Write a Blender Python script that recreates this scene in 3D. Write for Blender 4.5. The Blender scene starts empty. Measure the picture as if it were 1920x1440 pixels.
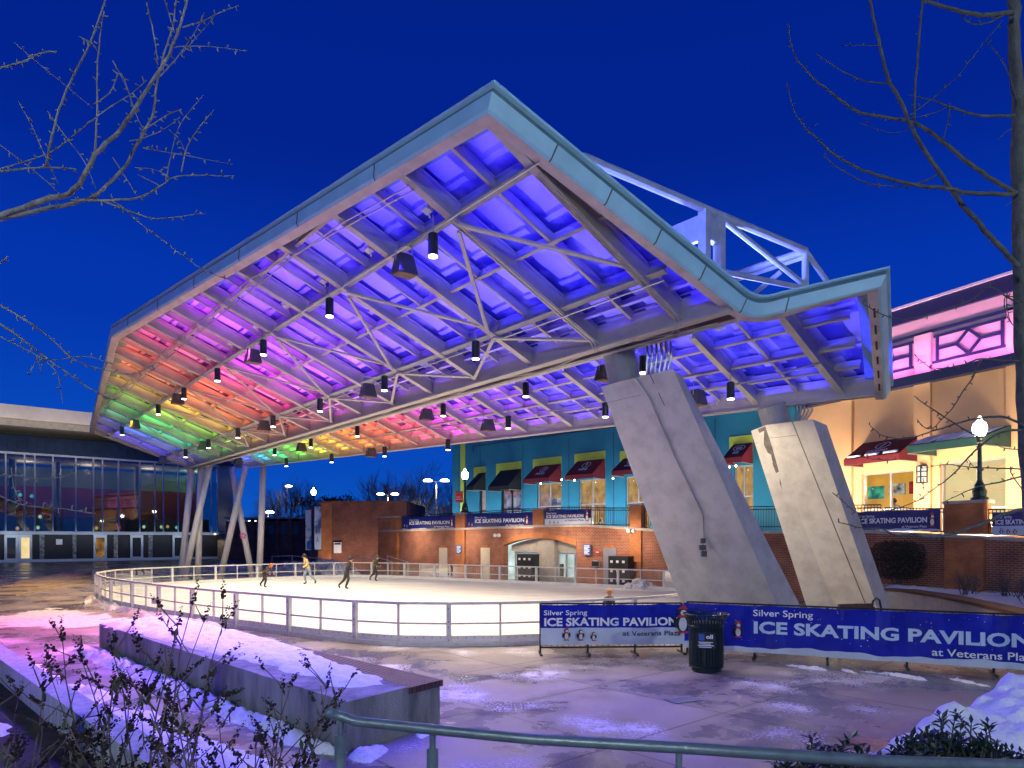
import bpy, bmesh, math, random
import numpy as np
from mathutils import Vector, noise as mnoise
R = math.radians
C = bpy.context.scene.collection
sc = bpy.context.scene

# ---- tuning
SKY = ((0.0, (.004, .10, .53)), (1.0, (0, .006, .13)), (.12, (.002, .066, .49)), (.30, (.001, .036, .42)), (.50, (.0005, .017, .27)))
LIGHT_W = 62; DOWN_W = 440; PINK_W = 62; WARM_W = 300; TEAL_W = 120; PLAZA_W = 24000; THROW_W = 2400
# ------------------------------------------------------------------ camera, sky, exposure
cam_d = bpy.data.cameras.new("camera"); cam = bpy.data.objects.new("camera", cam_d); C.objects.link(cam)
cam.location = (0, 0, 2.5); cam.rotation_euler = (R(90), 0, 0)
cam_d.sensor_width = 36; cam_d.lens = 24; cam_d.shift_y = 290 / 1920
cam_d.clip_start = 0.05; cam_d.clip_end = 3000
sc.camera = cam
sc.view_settings.view_transform = 'Standard'; sc.view_settings.look = 'None'
sc.view_settings.exposure = 0; sc.view_settings.gamma = 1
w = bpy.data.worlds.new("World"); sc.world = w; w.use_nodes = True
nt = w.node_tree; bgn = nt.nodes["Background"]
# dusk sky twenty minutes after sunset: deep blue overhead, paler towards the horizon
wtc = nt.nodes.new("ShaderNodeTexCoord"); wsp = nt.nodes.new("ShaderNodeSeparateXYZ"); nt.links.new(wtc.outputs["Generated"], wsp.inputs[0])
ramp = nt.nodes.new("ShaderNodeValToRGB"); nt.links.new(wsp.outputs[2], ramp.inputs[0]); ramp.color_ramp.interpolation = 'EASE'
el = ramp.color_ramp.elements
for i, (p, c) in enumerate(SKY):
    e = el[i] if i < 2 else el.new(p)
    e.position = p; e.color = c + (1,)
nt.links.new(ramp.outputs[0], bgn.inputs[0]); bgn.inputs[1].default_value = 1.0
try:
    sc.cycles.use_denoising = True; sc.cycles.max_bounces = 8; sc.cycles.diffuse_bounces = 4
    sc.cycles.transparent_max_bounces = 16; sc.cycles.sample_clamp_indirect = 6
    sc.cycles.caustics_reflective = False; sc.cycles.caustics_refractive = False
except Exception: pass

# ------------------------------------------------------------------ geometry helpers
F, CX, HZ, EYE = 1280.0, 960.0, 1010.0, 2.5
def V(*a): return Vector(a)
def at(px, py, d): return Vector(((px - CX) / F * d, d, EYE - (py - HZ) * d / F))
def zat(py, d): return EYE - (py - HZ) * d / F
def gnd(px, py, z=0.0):
    d = (EYE - z) * F / (py - HZ); return Vector(((px - CX) / F * d, d, z))
class Line:                                  # a vertical plane, by a plan line
    def __init__(s, P, D): s.P = Vector(P); s.D = Vector((D[0], D[1], 0)).normalized(); s.N = Vector((s.D.y, -s.D.x, 0)); s.N = s.N if s.N.dot(s.P) < 0 else -s.N
    def t(s, px):
        k = (px - CX) / F
        return (k * s.P.y - s.P.x) / (s.D.x - k * s.D.y)
    def p(s, t, z=0, o=0): return Vector((s.P.x + s.D.x * t + s.N.x * o, s.P.y + s.D.y * t + s.N.y * o, z))
    def at(s, px, py, o=0):
        q = s.p(s.t(px), 0, 0); return Vector((q.x + s.N.x * o, q.y + s.N.y * o, zat(py, q.y)))
    def dep(s, px): return s.p(s.t(px)).y

class MB:
    def __init__(s): s.v = []; s.f = []; s.m = []; s.sm = False
    def poly(s, pts, m=0):
        n = len(s.v); s.v += [Vector(p) for p in pts]; s.f.append(tuple(range(n, n + len(pts)))); s.m.append(m); return s
    def hexa(s, b, t, m=0):
        n = len(s.v); k = len(b); s.v += [Vector(p) for p in b] + [Vector(p) for p in t]
        s.f.append(tuple(n + i for i in reversed(range(k)))); s.f.append(tuple(n + k + i for i in range(k)))
        for i in range(k): j = (i + 1) % k; s.f.append((n + i, n + j, n + k + j, n + k + i))
        s.m += [m] * (k + 2); return s
    def prism(s, pts, ext, m=0): return s.hexa(pts, [Vector(p) + Vector(ext) for p in pts], m)
    def box(s, lo, hi, m=0):
        x0, y0, z0 = lo; x1, y1, z1 = hi
        return s.hexa([(x0, y0, z0), (x1, y0, z0), (x1, y1, z0), (x0, y1, z0)], [(x0, y0, z1), (x1, y0, z1), (x1, y1, z1), (x0, y1, z1)], m)
    def obox(s, c, X, Y, Z, m=0):
        c = Vector(c); X = Vector(X); Y = Vector(Y); Z = Vector(Z)
        return s.hexa([c - X - Y - Z, c + X - Y - Z, c + X + Y - Z, c - X + Y - Z], [c - X - Y + Z, c + X - Y + Z, c + X + Y + Z, c - X + Y + Z], m)
    def beam(s, p, q, wd, h, up=(0, 0, 1), m=0):
        p = Vector(p); q = Vector(q); d = (q - p)
        if d.length < 1e-6: return s
        up = Vector(up); sd = d.cross(up)
        if sd.length < 1e-6: sd = d.cross(Vector((1, 0, 0)))
        sd.normalize(); u = sd.cross(d).normalized()
        return s.obox((p + q) / 2, d / 2, sd * wd / 2, u * h / 2, m)
    def ibeam(s, p, q, wd, h, up, tw=.03, tf=.03, m=0, mf=None):   # p,q at the underside of the bottom flange
        p = Vector(p); q = Vector(q); d = (q - p); up = Vector(up); sd = d.cross(up).normalized(); u = sd.cross(d).normalized()
        mf = m if mf is None else mf
        s.beam(p + u * tf / 2, q + u * tf / 2, wd, tf, up, mf); s.beam(p + u * (h / 2), q + u * (h / 2), tw, h - 2 * tf - .002, up, m)
        return s.beam(p + u * (h - tf / 2), q + u * (h - tf / 2), wd, tf, up, m)
    def tube(s, pts, r, n=8, m=0, cap=True):
        pts = [Vector(p) for p in pts]; k = len(pts); rs = r if isinstance(r, (list, tuple)) else [r] * k
        base = len(s.v); ref = None
        for i, p in enumerate(pts):
            d = (pts[min(i + 1, k - 1)] - pts[max(i - 1, 0)])
            d = d.normalized() if d.length > 1e-9 else Vector((0, 0, 1))
            if ref is None: ref = d.orthogonal().normalized()
            ref = (ref - d * ref.dot(d)); ref = ref.normalized() if ref.length > 1e-6 else d.orthogonal().normalized()
            b = d.cross(ref)
            for j in range(n):
                a = 2 * math.pi * j / n; s.v.append(p + (ref * math.cos(a) + b * math.sin(a)) * rs[i])
        for i in range(k - 1):
            for j in range(n):
                j2 = (j + 1) % n; s.f.append((base + i * n + j, base + i * n + j2, base + (i + 1) * n + j2, base + (i + 1) * n + j)); s.m.append(m)
        if cap:
            s.f.append(tuple(base + j for j in reversed(range(n)))); s.f.append(tuple(base + (k - 1) * n + j for j in range(n))); s.m += [m, m]
        return s
    def lathe(s, c, prof, n=16, m=0, sx=1, sy=1, rot=0):
        c = Vector(c); base = len(s.v); k = len(prof)
        for r, z in prof:
            for j in range(n):
                a = 2 * math.pi * j / n + rot; s.v.append(c + Vector((math.cos(a) * r * sx, math.sin(a) * r * sy, z)))
        for i in range(k - 1):
            for j in range(n):
                j2 = (j + 1) % n; s.f.append((base + i * n + j, base + i * n + j2, base + (i + 1) * n + j2, base + (i + 1) * n + j)); s.m.append(m)
        s.f.append(tuple(base + j for j in reversed(range(n)))); s.f.append(tuple(base + (k - 1) * n + j for j in range(n))); s.m += [m, m]
        return s
    def text(s, txt, o, X, Y, size, m=0, bold=0.0, align='LEFT', width=None, off=.004, N=None, fn=None):
        vs, fs = glyphs(txt, bold, align)
        o = Vector(o); X = Vector(X).normalized(); Y = Vector(Y).normalized(); Nn = X.cross(Y).normalized() if N is None else Vector(N)
        kx = size
        if width:
            x0 = min(v[0] for v in vs); x1 = max(v[0] for v in vs); kx = width / (x1 - x0)
        n = len(s.v)
        for v in vs:
            p = o + X * v[0] * kx + Y * v[1] * size + Nn * off
            s.v.append(fn(p) if fn else p)
        for f in fs: s.f.append(tuple(n + i for i in f)); s.m.append(m)
        return s
    def build(s, name, mats, parent=None, loc=None, smooth=False):
        me = bpy.data.meshes.new(name)
        if parent is not None:
            org = Vector(parent.get('_o', (0, 0, 0))); loc = Vector((0, 0, 0))
        else:
            org = Vector(loc) if loc is not None else (Vector(s.base()) if s.v else Vector((0, 0, 0))); loc = org
        me.from_pydata([tuple(v - org) for v in s.v], [], s.f)
        mats = mats if isinstance(mats, (list, tuple)) else [mats]
        for mt in mats: me.materials.append(mt)
        me.polygons.foreach_set("material_index", [min(i, len(mats) - 1) for i in s.m])
        if smooth or s.sm: me.polygons.foreach_set("use_smooth", [True] * len(me.polygons))
        uv = me.uv_layers.new(name="UVMap"); dat = [0.0] * (2 * len(me.loops)); vs = me.vertices
        for p in me.polygons:
            nx, ny, nz = p.normal
            for li in p.loop_indices:
                co = vs[me.loops[li].vertex_index].co + org
                if abs(nz) > .8: dat[2 * li] = co.x; dat[2 * li + 1] = co.y
                else:
                    l = math.hypot(nx, ny) or 1; dat[2 * li] = (-ny * co.x + nx * co.y) / l; dat[2 * li + 1] = co.z
        uv.data.foreach_set("uv", dat)
        o = bpy.data.objects.new(name, me); C.objects.link(o)
        o['_o'] = tuple(org)
        if parent is not None: o.parent = parent
        else: o.location = loc
        return o
    def base(s):
        xs = [v.x for v in s.v]; ys = [v.y for v in s.v]; zs = [v.z for v in s.v]
        return ((min(xs) + max(xs)) / 2, (min(ys) + max(ys)) / 2, min(zs))

_gl = {}
def glyphs(txt, bold, align):
    k = (txt, bold, align)
    if k not in _gl:
        cu = bpy.data.curves.new("lettering", 'FONT'); cu.body = txt; cu.size = 1; cu.offset = bold; cu.align_x = align; cu.resolution_u = 3; cu.fill_mode = 'FRONT' if hasattr(cu, 'fill_mode') else cu.fill_mode
        o = bpy.data.objects.new("lettering", cu); me = bpy.data.meshes.new_from_object(o)
        vs = [tuple(v.co) for v in me.vertices]
        fs = [tuple(p.vertices) for p in me.polygons if abs(p.normal.z) > .5]
        _gl[k] = (vs, fs); bpy.data.objects.remove(o); bpy.data.meshes.remove(me); bpy.data.curves.remove(cu)
    return _gl[k]

def tag(o, label=None, cat=None, group=None, kind=None):
    if label: o['label'] = label
    if cat: o['category'] = cat
    if group: o['group'] = group
    if kind: o['kind'] = kind
    return o
def thing(name, label, cat, loc, group=None):
    o = bpy.data.objects.new(name, None); C.objects.link(o); o.location = loc; o['_o'] = tuple(loc); o.empty_display_size = .2
    return tag(o, label, cat, group)
def dup(o, loc, label=None, rz=None, parent=None):
    c = o.copy(); C.objects.link(c)
    if parent is None:
        c.location = loc
        if rz is not None: c.rotation_euler = (0, 0, rz)
        if label: c['label'] = label
    else: c.parent = parent
    for ch in list(o.children): dup(ch, None, parent=c)
    return c
ORD = "first second third fourth fifth sixth seventh eighth ninth tenth eleventh twelfth thirteenth fourteenth fifteenth sixteenth seventeenth eighteenth nineteenth twentieth".split()
ORD += ["twenty-" + o for o in ORD[:9]] + ["thirtieth"] + ["thirty-" + o for o in ORD[:9]] + ["fortieth"] + ["forty-" + o for o in ORD[:9]]

# ------------------------------------------------------------------ materials
def rgb(h):
    h = h.lstrip('#'); c = [int(h[i:i + 2], 16) / 255 for i in (0, 2, 4)]
    return tuple(x / 12.92 if x <= .04045 else ((x + .055) / 1.055) ** 2.4 for x in c) + (1,)
def lin(r, g, b): return (r, g, b, 1)
def mat(name, col, rough=.6, metal=0, var=.15, scale=3, bump=0, bscale=30, col2=None, emit=0, spec=.5, stretch=(1, 1, 1), contrast=(.3, .7), rvar=0, trans=0):
    m = bpy.data.materials.new(name); m.use_nodes = True; t = m.node_tree; N = t.nodes; L = t.links
    b = N["Principled BSDF"]; b.inputs["Roughness"].default_value = rough; b.inputs["Metallic"].default_value = metal
    b.inputs["Specular IOR Level"].default_value = spec
    geo = N.new("ShaderNodeNewGeometry"); mp = N.new("ShaderNodeMapping"); mp.inputs["Scale"].default_value = stretch
    L.new(geo.outputs["Position"], mp.inputs[0])
    nz = N.new("ShaderNodeTexNoise"); nz.inputs["Scale"].default_value = scale; nz.inputs["Detail"].default_value = 6; nz.inputs["Roughness"].default_value = .62
    L.new(mp.outputs[0], nz.inputs[0])
    mr = N.new("ShaderNodeMapRange"); mr.inputs[1].default_value = contrast[0]; mr.inputs[2].default_value = contrast[1]; L.new(nz.outputs[0], mr.inputs[0])
    mx = N.new("ShaderNodeMix"); mx.data_type = 'RGBA'; L.new(mr.outputs[0], mx.inputs[0])
    c2 = col2 or tuple(min(1, x * (1 + var)) for x in col[:3]) + (1,)
    c1 = col if col2 else tuple(x * (1 - var) for x in col[:3]) + (1,)
    mx.inputs[6].default_value = c1; mx.inputs[7].default_value = c2
    L.new(mx.outputs[2], b.inputs["Base Color"])
    if rvar:
        rr = N.new("ShaderNodeMapRange"); rr.inputs[1].default_value = .3; rr.inputs[2].default_value = .7; rr.inputs[3].default_value = max(.02, rough - rvar); rr.inputs[4].default_value = min(1, rough + rvar)
        L.new(nz.outputs[0], rr.inputs[0]); L.new(rr.outputs[0], b.inputs["Roughness"])
    if bump:
        n2 = N.new("ShaderNodeTexNoise"); n2.inputs["Scale"].default_value = bscale; n2.inputs["Detail"].default_value = 5; L.new(geo.outputs["Position"], n2.inputs[0])
        bp = N.new("ShaderNodeBump"); bp.inputs["Strength"].default_value = bump; bp.inputs["Distance"].default_value = .02; L.new(n2.outputs[0], bp.inputs["Height"]); L.new(bp.outputs[0], b.inputs["Normal"])
    if emit: L.new(mx.outputs[2], b.inputs["Emission Color"]); b.inputs["Emission Strength"].default_value = emit
    m['mx'] = 1
    return m
def brick(name, c1, c2, mortar, bw=.22, bh=.075, ms=.012, rough=.85):
    m = bpy.data.materials.new(name); m.use_nodes = True; t = m.node_tree; N = t.nodes; L = t.links; b = N["Principled BSDF"]; b.inputs["Roughness"].default_value = rough
    uv = N.new("ShaderNodeUVMap"); br = N.new("ShaderNodeTexBrick"); br.inputs["Scale"].default_value = 1; br.inputs["Brick Width"].default_value = bw; br.inputs["Row Height"].default_value = bh
    br.inputs["Mortar Size"].default_value = ms; br.inputs["Mortar Smooth"].default_value = .1; br.inputs["Color1"].default_value = c1; br.inputs["Color2"].default_value = c2; br.inputs["Mortar"].default_value = mortar
    L.new(uv.outputs[0], br.inputs[0])
    nz = N.new("ShaderNodeTexNoise"); nz.inputs["Scale"].default_value = 1.2; nz.inputs["Detail"].default_value = 6; geo = N.new("ShaderNodeNewGeometry"); L.new(geo.outputs["Position"], nz.inputs[0])
    mr = N.new("ShaderNodeMapRange"); mr.inputs[1].default_value = .3; mr.inputs[2].default_value = .7; mr.inputs[3].default_value = .65; mr.inputs[4].default_value = 1.25; L.new(nz.outputs[0], mr.inputs[0])
    mx = N.new("ShaderNodeMix"); mx.data_type = 'RGBA'; mx.blend_type = 'MULTIPLY'; mx.inputs[0].default_value = 1; L.new(br.outputs[0], mx.inputs[6]); L.new(mr.outputs[0], mx.inputs[7]); L.new(mx.outputs[2], b.inputs["Base Color"])
    bp = N.new("ShaderNodeBump"); bp.inputs["Strength"].default_value = .4; bp.inputs["Distance"].default_value = .01; L.new(br.outputs[1], bp.inputs["Height"]); bp.invert = True; L.new(bp.outputs[0], b.inputs["Normal"])
    return m
def emit(name, col, s, noise=0, scale=3):
    m = bpy.data.materials.new(name); m.use_nodes = True; t = m.node_tree; N = t.nodes; L = t.links; N.remove(N["Principled BSDF"])
    e = N.new("ShaderNodeEmission"); e.inputs[0].default_value = col; e.inputs[1].default_value = s; L.new(e.outputs[0], N["Material Output"].inputs[0])
    if noise:
        geo = N.new("ShaderNodeNewGeometry"); nz = N.new("ShaderNodeTexNoise"); nz.inputs["Scale"].default_value = scale; nz.inputs["Detail"].default_value = 4; L.new(geo.outputs["Position"], nz.inputs[0])
        mr = N.new("ShaderNodeMapRange"); mr.inputs[1].default_value = .35; mr.inputs[2].default_value = .65; mr.inputs[3].default_value = s * (1 - noise); mr.inputs[4].default_value = s * (1 + noise); L.new(nz.outputs[0], mr.inputs[0]); L.new(mr.outputs[0], e.inputs[1])
    return m
def glass(name, tint, refl=.12, rough=.02, fk=.6):
    m = bpy.data.materials.new(name); m.use_nodes = True; t = m.node_tree; N = t.nodes; L = t.links; N.remove(N["Principled BSDF"])
    tr = N.new("ShaderNodeBsdfTransparent"); tr.inputs[0].default_value = tint; gl = N.new("ShaderNodeBsdfGlossy"); gl.inputs["Roughness"].default_value = rough
    lw = N.new("ShaderNodeLayerWeight"); lw.inputs[0].default_value = .35; ad = N.new("ShaderNodeMath"); ad.operation = 'MULTIPLY_ADD'; ad.inputs[1].default_value = fk; ad.inputs[2].default_value = refl; ad.use_clamp = True
    L.new(lw.outputs["Fresnel"], ad.inputs[0])
    mx = N.new("ShaderNodeMixShader"); L.new(ad.outputs[0], mx.inputs[0]); L.new(tr.outputs[0], mx.inputs[1]); L.new(gl.outputs[0], mx.inputs[2]); L.new(mx.outputs[0], N["Material Output"].inputs[0])
    return m
def lightobj(name, kind, loc, power, col, parent=None, target=None, size=.3, size_y=None, spot=None, blend=.5, radius=.1):
    d = bpy.data.lights.new(name, kind); d.energy = power; d.color = col[:3]
    if kind == 'AREA':
        d.size = size
        if size_y: d.shape = 'RECTANGLE'; d.size_y = size_y
    elif kind == 'SPOT': d.spot_size = R(spot or 90); d.spot_blend = blend; d.shadow_soft_size = radius
    else: d.shadow_soft_size = radius
    o = bpy.data.objects.new(name, d); C.objects.link(o)
    loc = Vector(loc)
    if target is not None: o.rotation_euler = (Vector(target) - loc).to_track_quat('-Z', 'Y').to_euler()
    if parent is not None: o.parent = parent; o.location = loc - Vector(parent.get('_o', (0, 0, 0)))
    else: o.location = loc
    return o

M = {}
M['steel'] = mat('painted_steel', lin(.47, .44, .41), .45, 0, .1, 2.5, .05, 60)
M['steel_grey'] = mat('grey_steel', lin(.27, .28, .30), .5, 0, .15, 3)
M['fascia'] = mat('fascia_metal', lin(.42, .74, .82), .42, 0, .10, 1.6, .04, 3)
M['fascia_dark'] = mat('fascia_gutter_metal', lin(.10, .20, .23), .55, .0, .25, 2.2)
M['lip'] = mat('fascia_soffit', lin(.58, .50, .45), .6, 0, .2, 2.5)
M['dark'] = mat('dark_soffit', lin(.12, .115, .11), .7, 0, .2, 4)
M['black'] = mat('black_metal', lin(.018, .022, .026), .35, .2, .2, 8)
M['speaker'] = mat('speaker_casing', lin(.05, .055, .07), .45, 0, .3, 8)
M['conduit'] = mat('galvanised_conduit', lin(.45, .46, .47), .35, .7, .1, 6)
M['white'] = mat('white_paint', lin(.75, .75, .74), .5, 0, .08, 5)
M['cream_steel'] = mat('white_column_paint', lin(.72, .70, .68), .5, 0, .1, 2.2, stretch=(1, 1, .4))
M['alu'] = mat('aluminium', lin(.55, .55, .56), .35, .6, .12, 6)
M['ice'] = mat('ice', lin(.50, .50, .49), .4, 0, 0, 2.6, .08, 9, col2=lin(.80, .80, .79), stretch=(.22, 2.2, 1), contrast=(.3, .6))
M['kick'] = mat('white_kickboard', lin(.72, .71, .70), .4, 0, .1, 4)
M['rinkframe'] = mat('rink_frame', lin(.66, .65, .64), .4, .15, .12, 5)
M['clear'] = glass('clear_panel', lin(.93, .94, .94), .015)
M['shopglass'] = glass('shop_glass', lin(.92, .93, .92), .008, .02, .25)
M['snow'] = mat('snow', lin(.62, .64, .68), .8, 0, 0, 9, .9, 38, col2=lin(.84, .86, .90), contrast=(.25, .5))
M['dirty_snow'] = mat('trodden_snow', lin(.62, .63, .66), .8, 0, .3, 7, .7, 22)
M['green_metal'] = mat('dark_green_metal', lin(.008, .030, .026), .3, .2, .2, 10)
M['rail_paint'] = mat('blue_grey_rail', lin(.15, .20, .23), .35, .3, .25, 14, .1, 120)
M['railblack'] = mat('black_railing', lin(.010, .014, .016), .4, .2, .2, 8)
M['navy'] = mat('navy_paint', lin(.016, .022, .085), .55, 0, .15, 2)
M['teal'] = mat('teal_stucco', lin(.008, .17, .27), .8, 0, .12, .8, .1, 40)
M['lime'] = mat('lime_paint', lin(.42, .56, .07), .7, 0, .08, 2)
M['orange'] = mat('orange_stucco', lin(.78, .46, .22), .8, 0, .07, .7, .1, 40)
M['pinkwall'] = mat('pale_stucco', lin(.74, .55, .50), .8, 0, .07, .8, .1, 40)
M['brick'] = brick('red_brick', lin(.34, .080, .038), lin(.22, .052, .028), lin(.36, .22, .15), ms=.014)
M['brick_o'] = brick('orange_brick', lin(.50, .18, .06), lin(.42, .145, .05), lin(.36, .16, .08), ms=.006)
M['brick_d'] = brick('dark_brick', lin(.24, .065, .036), lin(.16, .045, .028), lin(.22, .12, .085))
M['stone'] = mat('stone_ledge', lin(.42, .39, .36), .75, 0, .2, 2.5, .2, 30)
M['concrete'] = mat('concrete_column', lin(.42, .41, .385), .88, 0, 0, 2.3, .8, 55, col2=lin(.62, .60, .565), contrast=(.22, .58))
M['bench_conc'] = mat('weathered_concrete', lin(.13, .135, .13), .85, 0, 0, 2.6, .6, 45, col2=lin(.34, .34, .31), stretch=(1, 1, .25), contrast=(.35, .62))
M['wall_conc'] = mat('board_marked_concrete', lin(.34, .35, .34), .85, 0, 0, 7, .4, 45, col2=lin(.55, .56, .54), stretch=(1.5, 1.5, .12), contrast=(.35, .65))
M['wood'] = mat('bench_wood', lin(.10, .055, .05), .5, 0, .35, 5, .2, 40, stretch=(1, 1, 1))
M['brownwood'] = mat('brown_wood', lin(.12, .06, .035), .55, 0, .3, 6)
M['awn_red'] = mat('maroon_awning', lin(.16, .010, .020), .75, 0, .15, 2)
M['awn_black'] = mat('black_awning', lin(.012, .012, .014), .7, 0, .2, 3)
M['awn_green'] = mat('green_awning', lin(.012, .07, .06), .7, 0, .2, 3)
M['banner_blue'] = mat('blue_vinyl', lin(.008, .020, .40), .25, 0, .3, 2.2, .5, 4, spec=.4)
M['banner_navy'] = mat('navy_vinyl', lin(.012, .018, .17), .35, 0, .25, 3, .1, 5)
M['banner_white'] = mat('white_vinyl', lin(.62, .70, .82), .35, 0, .08, 3)
M['letter'] = mat('white_lettering', lin(.88, .90, .92), .45, 0, .03, 3)
M['letter_blue'] = mat('pale_blue_lettering', lin(.58, .74, .92), .45, 0, .08, 3)
M['letter_navy'] = mat('navy_lettering', lin(.02, .025, .10), .5, 0, .05, 3)
M['red'] = mat('red_paint', lin(.55, .03, .03), .5, 0, .1, 3)
M['pinkmark'] = mat('pink_sticker', lin(.8, .2, .4), .5, 0, .05, 3)
M['signblue'] = mat('blue_sign', lin(.03, .12, .42), .4, 0, .15, 20)
M['cream_door'] = mat('cream_door', lin(.68, .60, .46), .5, 0, .06, 3)
M['grey_door'] = mat('grey_door', lin(.24, .25, .31), .5, 0, .08, 3)
M['soil'] = mat('planter_soil', lin(.05, .04, .03), .95, 0, .4, 6, .5, 20)
M['bark'] = mat('grey_bark', lin(.16, .155, .14), .9, 0, 0, 14, .8, 50, col2=lin(.40, .39, .36), stretch=(1, 1, .4))
M['bark_mid'] = mat('grey_green_bark', lin(.055, .06, .055), .9, 0, 0, 16, .8, 50, col2=lin(.13, .135, .12), stretch=(1, 1, .4))
M['bark_dark'] = mat('dark_bark', lin(.075, .068, .06), .9, 0, .4, 10, .5, 40)
M['bark_far'] = mat('winter_twigs', lin(.10, .085, .085), .9, 0, .3, 4)
M['leaf'] = mat('evergreen_leaf', lin(.012, .032, .012), .4, 0, .5, 9)
M['hedge'] = mat('clipped_hedge_leaf', lin(.020, .030, .018), .7, 0, .5, 9)
M['dry'] = mat('dried_flower', lin(.030, .020, .018), .95, 0, .5, 12)
M['dryleaf'] = mat('withered_leaf', lin(.055, .06, .035), .8, 0, .6, 12)
M['twig'] = mat('shrub_twig', lin(.16, .12, .10), .85, 0, .4, 12)
M['globe'] = emit('lit_globe', lin(1, .97, .88), 14)
M['lampface'] = emit('lit_lamp_lens', lin(1, .95, .85), 9)
M['winlit'] = emit('lit_shop_wall', lin(1, .62, .22), .75, .5, 1.5)
M['winwhite'] = emit('lit_white_room', lin(.75, .95, .92), .85, .25, 1.2)
M['wincream'] = emit('lit_cream_room', lin(1, .78, .38), .9, .12, .8)
M['warmlight'] = emit('warm_bulb', lin(1, .8, .5), 14)
M['skin'] = mat('skin', lin(.52, .30, .21), .6, 0, .05, 4)
M['coat_black'] = mat('black_coat', lin(.022, .022, .026), .8, 0, .3, 9)
M['coat_brown'] = mat('dark_brown_coat', lin(.07, .04, .035), .8, 0, .3, 9)
M['coat_tan'] = mat('tan_coat', lin(.52, .37, .17), .8, 0, .15, 9)
M['coat_olive'] = mat('olive_coat', lin(.10, .095, .05), .8, 0, .25, 9)
M['jean'] = mat('blue_jeans', lin(.20, .25, .33), .85, 0, .2, 9)
M['trouser'] = mat('dark_trousers', lin(.03, .025, .025), .85, 0, .2, 9)
M['knit'] = mat('orange_brown_knit', lin(.42, .17, .05), .9, 0, .35, 22)
M['hair'] = mat('dark_hair', lin(.02, .014, .01), .6, 0, .3, 20)
M['sweater'] = mat('grey_sweater', lin(.34, .31, .27), .9, 0, .2, 12)

# ------------------------------------------------------------------ canopy frame: two parallel tilted roof planes
A = V(3.480, 14.142, 7.0); D = V(-1.4899, 1.7899, 0); Rv = V(-3.0879, -2.9061, 1.5283)
NN = D.cross(Rv).normalized()
if NN.z < 0: NN = -NN
CAM = V(0, 0, 2.5); K2 = 1.15
A2 = CAM + (A - CAM) * K2
def W(i, u, h=0): return A + D * i + Rv * u + NN * h
def B(i, u, h=0): return A2 + D * i + Rv * u + NN * h
def hit(px, py, O, h=0):
    ray = V((px - CX) / F, 1, -(py - HZ) / F); o = O + NN * h - CAM
    t = o.dot(NN) / ray.dot(NN); p = CAM + ray * t
    q = p - O - NN * h
    a11 = D.dot(D); a12 = D.dot(Rv); a22 = Rv.dot(Rv); b1 = q.dot(D); b2 = q.dot(Rv); det = a11 * a22 - a12 * a12
    return (b1 * a22 - b2 * a12) / det, (a11 * b2 - a12 * b1) / det, p
def eave(i):
    return 1.24 + (1.66 - 1.24) * i / 8.3 if i <= 8.3 else 1.66 + (1.16 - 1.66) * (i - 8.3) / 8.3
def near_i(u): return -.5 + .5 * (u + .16) / 1.40        # near edge of the wing
def far_i(u): return 16.0 + .62 * (u + .12) / 1.28
def b2u(i): return K2 * (-.825 + .0415 * (i / K2))       # outer beam, in bay coordinates
PD = .42                                                   # height of panels above flange
canopy = thing('skating_canopy', 'long white steel canopy lit in rainbow colours over the ice rink', 'canopy', (-6, 27, 0))

hh = lambda k: rgb(k)
WCOL = ['2010ff', '2414ff', '3a1cff', '5a20ff', '7a22ff', 'a822ff', 'e01cf0', 'ff1c8a', 'ff4a28', 'ff7a18', 'ffc020', 'a0f030', '38e060', '20e0a0', '3070ff', '4038ff', '5048ff']
BCOL = ['2a28ff', '2418ff', '2c1cff', '4a24ff', '7a2cff', 'b030ff', 'f030d8', 'ff3a78', 'ff5a38', 'ff8424', 'ffb028', 'd8e838', '60f048', '28e890', '28c0f0', '4060ff', '5050ff', '5050ff']

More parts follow.
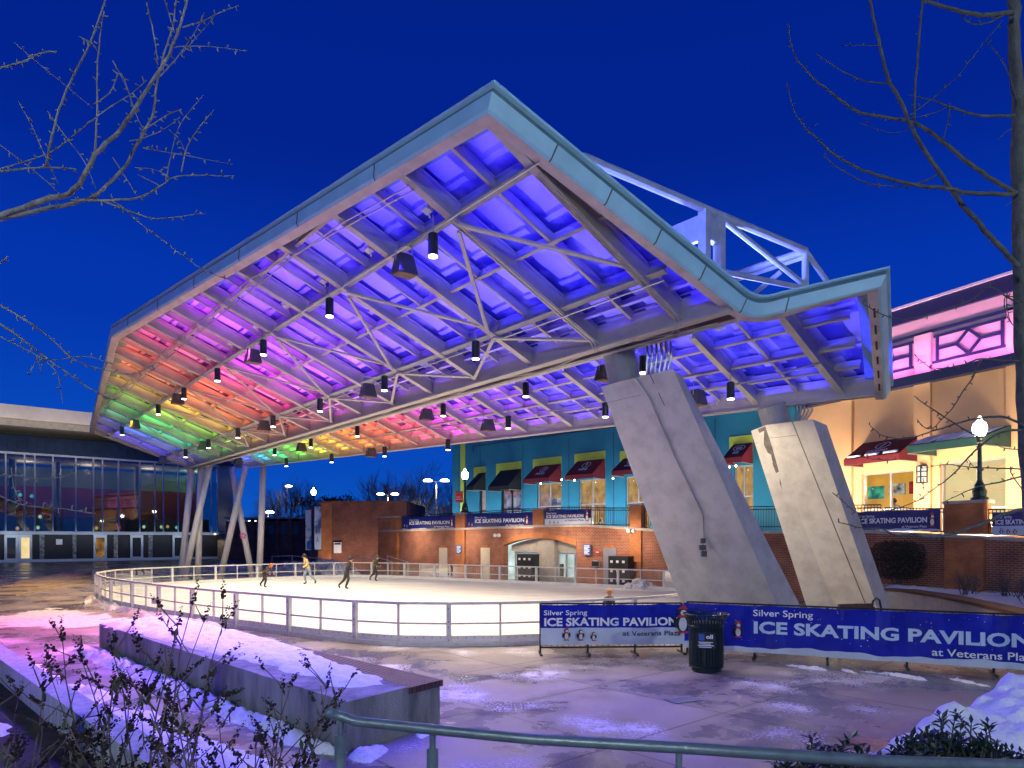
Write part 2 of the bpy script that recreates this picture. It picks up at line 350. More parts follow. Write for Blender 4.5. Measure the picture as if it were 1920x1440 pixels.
# panels: frosted glass, one row per bay
def panel_mat():
    m = bpy.data.materials.new('frosted_roof_glass'); m.use_nodes = True; t = m.node_tree; N = t.nodes; L = t.links; N.remove(N["Principled BSDF"])
    geo = N.new("ShaderNodeNewGeometry")
    nz = N.new("ShaderNodeTexNoise"); nz.inputs["Scale"].default_value = 1.1; nz.inputs["Detail"].default_value = 5; L.new(geo.outputs["Position"], nz.inputs[0])
    # every pane carries a pale rectangle of old snow with clear glass round it, laid along the rafters
    def mth(op, a, b=None, c=None):
        n = N.new("ShaderNodeMath"); n.operation = op
        for k, x in enumerate((a, b, c)):
            if x is None: continue
            if isinstance(x, (int, float)): n.inputs[k].default_value = x
            else: L.new(x, n.inputs[k])
        return n.outputs[0]
    def dotp(v, s_, o):
        n = N.new("ShaderNodeVectorMath"); n.operation = 'DOT_PRODUCT'; L.new(geo.outputs["Position"], n.inputs[0]); n.inputs[1].default_value = v; return mth('MULTIPLY_ADD', n.outputs["Value"], s_, o)
    dn_ = D.normalized(); rn_ = (Rv - dn_ * Rv.dot(dn_)).normalized(); cu, cv = D.length / 2, .345 * Rv.length
    a0 = dotp(dn_, 1 / cu, -A.dot(dn_) / cu); b0 = dotp(rn_, 1 / cv, -A.dot(rn_) / cv)
    wn = mth('MULTIPLY_ADD', nz.outputs[0], .16, -.08); a1 = mth('ADD', a0, wn); b1 = mth('SUBTRACT', b0, wn)
    fx = mth('FRACT', a1); fy = mth('FRACT', b1)
    def band(x, lo, hi):
        r1 = N.new("ShaderNodeMapRange"); r1.inputs[1].default_value = lo - .012; r1.inputs[2].default_value = lo + .012; L.new(x, r1.inputs[0])
        r2 = N.new("ShaderNodeMapRange"); r2.inputs[1].default_value = hi - .012; r2.inputs[2].default_value = hi + .012; r2.inputs[3].default_value = 1; r2.inputs[4].default_value = 0; L.new(x, r2.inputs[0]); return mth('MULTIPLY', r1.outputs[0], r2.outputs[0])
    m_a = mth('MULTIPLY', band(fx, .12, .62), band(fy, .22, .93)); m_b = mth('MULTIPLY', band(fx, .20, .72), band(fy, .09, .17))
    cb = N.new("ShaderNodeCombineXYZ"); L.new(mth('FLOOR', a1), cb.inputs[0]); L.new(mth('FLOOR', b1), cb.inputs[1])
    wh = N.new("ShaderNodeTexWhiteNoise"); wh.noise_dimensions = '2D'; L.new(cb.outputs[0], wh.inputs["Vector"])
    mk = mth('MULTIPLY', mth('MAXIMUM', m_a, m_b), mth('MULTIPLY_ADD', wh.outputs["Value"], .45, .5))
    mn = N.new("ShaderNodeMapRange"); mn.inputs[1].default_value = .45; mn.inputs[2].default_value = .62; L.new(nz.outputs[0], mn.inputs[0])
    class _O: pass
    ad = _O(); ad.outputs = [mth('MAXIMUM', mk, mth('MULTIPLY', mn.outputs[0], .4))]
    mx = N.new("ShaderNodeMix"); mx.data_type = 'RGBA'; L.new(ad.outputs[0], mx.inputs[0]); mx.inputs[6].default_value = lin(.075, .075, .24); mx.inputs[7].default_value = lin(.84, .84, .88)
    df = N.new("ShaderNodeBsdfDiffuse"); tr = N.new("ShaderNodeBsdfTranslucent"); gl = N.new("ShaderNodeBsdfGlossy"); gl.inputs["Roughness"].default_value = .25
    L.new(mx.outputs[2], df.inputs[0]); L.new(mx.outputs[2], tr.inputs[0])
    m1 = N.new("ShaderNodeMixShader"); m1.inputs[0].default_value = .25; L.new(df.outputs[0], m1.inputs[1]); L.new(tr.outputs[0], m1.inputs[2])
    m2 = N.new("ShaderNodeMixShader"); m2.inputs[0].default_value = .04; L.new(m1.outputs[0], m2.inputs[1]); L.new(gl.outputs[0], m2.inputs[2]); L.new(m2.outputs[0], N["Material Output"].inputs[0])
    return m
M['panel'] = panel_mat()
TH = NN * .03
def clip_hi(i): return min(max(eave(max(0, min(16.6, i))), 0), 1.66)
NI = 16
edges = list(range(0, NI + 1))
for k in range(-1, NI + 1):
    i0, i1 = k, k + 1
    mb = MB()
    if k == -1:
        mb.prism([W(near_i(-.1), -.1, PD), W(near_i(1.24), 1.24, PD), W(0, 1.24, PD), W(0, -.1, PD)], TH)
    elif k == NI:
        mb.prism([W(16, -.1, PD), W(16, eave(16), PD), W(far_i(1.16), 1.16, PD)], TH)
    else:
        mid = i0 + .5
        pts = [W(i0, -.1, PD), W(i0, eave(i0), PD), W(i1, eave(i1), PD), W(i1, -.1, PD)]
        if i0 < 8.3 < i1: pts.insert(2, W(8.3, 1.66, PD))
        mb.prism(pts, TH)
    mb.build('roof_panel', M['panel'], canopy)
# wing rafters (I-sections), sub-rafters, purlins
for i in range(0, NI + 1):
    MB().ibeam(W(i, -.02), W(i, eave(i)), .18, .38, NN, .03, .028).build('rafter', M['steel'], canopy)
for i in range(-1, NI):
    j = i + .5
    u0 = .06; u1 = eave(max(j, 0))
    if i == -1: u0 = .35; j = -.14; continue
    MB().ibeam(W(j, u0, .2), W(j, u1, .2), .075, .19, NN, .02, .02).build('sub_rafter', M['steel'], canopy)
def spans(u, inset=0):
    lo = near_i(u) if u < 1.24 else None; hi = far_i(u) if u < 1.16 else None
    if u >= 1.24: lo = (u - 1.24) / .42 * 8.3
    if u >= 1.16: hi = 8.3 + (1.66 - u) / .5 * 8.3
    return lo + .05, hi - .05
for u, dp, wd, nm in ((1.008, .30, .15, 'purlin'), (.312, .34, .15, 'purlin'), (.66, .2, .08, 'purlin'), (1.32, .2, .08, 'purlin'), (.155, .14, .07, 'purlin')):
    lo, hi = spans(u)
    mb = MB(); k = lo; cuts = [lo] + [x for x in range(0, 17) if lo + .05 < x < hi - .05] + [hi]
    h0 = .38 - dp - .005
    for a, b in zip(cuts, cuts[1:]):
        g = .045
        mb.ibeam(W(a + g, u, h0), W(b - g, u, h0), wd, dp, NN, .025, .022)
    mb.build(nm, M['steel_grey'] if u in (1.008, .312) else M['steel'], canopy)
# flat diagonal braces
for i in range(1, 16, 2):
    for (a, b) in (((i, .99), (i - 1, .42)), ((i, .96), (i + 1, .35))):
        if b[0] > 16: continue
        MB().beam(W(a[0] - .03 * (a[0] > b[0]) + .03 * (a[0] < b[0]), a[1], -.04), W(b[0], b[1], .0), .085, .05, NN).build('brace', M['steel'], canopy)
for i in range(2, 16, 2):
    for b in ((i - 1, .06), (i + 1, .03)):
        MB().beam(W(i, .305, -.03), W(b[0], b[1], -.01), .075, .05, NN).build('brace', M['steel'], canopy)
# spine: twin beams with dark soffit and X bracing
nh = V(-Rv.x, -Rv.y, 0).normalized()                       # horizontal, away from the wing
s0, s1 = -.50, 16.1
mb = MB(); zz = V(0, 0, 1)
mb.ibeam(W(s0, 0) - zz * .10, W(s1, 0) - zz * .10, .26, .62, zz, .04, .04)
mb.build('spine_beam', M['steel'], canopy)
off = nh * .72 + zz * .0
MB().ibeam(W(s0, 0) + off - zz * .04, W(s1, 0) + off - zz * .04, .2, .55, zz, .04, .035).build('spine_beam', M['steel'], canopy)
mb = MB()
mb.prism([W(s0, 0) + zz * .12 + nh * .14, W(s1, 0) + zz * .12 + nh * .14, W(s1, 0) + zz * .12 + nh * .62, W(s0, 0) + zz * .12 + nh * .62], zz * .03)
mb.build('spine_soffit', M['dark'], canopy)
mb = MB()
for i in range(0, 16):
    a, b = (0.14, .62) if i % 2 else (.62, .14)
    mb.beam(W(i, 0) + nh * a, W(i + 1, 0) + nh * b, .07, .05, zz)
mb.build('spine_bracing', M['steel'], canopy)
# riser between the two roof planes
mb = MB()
mb.prism([W(s0, -.1, PD - .02), W(16.1, -.1, PD - .02), B(14.3, -.02, PD), B(-.6, -.02, PD)], zz * .03)
mb.build('roof_riser', M['dark'], canopy)
# bay (outer) roof
bayi = [-.93 + .975 * k for k in range(0, 17)]
UP = -.10
farb = 15.6
nearu = lambda u: -1.83 + (u + .18) / (-1.10 + .18) * (.51)
for k in range(-1, len(bayi)):
    i0 = bayi[k] if k >= 0 else None; i1 = bayi[k + 1] if k + 1 < len(bayi) else farb
    if k == -1: pts = [B(nearu(-1.1), b2u(-1.3), PD), B(nearu(-.18), -.18, PD), B(i1, -.18, PD), B(i1, b2u(i1), PD)]
    else:
        up = -.18 if i1 < .9 else UP
        pts = [B(i0, b2u(i0), PD), B(i0, up, PD), B(i1, up, PD), B(i1, b2u(i1), PD)]
    MB().prism(pts, TH).build('roof_panel', M['panel'], canopy)
for k, i in enumerate(bayi):
    MB().ibeam(B(i, b2u(i)), B(i, -.16), .17, .38, NN, .03, .028).build('rafter', M['steel'], canopy)
    if k + 1 < len(bayi):
        j = i + .49
        MB().ibeam(B(j, b2u(j) + .02, .2), B(j, -.16, .2), .075, .19, NN, .02, .02).build('sub_rafter', M['steel'], canopy)
for fr, dp in ((.24, .2), (.5, .26), (.76, .2)):
    mb = MB()
    for a, b in zip([nearu(-.2 - .7 * (1 - fr)) + .24] + bayi, bayi + [farb]):
        ua = b2u(a) + (-.16 - b2u(a)) * fr; ub = b2u(b) + (-.16 - b2u(b)) * fr
        mb.ibeam(B(a + .05, ua, .38 - dp - .005), B(b - .05, ub, .38 - dp - .005), .085, dp, NN, .025, .022)
    mb.build('purlin', M['steel'], canopy)
MB().ibeam(B(-1.30, b2u(-1.3)) - zz * .12, B(farb, b2u(farb)) - zz * .12, .24, .55, zz, .04, .035).build('outer_beam', M['steel'], canopy)
# conduits running under the purlins (four runs on the wing, two on the bay)
def conduit(pts, r=.018): MB().tube(pts, r, 6).build('conduit', M['conduit'], canopy)
for u in (1.03, .285): conduit([W(-.1 if u > 1 else -.2, u, -.03)] + [W(i, u, -.03 - .012 * (i % 2)) for i in range(1, 16)])
for du in (1.36, 1.44):
    conduit([W(i, min(du, eave(i)) - .05 - (du - 1.36) * .3, -.03) for i in range(1, 15)])
conduit([B(-1.0, -.62, -.03)] + [B(i, b2u(i) + .28, -.03) for i in range(0, 15)])
for i in (0, 1):
    for s in (-.05, .02): conduit([W(i + s * .6, eave(i) * .8, -.03), W(i + s * .6, .05, -.03), W(i + s * .6, .0, -.14)], .016)
for oo in (-.05, .05): conduit([W(-.3, 0) - zz * .13 + nh * (.36 + oo), W(15.8, 0) - zz * .03 + nh * (.36 + oo)], .016)
mb = MB()
for k in range(6): mb.tube([at(1212 + 9 * k, 640, 15.9), at(1214 + 9 * k, 668, 15.9), at(1212 + 8 * k, 698, 15.95), at(1216 + 6 * k, 712, 16.0)], .03, 6)
mb.build('conduit', M['conduit'], canopy)
mb = MB()
for k in range(5): mb.tube([at(1493 + 7 * k, 752, 18.3), at(1495 + 7 * k, 770, 18.3), at(1490 + 5 * k, 790, 18.4)], .028, 6)
mb.build('conduit', M['conduit'], canopy)

# fascia: swept round the visible perimeter
Vp = V(4.71, 13.70, 6.76); Rp = CAM + V(6.34, 11.76, 4.26) * K2 + V(-.20, .02, -.02); Bp = CAM + V(8.17, 14.89, 3.03) * K2 + V(-.24, 0, 0)
P0 = W(0, 1.24)
arc = []
e1 = (P0 - Vp).normalized(); e2 = (Rp - Vp).normalized()
for k in range(7):
    t = k / 6; a = Vp + e1 * .55; b = Vp; c = Vp + e2 * .55
    arc.append(a * (1 - t) ** 2 + b * 2 * t * (1 - t) + c * t * t)
path = [W(16.0, -.12), W(16.62, 1.16), W(8.3, 1.66), P0] + arc + [Rp, Bp]
def sweep(path, sect, name, m, seams=()):
    mb = MB(); rings = []
    for i, p in enumerate(path):
        a = (p - path[i - 1]).normalized() if i else None; b = (path[i + 1] - p).normalized() if i + 1 < len(path) else None
        oa = a.cross(NN).normalized() if a else None; ob = b.cross(NN).normalized() if b else None
        if oa is None: o = ob; sc_ = 1
        elif ob is None: o = oa; sc_ = 1
        else:
            o = (oa + ob).normalized(); sc_ = 1 / max(.5, o.dot(oa))
        rings.append([p + o * (x * sc_) * SGN + NN * h for x, h in sect])
    k = len(sect)
    for i in range(len(rings) - 1):
        r0, r1 = rings[i], rings[i + 1]
        for j in range(k):
            j2 = (j + 1) % k
            mb.poly([r0[j], r0[j2], r1[j2], r1[j]])
    mb.poly(list(reversed(rings[0]))); mb.poly(rings[-1])
    return mb.build(name, m, canopy)
cen = W(8, .7)
tst = (P0 - W(8.3, 1.66)).normalized().cross(NN)
SGN = 1 if tst.dot(P0 - cen) > 0 else -1
mid = (P0 + Vp) / 2
sweep(path, [(0.0, .0), (.15, .0), (.15, .03), (0.0, .36), (-.04, .36), (-.04, .0)], 'fascia_lip', M['lip'])
sweep(path, [(.153, .006), (.20, .035), (.27, .27), (.14, .27), (.10, .05)], 'fascia', M['fascia'])
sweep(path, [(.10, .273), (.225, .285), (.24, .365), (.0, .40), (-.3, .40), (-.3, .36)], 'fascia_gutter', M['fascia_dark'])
sweep(path, [(.242, .368), (.305, .385), (.31, .43), (-.3, .45), (-.3, .405), (.0, .405)], 'fascia_coping', M['fascia'])
# seams of the fascia sheets
def seam(p, q, t):
    mb = MB()
    o = (q - p).normalized(); ou = o.cross(NN).normalized() * SGN; c = p + (q - p) * t
    pr = [(.156, .0), (.206, .03), (.277, .27)]
    for a, b in zip(pr, pr[1:]): mb.beam(c + ou * a[0] + NN * a[1], c + ou * b[0] + NN * b[1], .012, .02, o)
    mb.build('fascia_seam', M['dark'], canopy)
for t in (.17, .36, .55, .74, .93): seam(P0, Vp, t)
for t in (.30, .85): seam(Vp, Rp, t)
for t in (.1, .25, .4, .55, .7, .85): seam(W(8.3, 1.66), P0, t)
# slotted end trim along the outer end of the bay
ex = (Bp - Rp)
for k in range(6):
    mb = MB(); c = Rp + ex * (.12 + .14 * k); ou_ = ex.normalized().cross(NN).normalized() * SGN; mb.beam(c - NN * .008 + ou_ * .07, c + ex * .07 - NN * .008 + ou_ * .07, .04, .02, NN); mb.build('end_slot', M['black'], canopy)
# roof truss above (cross frames over the columns)
tr_ = thing_part = bpy.data.objects.new('roof_truss', None); C.objects.link(tr_); tr_.parent = canopy; tr_['_o'] = canopy['_o']
M['truss'] = mat('truss_paint', lin(.52, .58, .66), .5, 0, .15, 3)
def tb(p, q, r=.085, nm='truss_chord'): MB().tube([p, q], r, 10).build(nm, M['truss'], tr_)
zt = 10.3
E0 = V(7.95, 18.5, zt); T0 = V(4.55, 16.15, zt); T1 = V(5.0, 16.46, zt); G0 = V(1.5, 14.0, zt); G1 = V(-1.2, 12.2, 10.0)
dn = D.normalized()
for s in (0, 2.7):
    o = dn * s
    tb(E0 + o, T1 + o, .10); tb(T1 + o, G0 + o, .10); tb(G0 + o, G1 + o - zz * .4, .10)
    tb(E0 + o, V(E0.x, E0.y, 7.2) + o, .09, 'truss_post')
    tb(E0 + o, V(10.1, 19.3, 8.1) + o, .07, 'truss_diagonal')
    tb(T1 + o - zz * .05, V(E0.x, E0.y, 9.36) + o, .075, 'truss_diagonal')
    tb(V(T1.x, T1.y, 8.95) + o, V(E0.x, E0.y, 9.28) + o, .07, 'truss_diagonal')
    for t_ in (T0, T1):
        MB().obox(V(t_.x, t_.y, 8.9) + o, dn * .11, nh * .11, zz * 1.35).build('truss_post', M['truss'], tr_)
    MB().obox((T0 + T1) / 2 + o - zz * .45, nh * .17, dn * .08, zz * .28).build('truss_header', M['truss'], tr_)
MB().obox((T0 + T0 + dn * 2.7) / 2 - zz * .42, dn * 1.24, nh * .06, zz * .3).build('truss_header', M['truss'], tr_)
tb(E0, E0 + dn * 2.7, .10); tb(E0 - zz * .16 , E0 - zz * .18 + dn * 2.7, .06)
tb(V(E0.x, E0.y, 9.2), V(E0.x, E0.y, 9.1) + dn * 2.7, .09)
tb(V(E0.x, E0.y, 9.95) + dn * .7, V(E0.x, E0.y, 9.0) + dn * 2.7, .07, 'truss_diagonal')
lightobj('added_truss_fill', 'SPOT', (4.9, 18.2, 8.2), 2600, rgb('6a78ff'), canopy, (5.4, 16.6, 10.3), spot=150, radius=.2)  # added blue fill for the truss, not a fixture of the roof

# coloured floodlights inside the roof, one per bay
LW = LIGHT_W
from mathutils import Matrix
lightobj('added_truss_fill', 'SPOT', W(.9, .25, PD + .25), 900, rgb('6a78ff'), canopy, (2.6, 14.8, 10.3), spot=130, radius=.2)  # second added fill, for the front end of the truss chord
Dn = D.normalized(); Rn = (Rv - Dn * Rv.dot(Dn)).normalized()
def strip(p0, p1, wd, power, c):                       # linear LED flood tucked between two rafters, shining up at the glass
    d = bpy.data.lights.new('colour_flood', 'AREA'); d.energy = power; d.color = c[:3]; d.shape = 'RECTANGLE'; d.size = wd; d.size_y = (p1 - p0).length
    o = bpy.data.objects.new('colour_flood', d); C.objects.link(o); z = -NN; y = Rn; x = y.cross(z)
    o.parent = canopy; o.matrix_local = Matrix.Translation((p0 + p1) / 2 - Vector(canopy['_o'])) @ Matrix((x, y, z)).transposed().to_4x4()
for k in range(0, NI):
    c = rgb(WCOL[k])
    for h in (.26, .74):
        e = eave(k + h)
        for a, b, g in ((.03, .26, .30), (.30, .98, 1.0), (1.03, e - .06, .85 if k < 6 else .5)):
            strip(W(k + h, a, .22), W(k + h, b, .22), .88, LW * g * (b - a) * (1 + .03 * k), c)
    if k == 0: strip(W(-.24, .02, .22), W(-.17, .5, .22), .5, LW * .22, c)
    if k < 7:                                         # added unseen spots put the canopy's bounced colour on the plaza
        p = W(k + .5, 1.06, -.25); lightobj('added_plaza_fill', 'SPOT', p, THROW_W * (.8 if k < 2 else 1.5), rgb(['3020ff', '4424ff', '6a2cff', '9a34ff', 'c03cf0', 'f048d0', 'ff58b0'][k]), canopy, V(p.x, p.y, 0) + V(-.77, -.64, 0) * (4.5 + .35 * k), spot=70, blend=.7, radius=.12)
for q, tgt in ((W(9.5, 1.15, -.25), (-18.5, 25, 0)), (W(11.5, 1.15, -.25), (-22.5, 31, 0)), (W(12.5, 1.1, -.25), (-28, 38, 0))):
    lightobj('added_plaza_fill', 'SPOT', q, THROW_W * 1.1, rgb('ffb040'), canopy, tgt, spot=65, blend=.8, radius=.12)  # added gold spots colouring the ground left of the rink
for q, (tx, ty) in ((W(.4, .8, -.25), (.8, 8.2)), (W(.3, .5, -.25), (3.2, 9.0)), (W(1.2, 1.1, -.25), (-.6, 9.5))):
    lightobj('added_plaza_fill', 'SPOT', q, THROW_W * .5, rgb('4a2cff'), canopy, (tx, ty, 0), spot=75, blend=.8, radius=.12)  # added violet spots colouring the paving by the near corner
for k in range(0, len(bayi)):
    c = rgb(BCOL[min(k, len(BCOL) - 1)])
    for h in (.26, .74):
        j = bayi[k] + .975 * h
        if j > farb - .3: continue
        strip(B(j, b2u(j) + .03, .22), B(j, -.18, .22), .85, LW * .62, c)
    if k == 0:
        for h in (-.25, -.55): strip(B(bayi[0] + h, -.95, .24), B(bayi[0] + h, -.25, .24), .45, LW * .30, c)
# small flood fixtures sitting on the first purlin
ff = MB(); 
for i in range(1, 15):
    c = W(i + .16, 1.10, .12); ff.obox(c, D.normalized() * .10, Rv.normalized() * .07, NN * .05)
    ff.tube([c, c - NN * .12 - Rv.normalized() * .1], .02, 5)
ff.build('flood_fixture', M['white'], canopy)

# ---------------- pendant downlights
def pendant():
    t = thing('pendant_light', 'x', 'downlight', (0, 0, 0), 'black cylinder downlights under the canopy')
    MB().lathe((0, 0, 0), [(.092, -.2), (.1, -.19), (.1, .21), (.08, .23)], 16).build('lamp_housing', M['black'], t)
    MB().lathe((0, 0, -.21), [(.088, -.016), (.088, .006)], 16).build('lens', M['lampface'], t)
    MB().tube([(0, 0, .23), (0, 0, .6)], .014, 6).build('stem', M['conduit'], t)
    return t
pw = [(812, 460), (618, 577), (494, 652), (408, 703), (345, 738), (297, 768), (229, 808)]
pw2 = [(892, 657), (721, 719), (600, 760), (512, 790), (446, 812), (391, 832), (348, 850)]
pb1 = [(1206, 684), (986, 731), (831, 769), (670, 809), (583, 831), (515, 846)]
pb2 = [(1370, 733), (1135, 769), (953, 792)]
pb3 = [(840, 834), (721, 847), (622, 859), (537, 867)]
proto = pendant(); first = True
ROWS = ((pw, A, 'upper wing row'), (pw2, A, 'lower wing row'), (pb1, A2, 'row beyond the spine beam'), (pb2, A2, 'row before the outer beam'), (pb3, A2, 'outermost row above the trees'))
for row, O, nm in ROWS:
    for k, (px, py) in enumerate(row):
        p = hit(px, py, O, -.42)[2]
        if row is pb3: p = p + NN * 0
        lab = 'black cylinder downlight, %s from near end of the %s' % (ORD[k], nm)
        if first: o = proto; o.location = p; o['label'] = lab; first = False
        else: o = dup(proto, p, lab)
        l = lightobj('downlight', 'SPOT', V(0, 0, -.25), DOWN_W, lin(1, .82, .56), None, V(0, 0, -5), spot=150, blend=.75, radius=.1)
        l.parent = o; l.location = (0, 0, -.25)
# ---------------- loudspeakers hung from the purlins
def speaker():
    t = thing('loudspeaker', 'x', 'loudspeaker', (0, 0, 0), 'dark loudspeakers under the canopy')
    b = [(-.23, -.18, -.2), (.23, -.18, -.2), (.23, .18, -.2), (-.23, .18, -.2)]; q = [(-.15, -.11, .2), (.15, -.11, .2), (.15, .11, .2), (-.15, .11, .2)]
    MB().hexa(b, q).build('cabinet', M['speaker'], t)
    MB().box((-.21, -.16, -.215), (.21, .16, -.202)).build('grille', M['brownwood'], t)
    mb = MB()
    for x in (-.2, .2): mb.tube([(x, 0, .05), (x * .9, 0, .42)], .012, 5)
    mb.tube([(-.18, 0, .42), (.18, 0, .42)], .014, 5); mb.build('bracket', M['conduit'], t)
    return t
SP = [((758, 497), A), ((474, 668), A), ((333, 748), A), ((253, 795), A), ((690, 732), A), ((495, 798), A), ((381, 835), A), ((305, 861), A), ((1133, 700), A2), ((800, 777), A2), ((565, 838), A2), ((447, 863), A2), ((915, 797), A2), ((696, 848), A2), ((1308, 745), A2)]
SN = ['upper row of the wing'] * 4 + ['lower row of the wing'] * 4 + ['row beyond the spine'] * 4 + ['outer beam'] * 3
cnt = {}; sp0 = speaker()
for k, ((px, py), O) in enumerate(SP):
    p = hit(px, py, O, -.42)[2]; n_ = cnt.get(SN[k], 0); cnt[SN[k]] = n_ + 1
    lab = 'dark wedge loudspeaker, %s from the near end along the %s' % (ORD[n_], SN[k])
    if k == 0: o = sp0; o.location = p; o['label'] = lab
    else: o = dup(sp0, p, lab)
    o.rotation_euler = (0, 0, R(40))
# two dome cameras near the first pylon
for nm, (px, py) in (('beside the fascia corner', (1309, 612)), ('above the near pylon', (1267, 623))):
    p = at(px, py, 14.8); t = thing('dome_camera', 'white dome security camera under the canopy ' + nm, 'camera', p, 'dome cameras under the canopy')
    MB().lathe(p, [(.02, .12), (.075, .1), (.085, .02), (.085, -.02)], 14).build('housing', M['white'], t)
    MB().lathe(p, [(.075, -.02), (.07, -.06), (.045, -.1), (.01, -.115)], 14).build('dome', M['black'], t, smooth=True)
    MB().tube([p + V(0, 0, .1), p + V(0, .1, .28)], .02, 6).build('mount', M['conduit'], t)

# ---------------- concrete pylons
def pylon(label, top, bot, pipe_px, pipe_d, zb, conduit_px=None):
    # top / bot: image points with distances for edges A,B,C,D (front-left chamfer, front face, right chamfer)
    T = [at(*p) for p in top]; Bt = [at(*p) for p in bot]
    bk = nh
    def ring(q, s):
        a, b, c, d = q; e = d + bk * .40 * s + (a - d) * .30; f = a + bk * .62 * s
        return [a, b, c, d, e, f]
    rt = ring(T, 1); rb = ring(Bt, 1.5)
    rb = [b + (b - t) * ((b.z - 0) / max(.1, t.z - b.z)) for t, b in zip(rt, rb)]
    cx = sum((p for p in rb), V(0, 0, 0)) / 6; cx.z = 0
    t = thing('concrete_pylon', label, 'pylon', cx, 'leaning concrete pylons')
    mb = MB(); n = 10; base = 0
    rings = [[b + (a - b) * (k / n) for a, b in zip(rt, rb)] for k in range(n + 1)]
    for k in range(n):
        for j in range(6):
            j2 = (j + 1) % 6; mb.poly([rings[k][j], rings[k][j2], rings[k + 1][j2], rings[k + 1][j]])
    mb.poly(rings[-1]); mb.poly(list(reversed(rings[0])))
    mb.build('shaft', M['concrete'], t)
    # dark joint down the front face
    g0 = rt[1] + (rt[2] - rt[1]) * .58; g1 = rb[1] + (rb[2] - rb[1]) * .80; fn = (rt[2] - rt[1]).cross(rb[1] - rt[1]).normalized()
    if fn.y > 0: fn = -fn
    mb = MB(); mb.beam(g0 + fn * .002, g1 + fn * .002, .022, .012, fn); mb.build('joint', M['dark'], t)
    mb = MB(); hz0 = rt[0] + (rb[0] - rt[0]) * .06; hz1 = rt[1] + (rb[1] - rt[1]) * .06; hz2 = rt[2] + (rb[2] - rt[2]) * .06
    mb.beam(hz0 + fn * .001, hz1 + fn * .001, .008, .008, fn); mb.beam(hz1 + fn * .001, hz1 + (hz2 - hz1) * .56 + fn * .001, .008, .008, fn); mb.build('joint', M['dark'], t)
    tp = at(pipe_px[0], pipe_px[1], pipe_d); tb_ = at(pipe_px[2], pipe_px[3], pipe_d + .05)
    ax = (tp - tb_).normalized()
    MB().tube([tb_ - ax * .5, tp + ax * .12], .38, 24).build('steel_stub', M['steel_grey'], t, smooth=False)
    if conduit_px:
        pts = [at(px, py, d) + fn * .03 for px, py, d in conduit_px]
        MB().tube(pts, .02, 6).build('conduit', M['conduit'], t)
        e = pts[-1]; mb = MB(); mb.obox(e - V(0, 0, .03), V(.05, 0, 0), V(0, .04, 0), V(0, 0, .07)); mb.obox(e - V(0, 0, .2), V(.07, 0, 0), V(0, .05, 0), V(0, 0, .06)); mb.obox(e - V(-.02, 0, .36), V(.06, 0, 0), V(0, .05, 0), V(0, 0, .07)); mb.build('outlet_box', M['speaker'], t)
    return t, rt, rb, fn
pyl1, rt1, rb1, fn1 = pylon('nearer leaning concrete pylon with a conduit and hanging outlet box', [(1127, 725, 16.4), (1163, 715, 16.0), (1262, 692, 14.9), (1279, 706, 15.6)], [(1272, 1120, 17.6), (1318, 1130, 17.3), (1456, 1132, 16.1), (1500, 1135, 16.8)], (1160, 660, 1169, 706), 16.45, 0,
    None)
pyl2, rt2, rb2, fn2 = pylon('farther leaning concrete pylon, lilac-lit with a dark stain at its top corner', [(1408, 808, 18.9), (1436, 797, 18.4), (1524, 786, 17.2), (1550, 797, 17.9)], [(1510, 1130, 20.3), (1563, 1135, 19.9), (1642, 1132, 18.7), (1668, 1135, 19.3)], (1449, 768, 1458, 800), 18.75, 0)
# conduit on the nearer pylon, laid on its front face
def onface(rt, rb, s, t): 
    a = rt[1] + (rb[1] - rt[1]) * t; b = rt[2] + (rb[2] - rt[2]) * t; return a + (b - a) * s
pts = [onface(rt1, rb1, .30, 0.0), onface(rt1, rb1, .42, .08), onface(rt1, rb1, .45, .30), onface(rt1, rb1, .52, .50), onface(rt1, rb1, .38, .60)]
MB().tube([p + fn1 * .03 for p in pts], .018, 6).build('conduit', M['conduit'], pyl1)
e = pts[-1] + fn1 * .07; mb = MB()
mb.obox(e, V(.05, 0, 0), V(0, .05, 0), V(0, 0, .06)); mb.obox(e - V(.01, 0, .16), V(.07, 0, 0), V(0, .06, 0), V(0, 0, .06)); mb.obox(e - V(-.02, 0, .31), V(.06, 0, 0), V(0, .06, 0), V(0, 0, .07))
mb.tube([e, e - V(0, 0, .35)], .012, 5); mb.build('outlet_box', M['speaker'], pyl1)
mb = MB(); mb.obox(onface(rt1, rb1, 1.0, .885) + fn1 * .05 + V(.55, 0, 0), V(.05, 0, 0), V(0, .04, 0), V(0, 0, .11)); 
a_, b_ = rt2[0], rt2[1]; c_, d_ = rb2[0], rb2[1]; fa = (b_ - a_).cross(c_ - a_).normalized(); fa = fa if fa.y < 0 else -fa
q_ = lambda s, t: (a_ + (c_ - a_) * t) + ((b_ + (d_ - b_) * t) - (a_ + (c_ - a_) * t)) * s + fa * .004
MB().poly([q_(.45, .004), q_(.95, .004), q_(.9, .10), q_(.78, .22), q_(.62, .30), q_(.6, .16), q_(.5, .08)]).build('water_stain', mat('water_stain', lin(.13, .12, .11), .9, 0, .4, 5), pyl2)
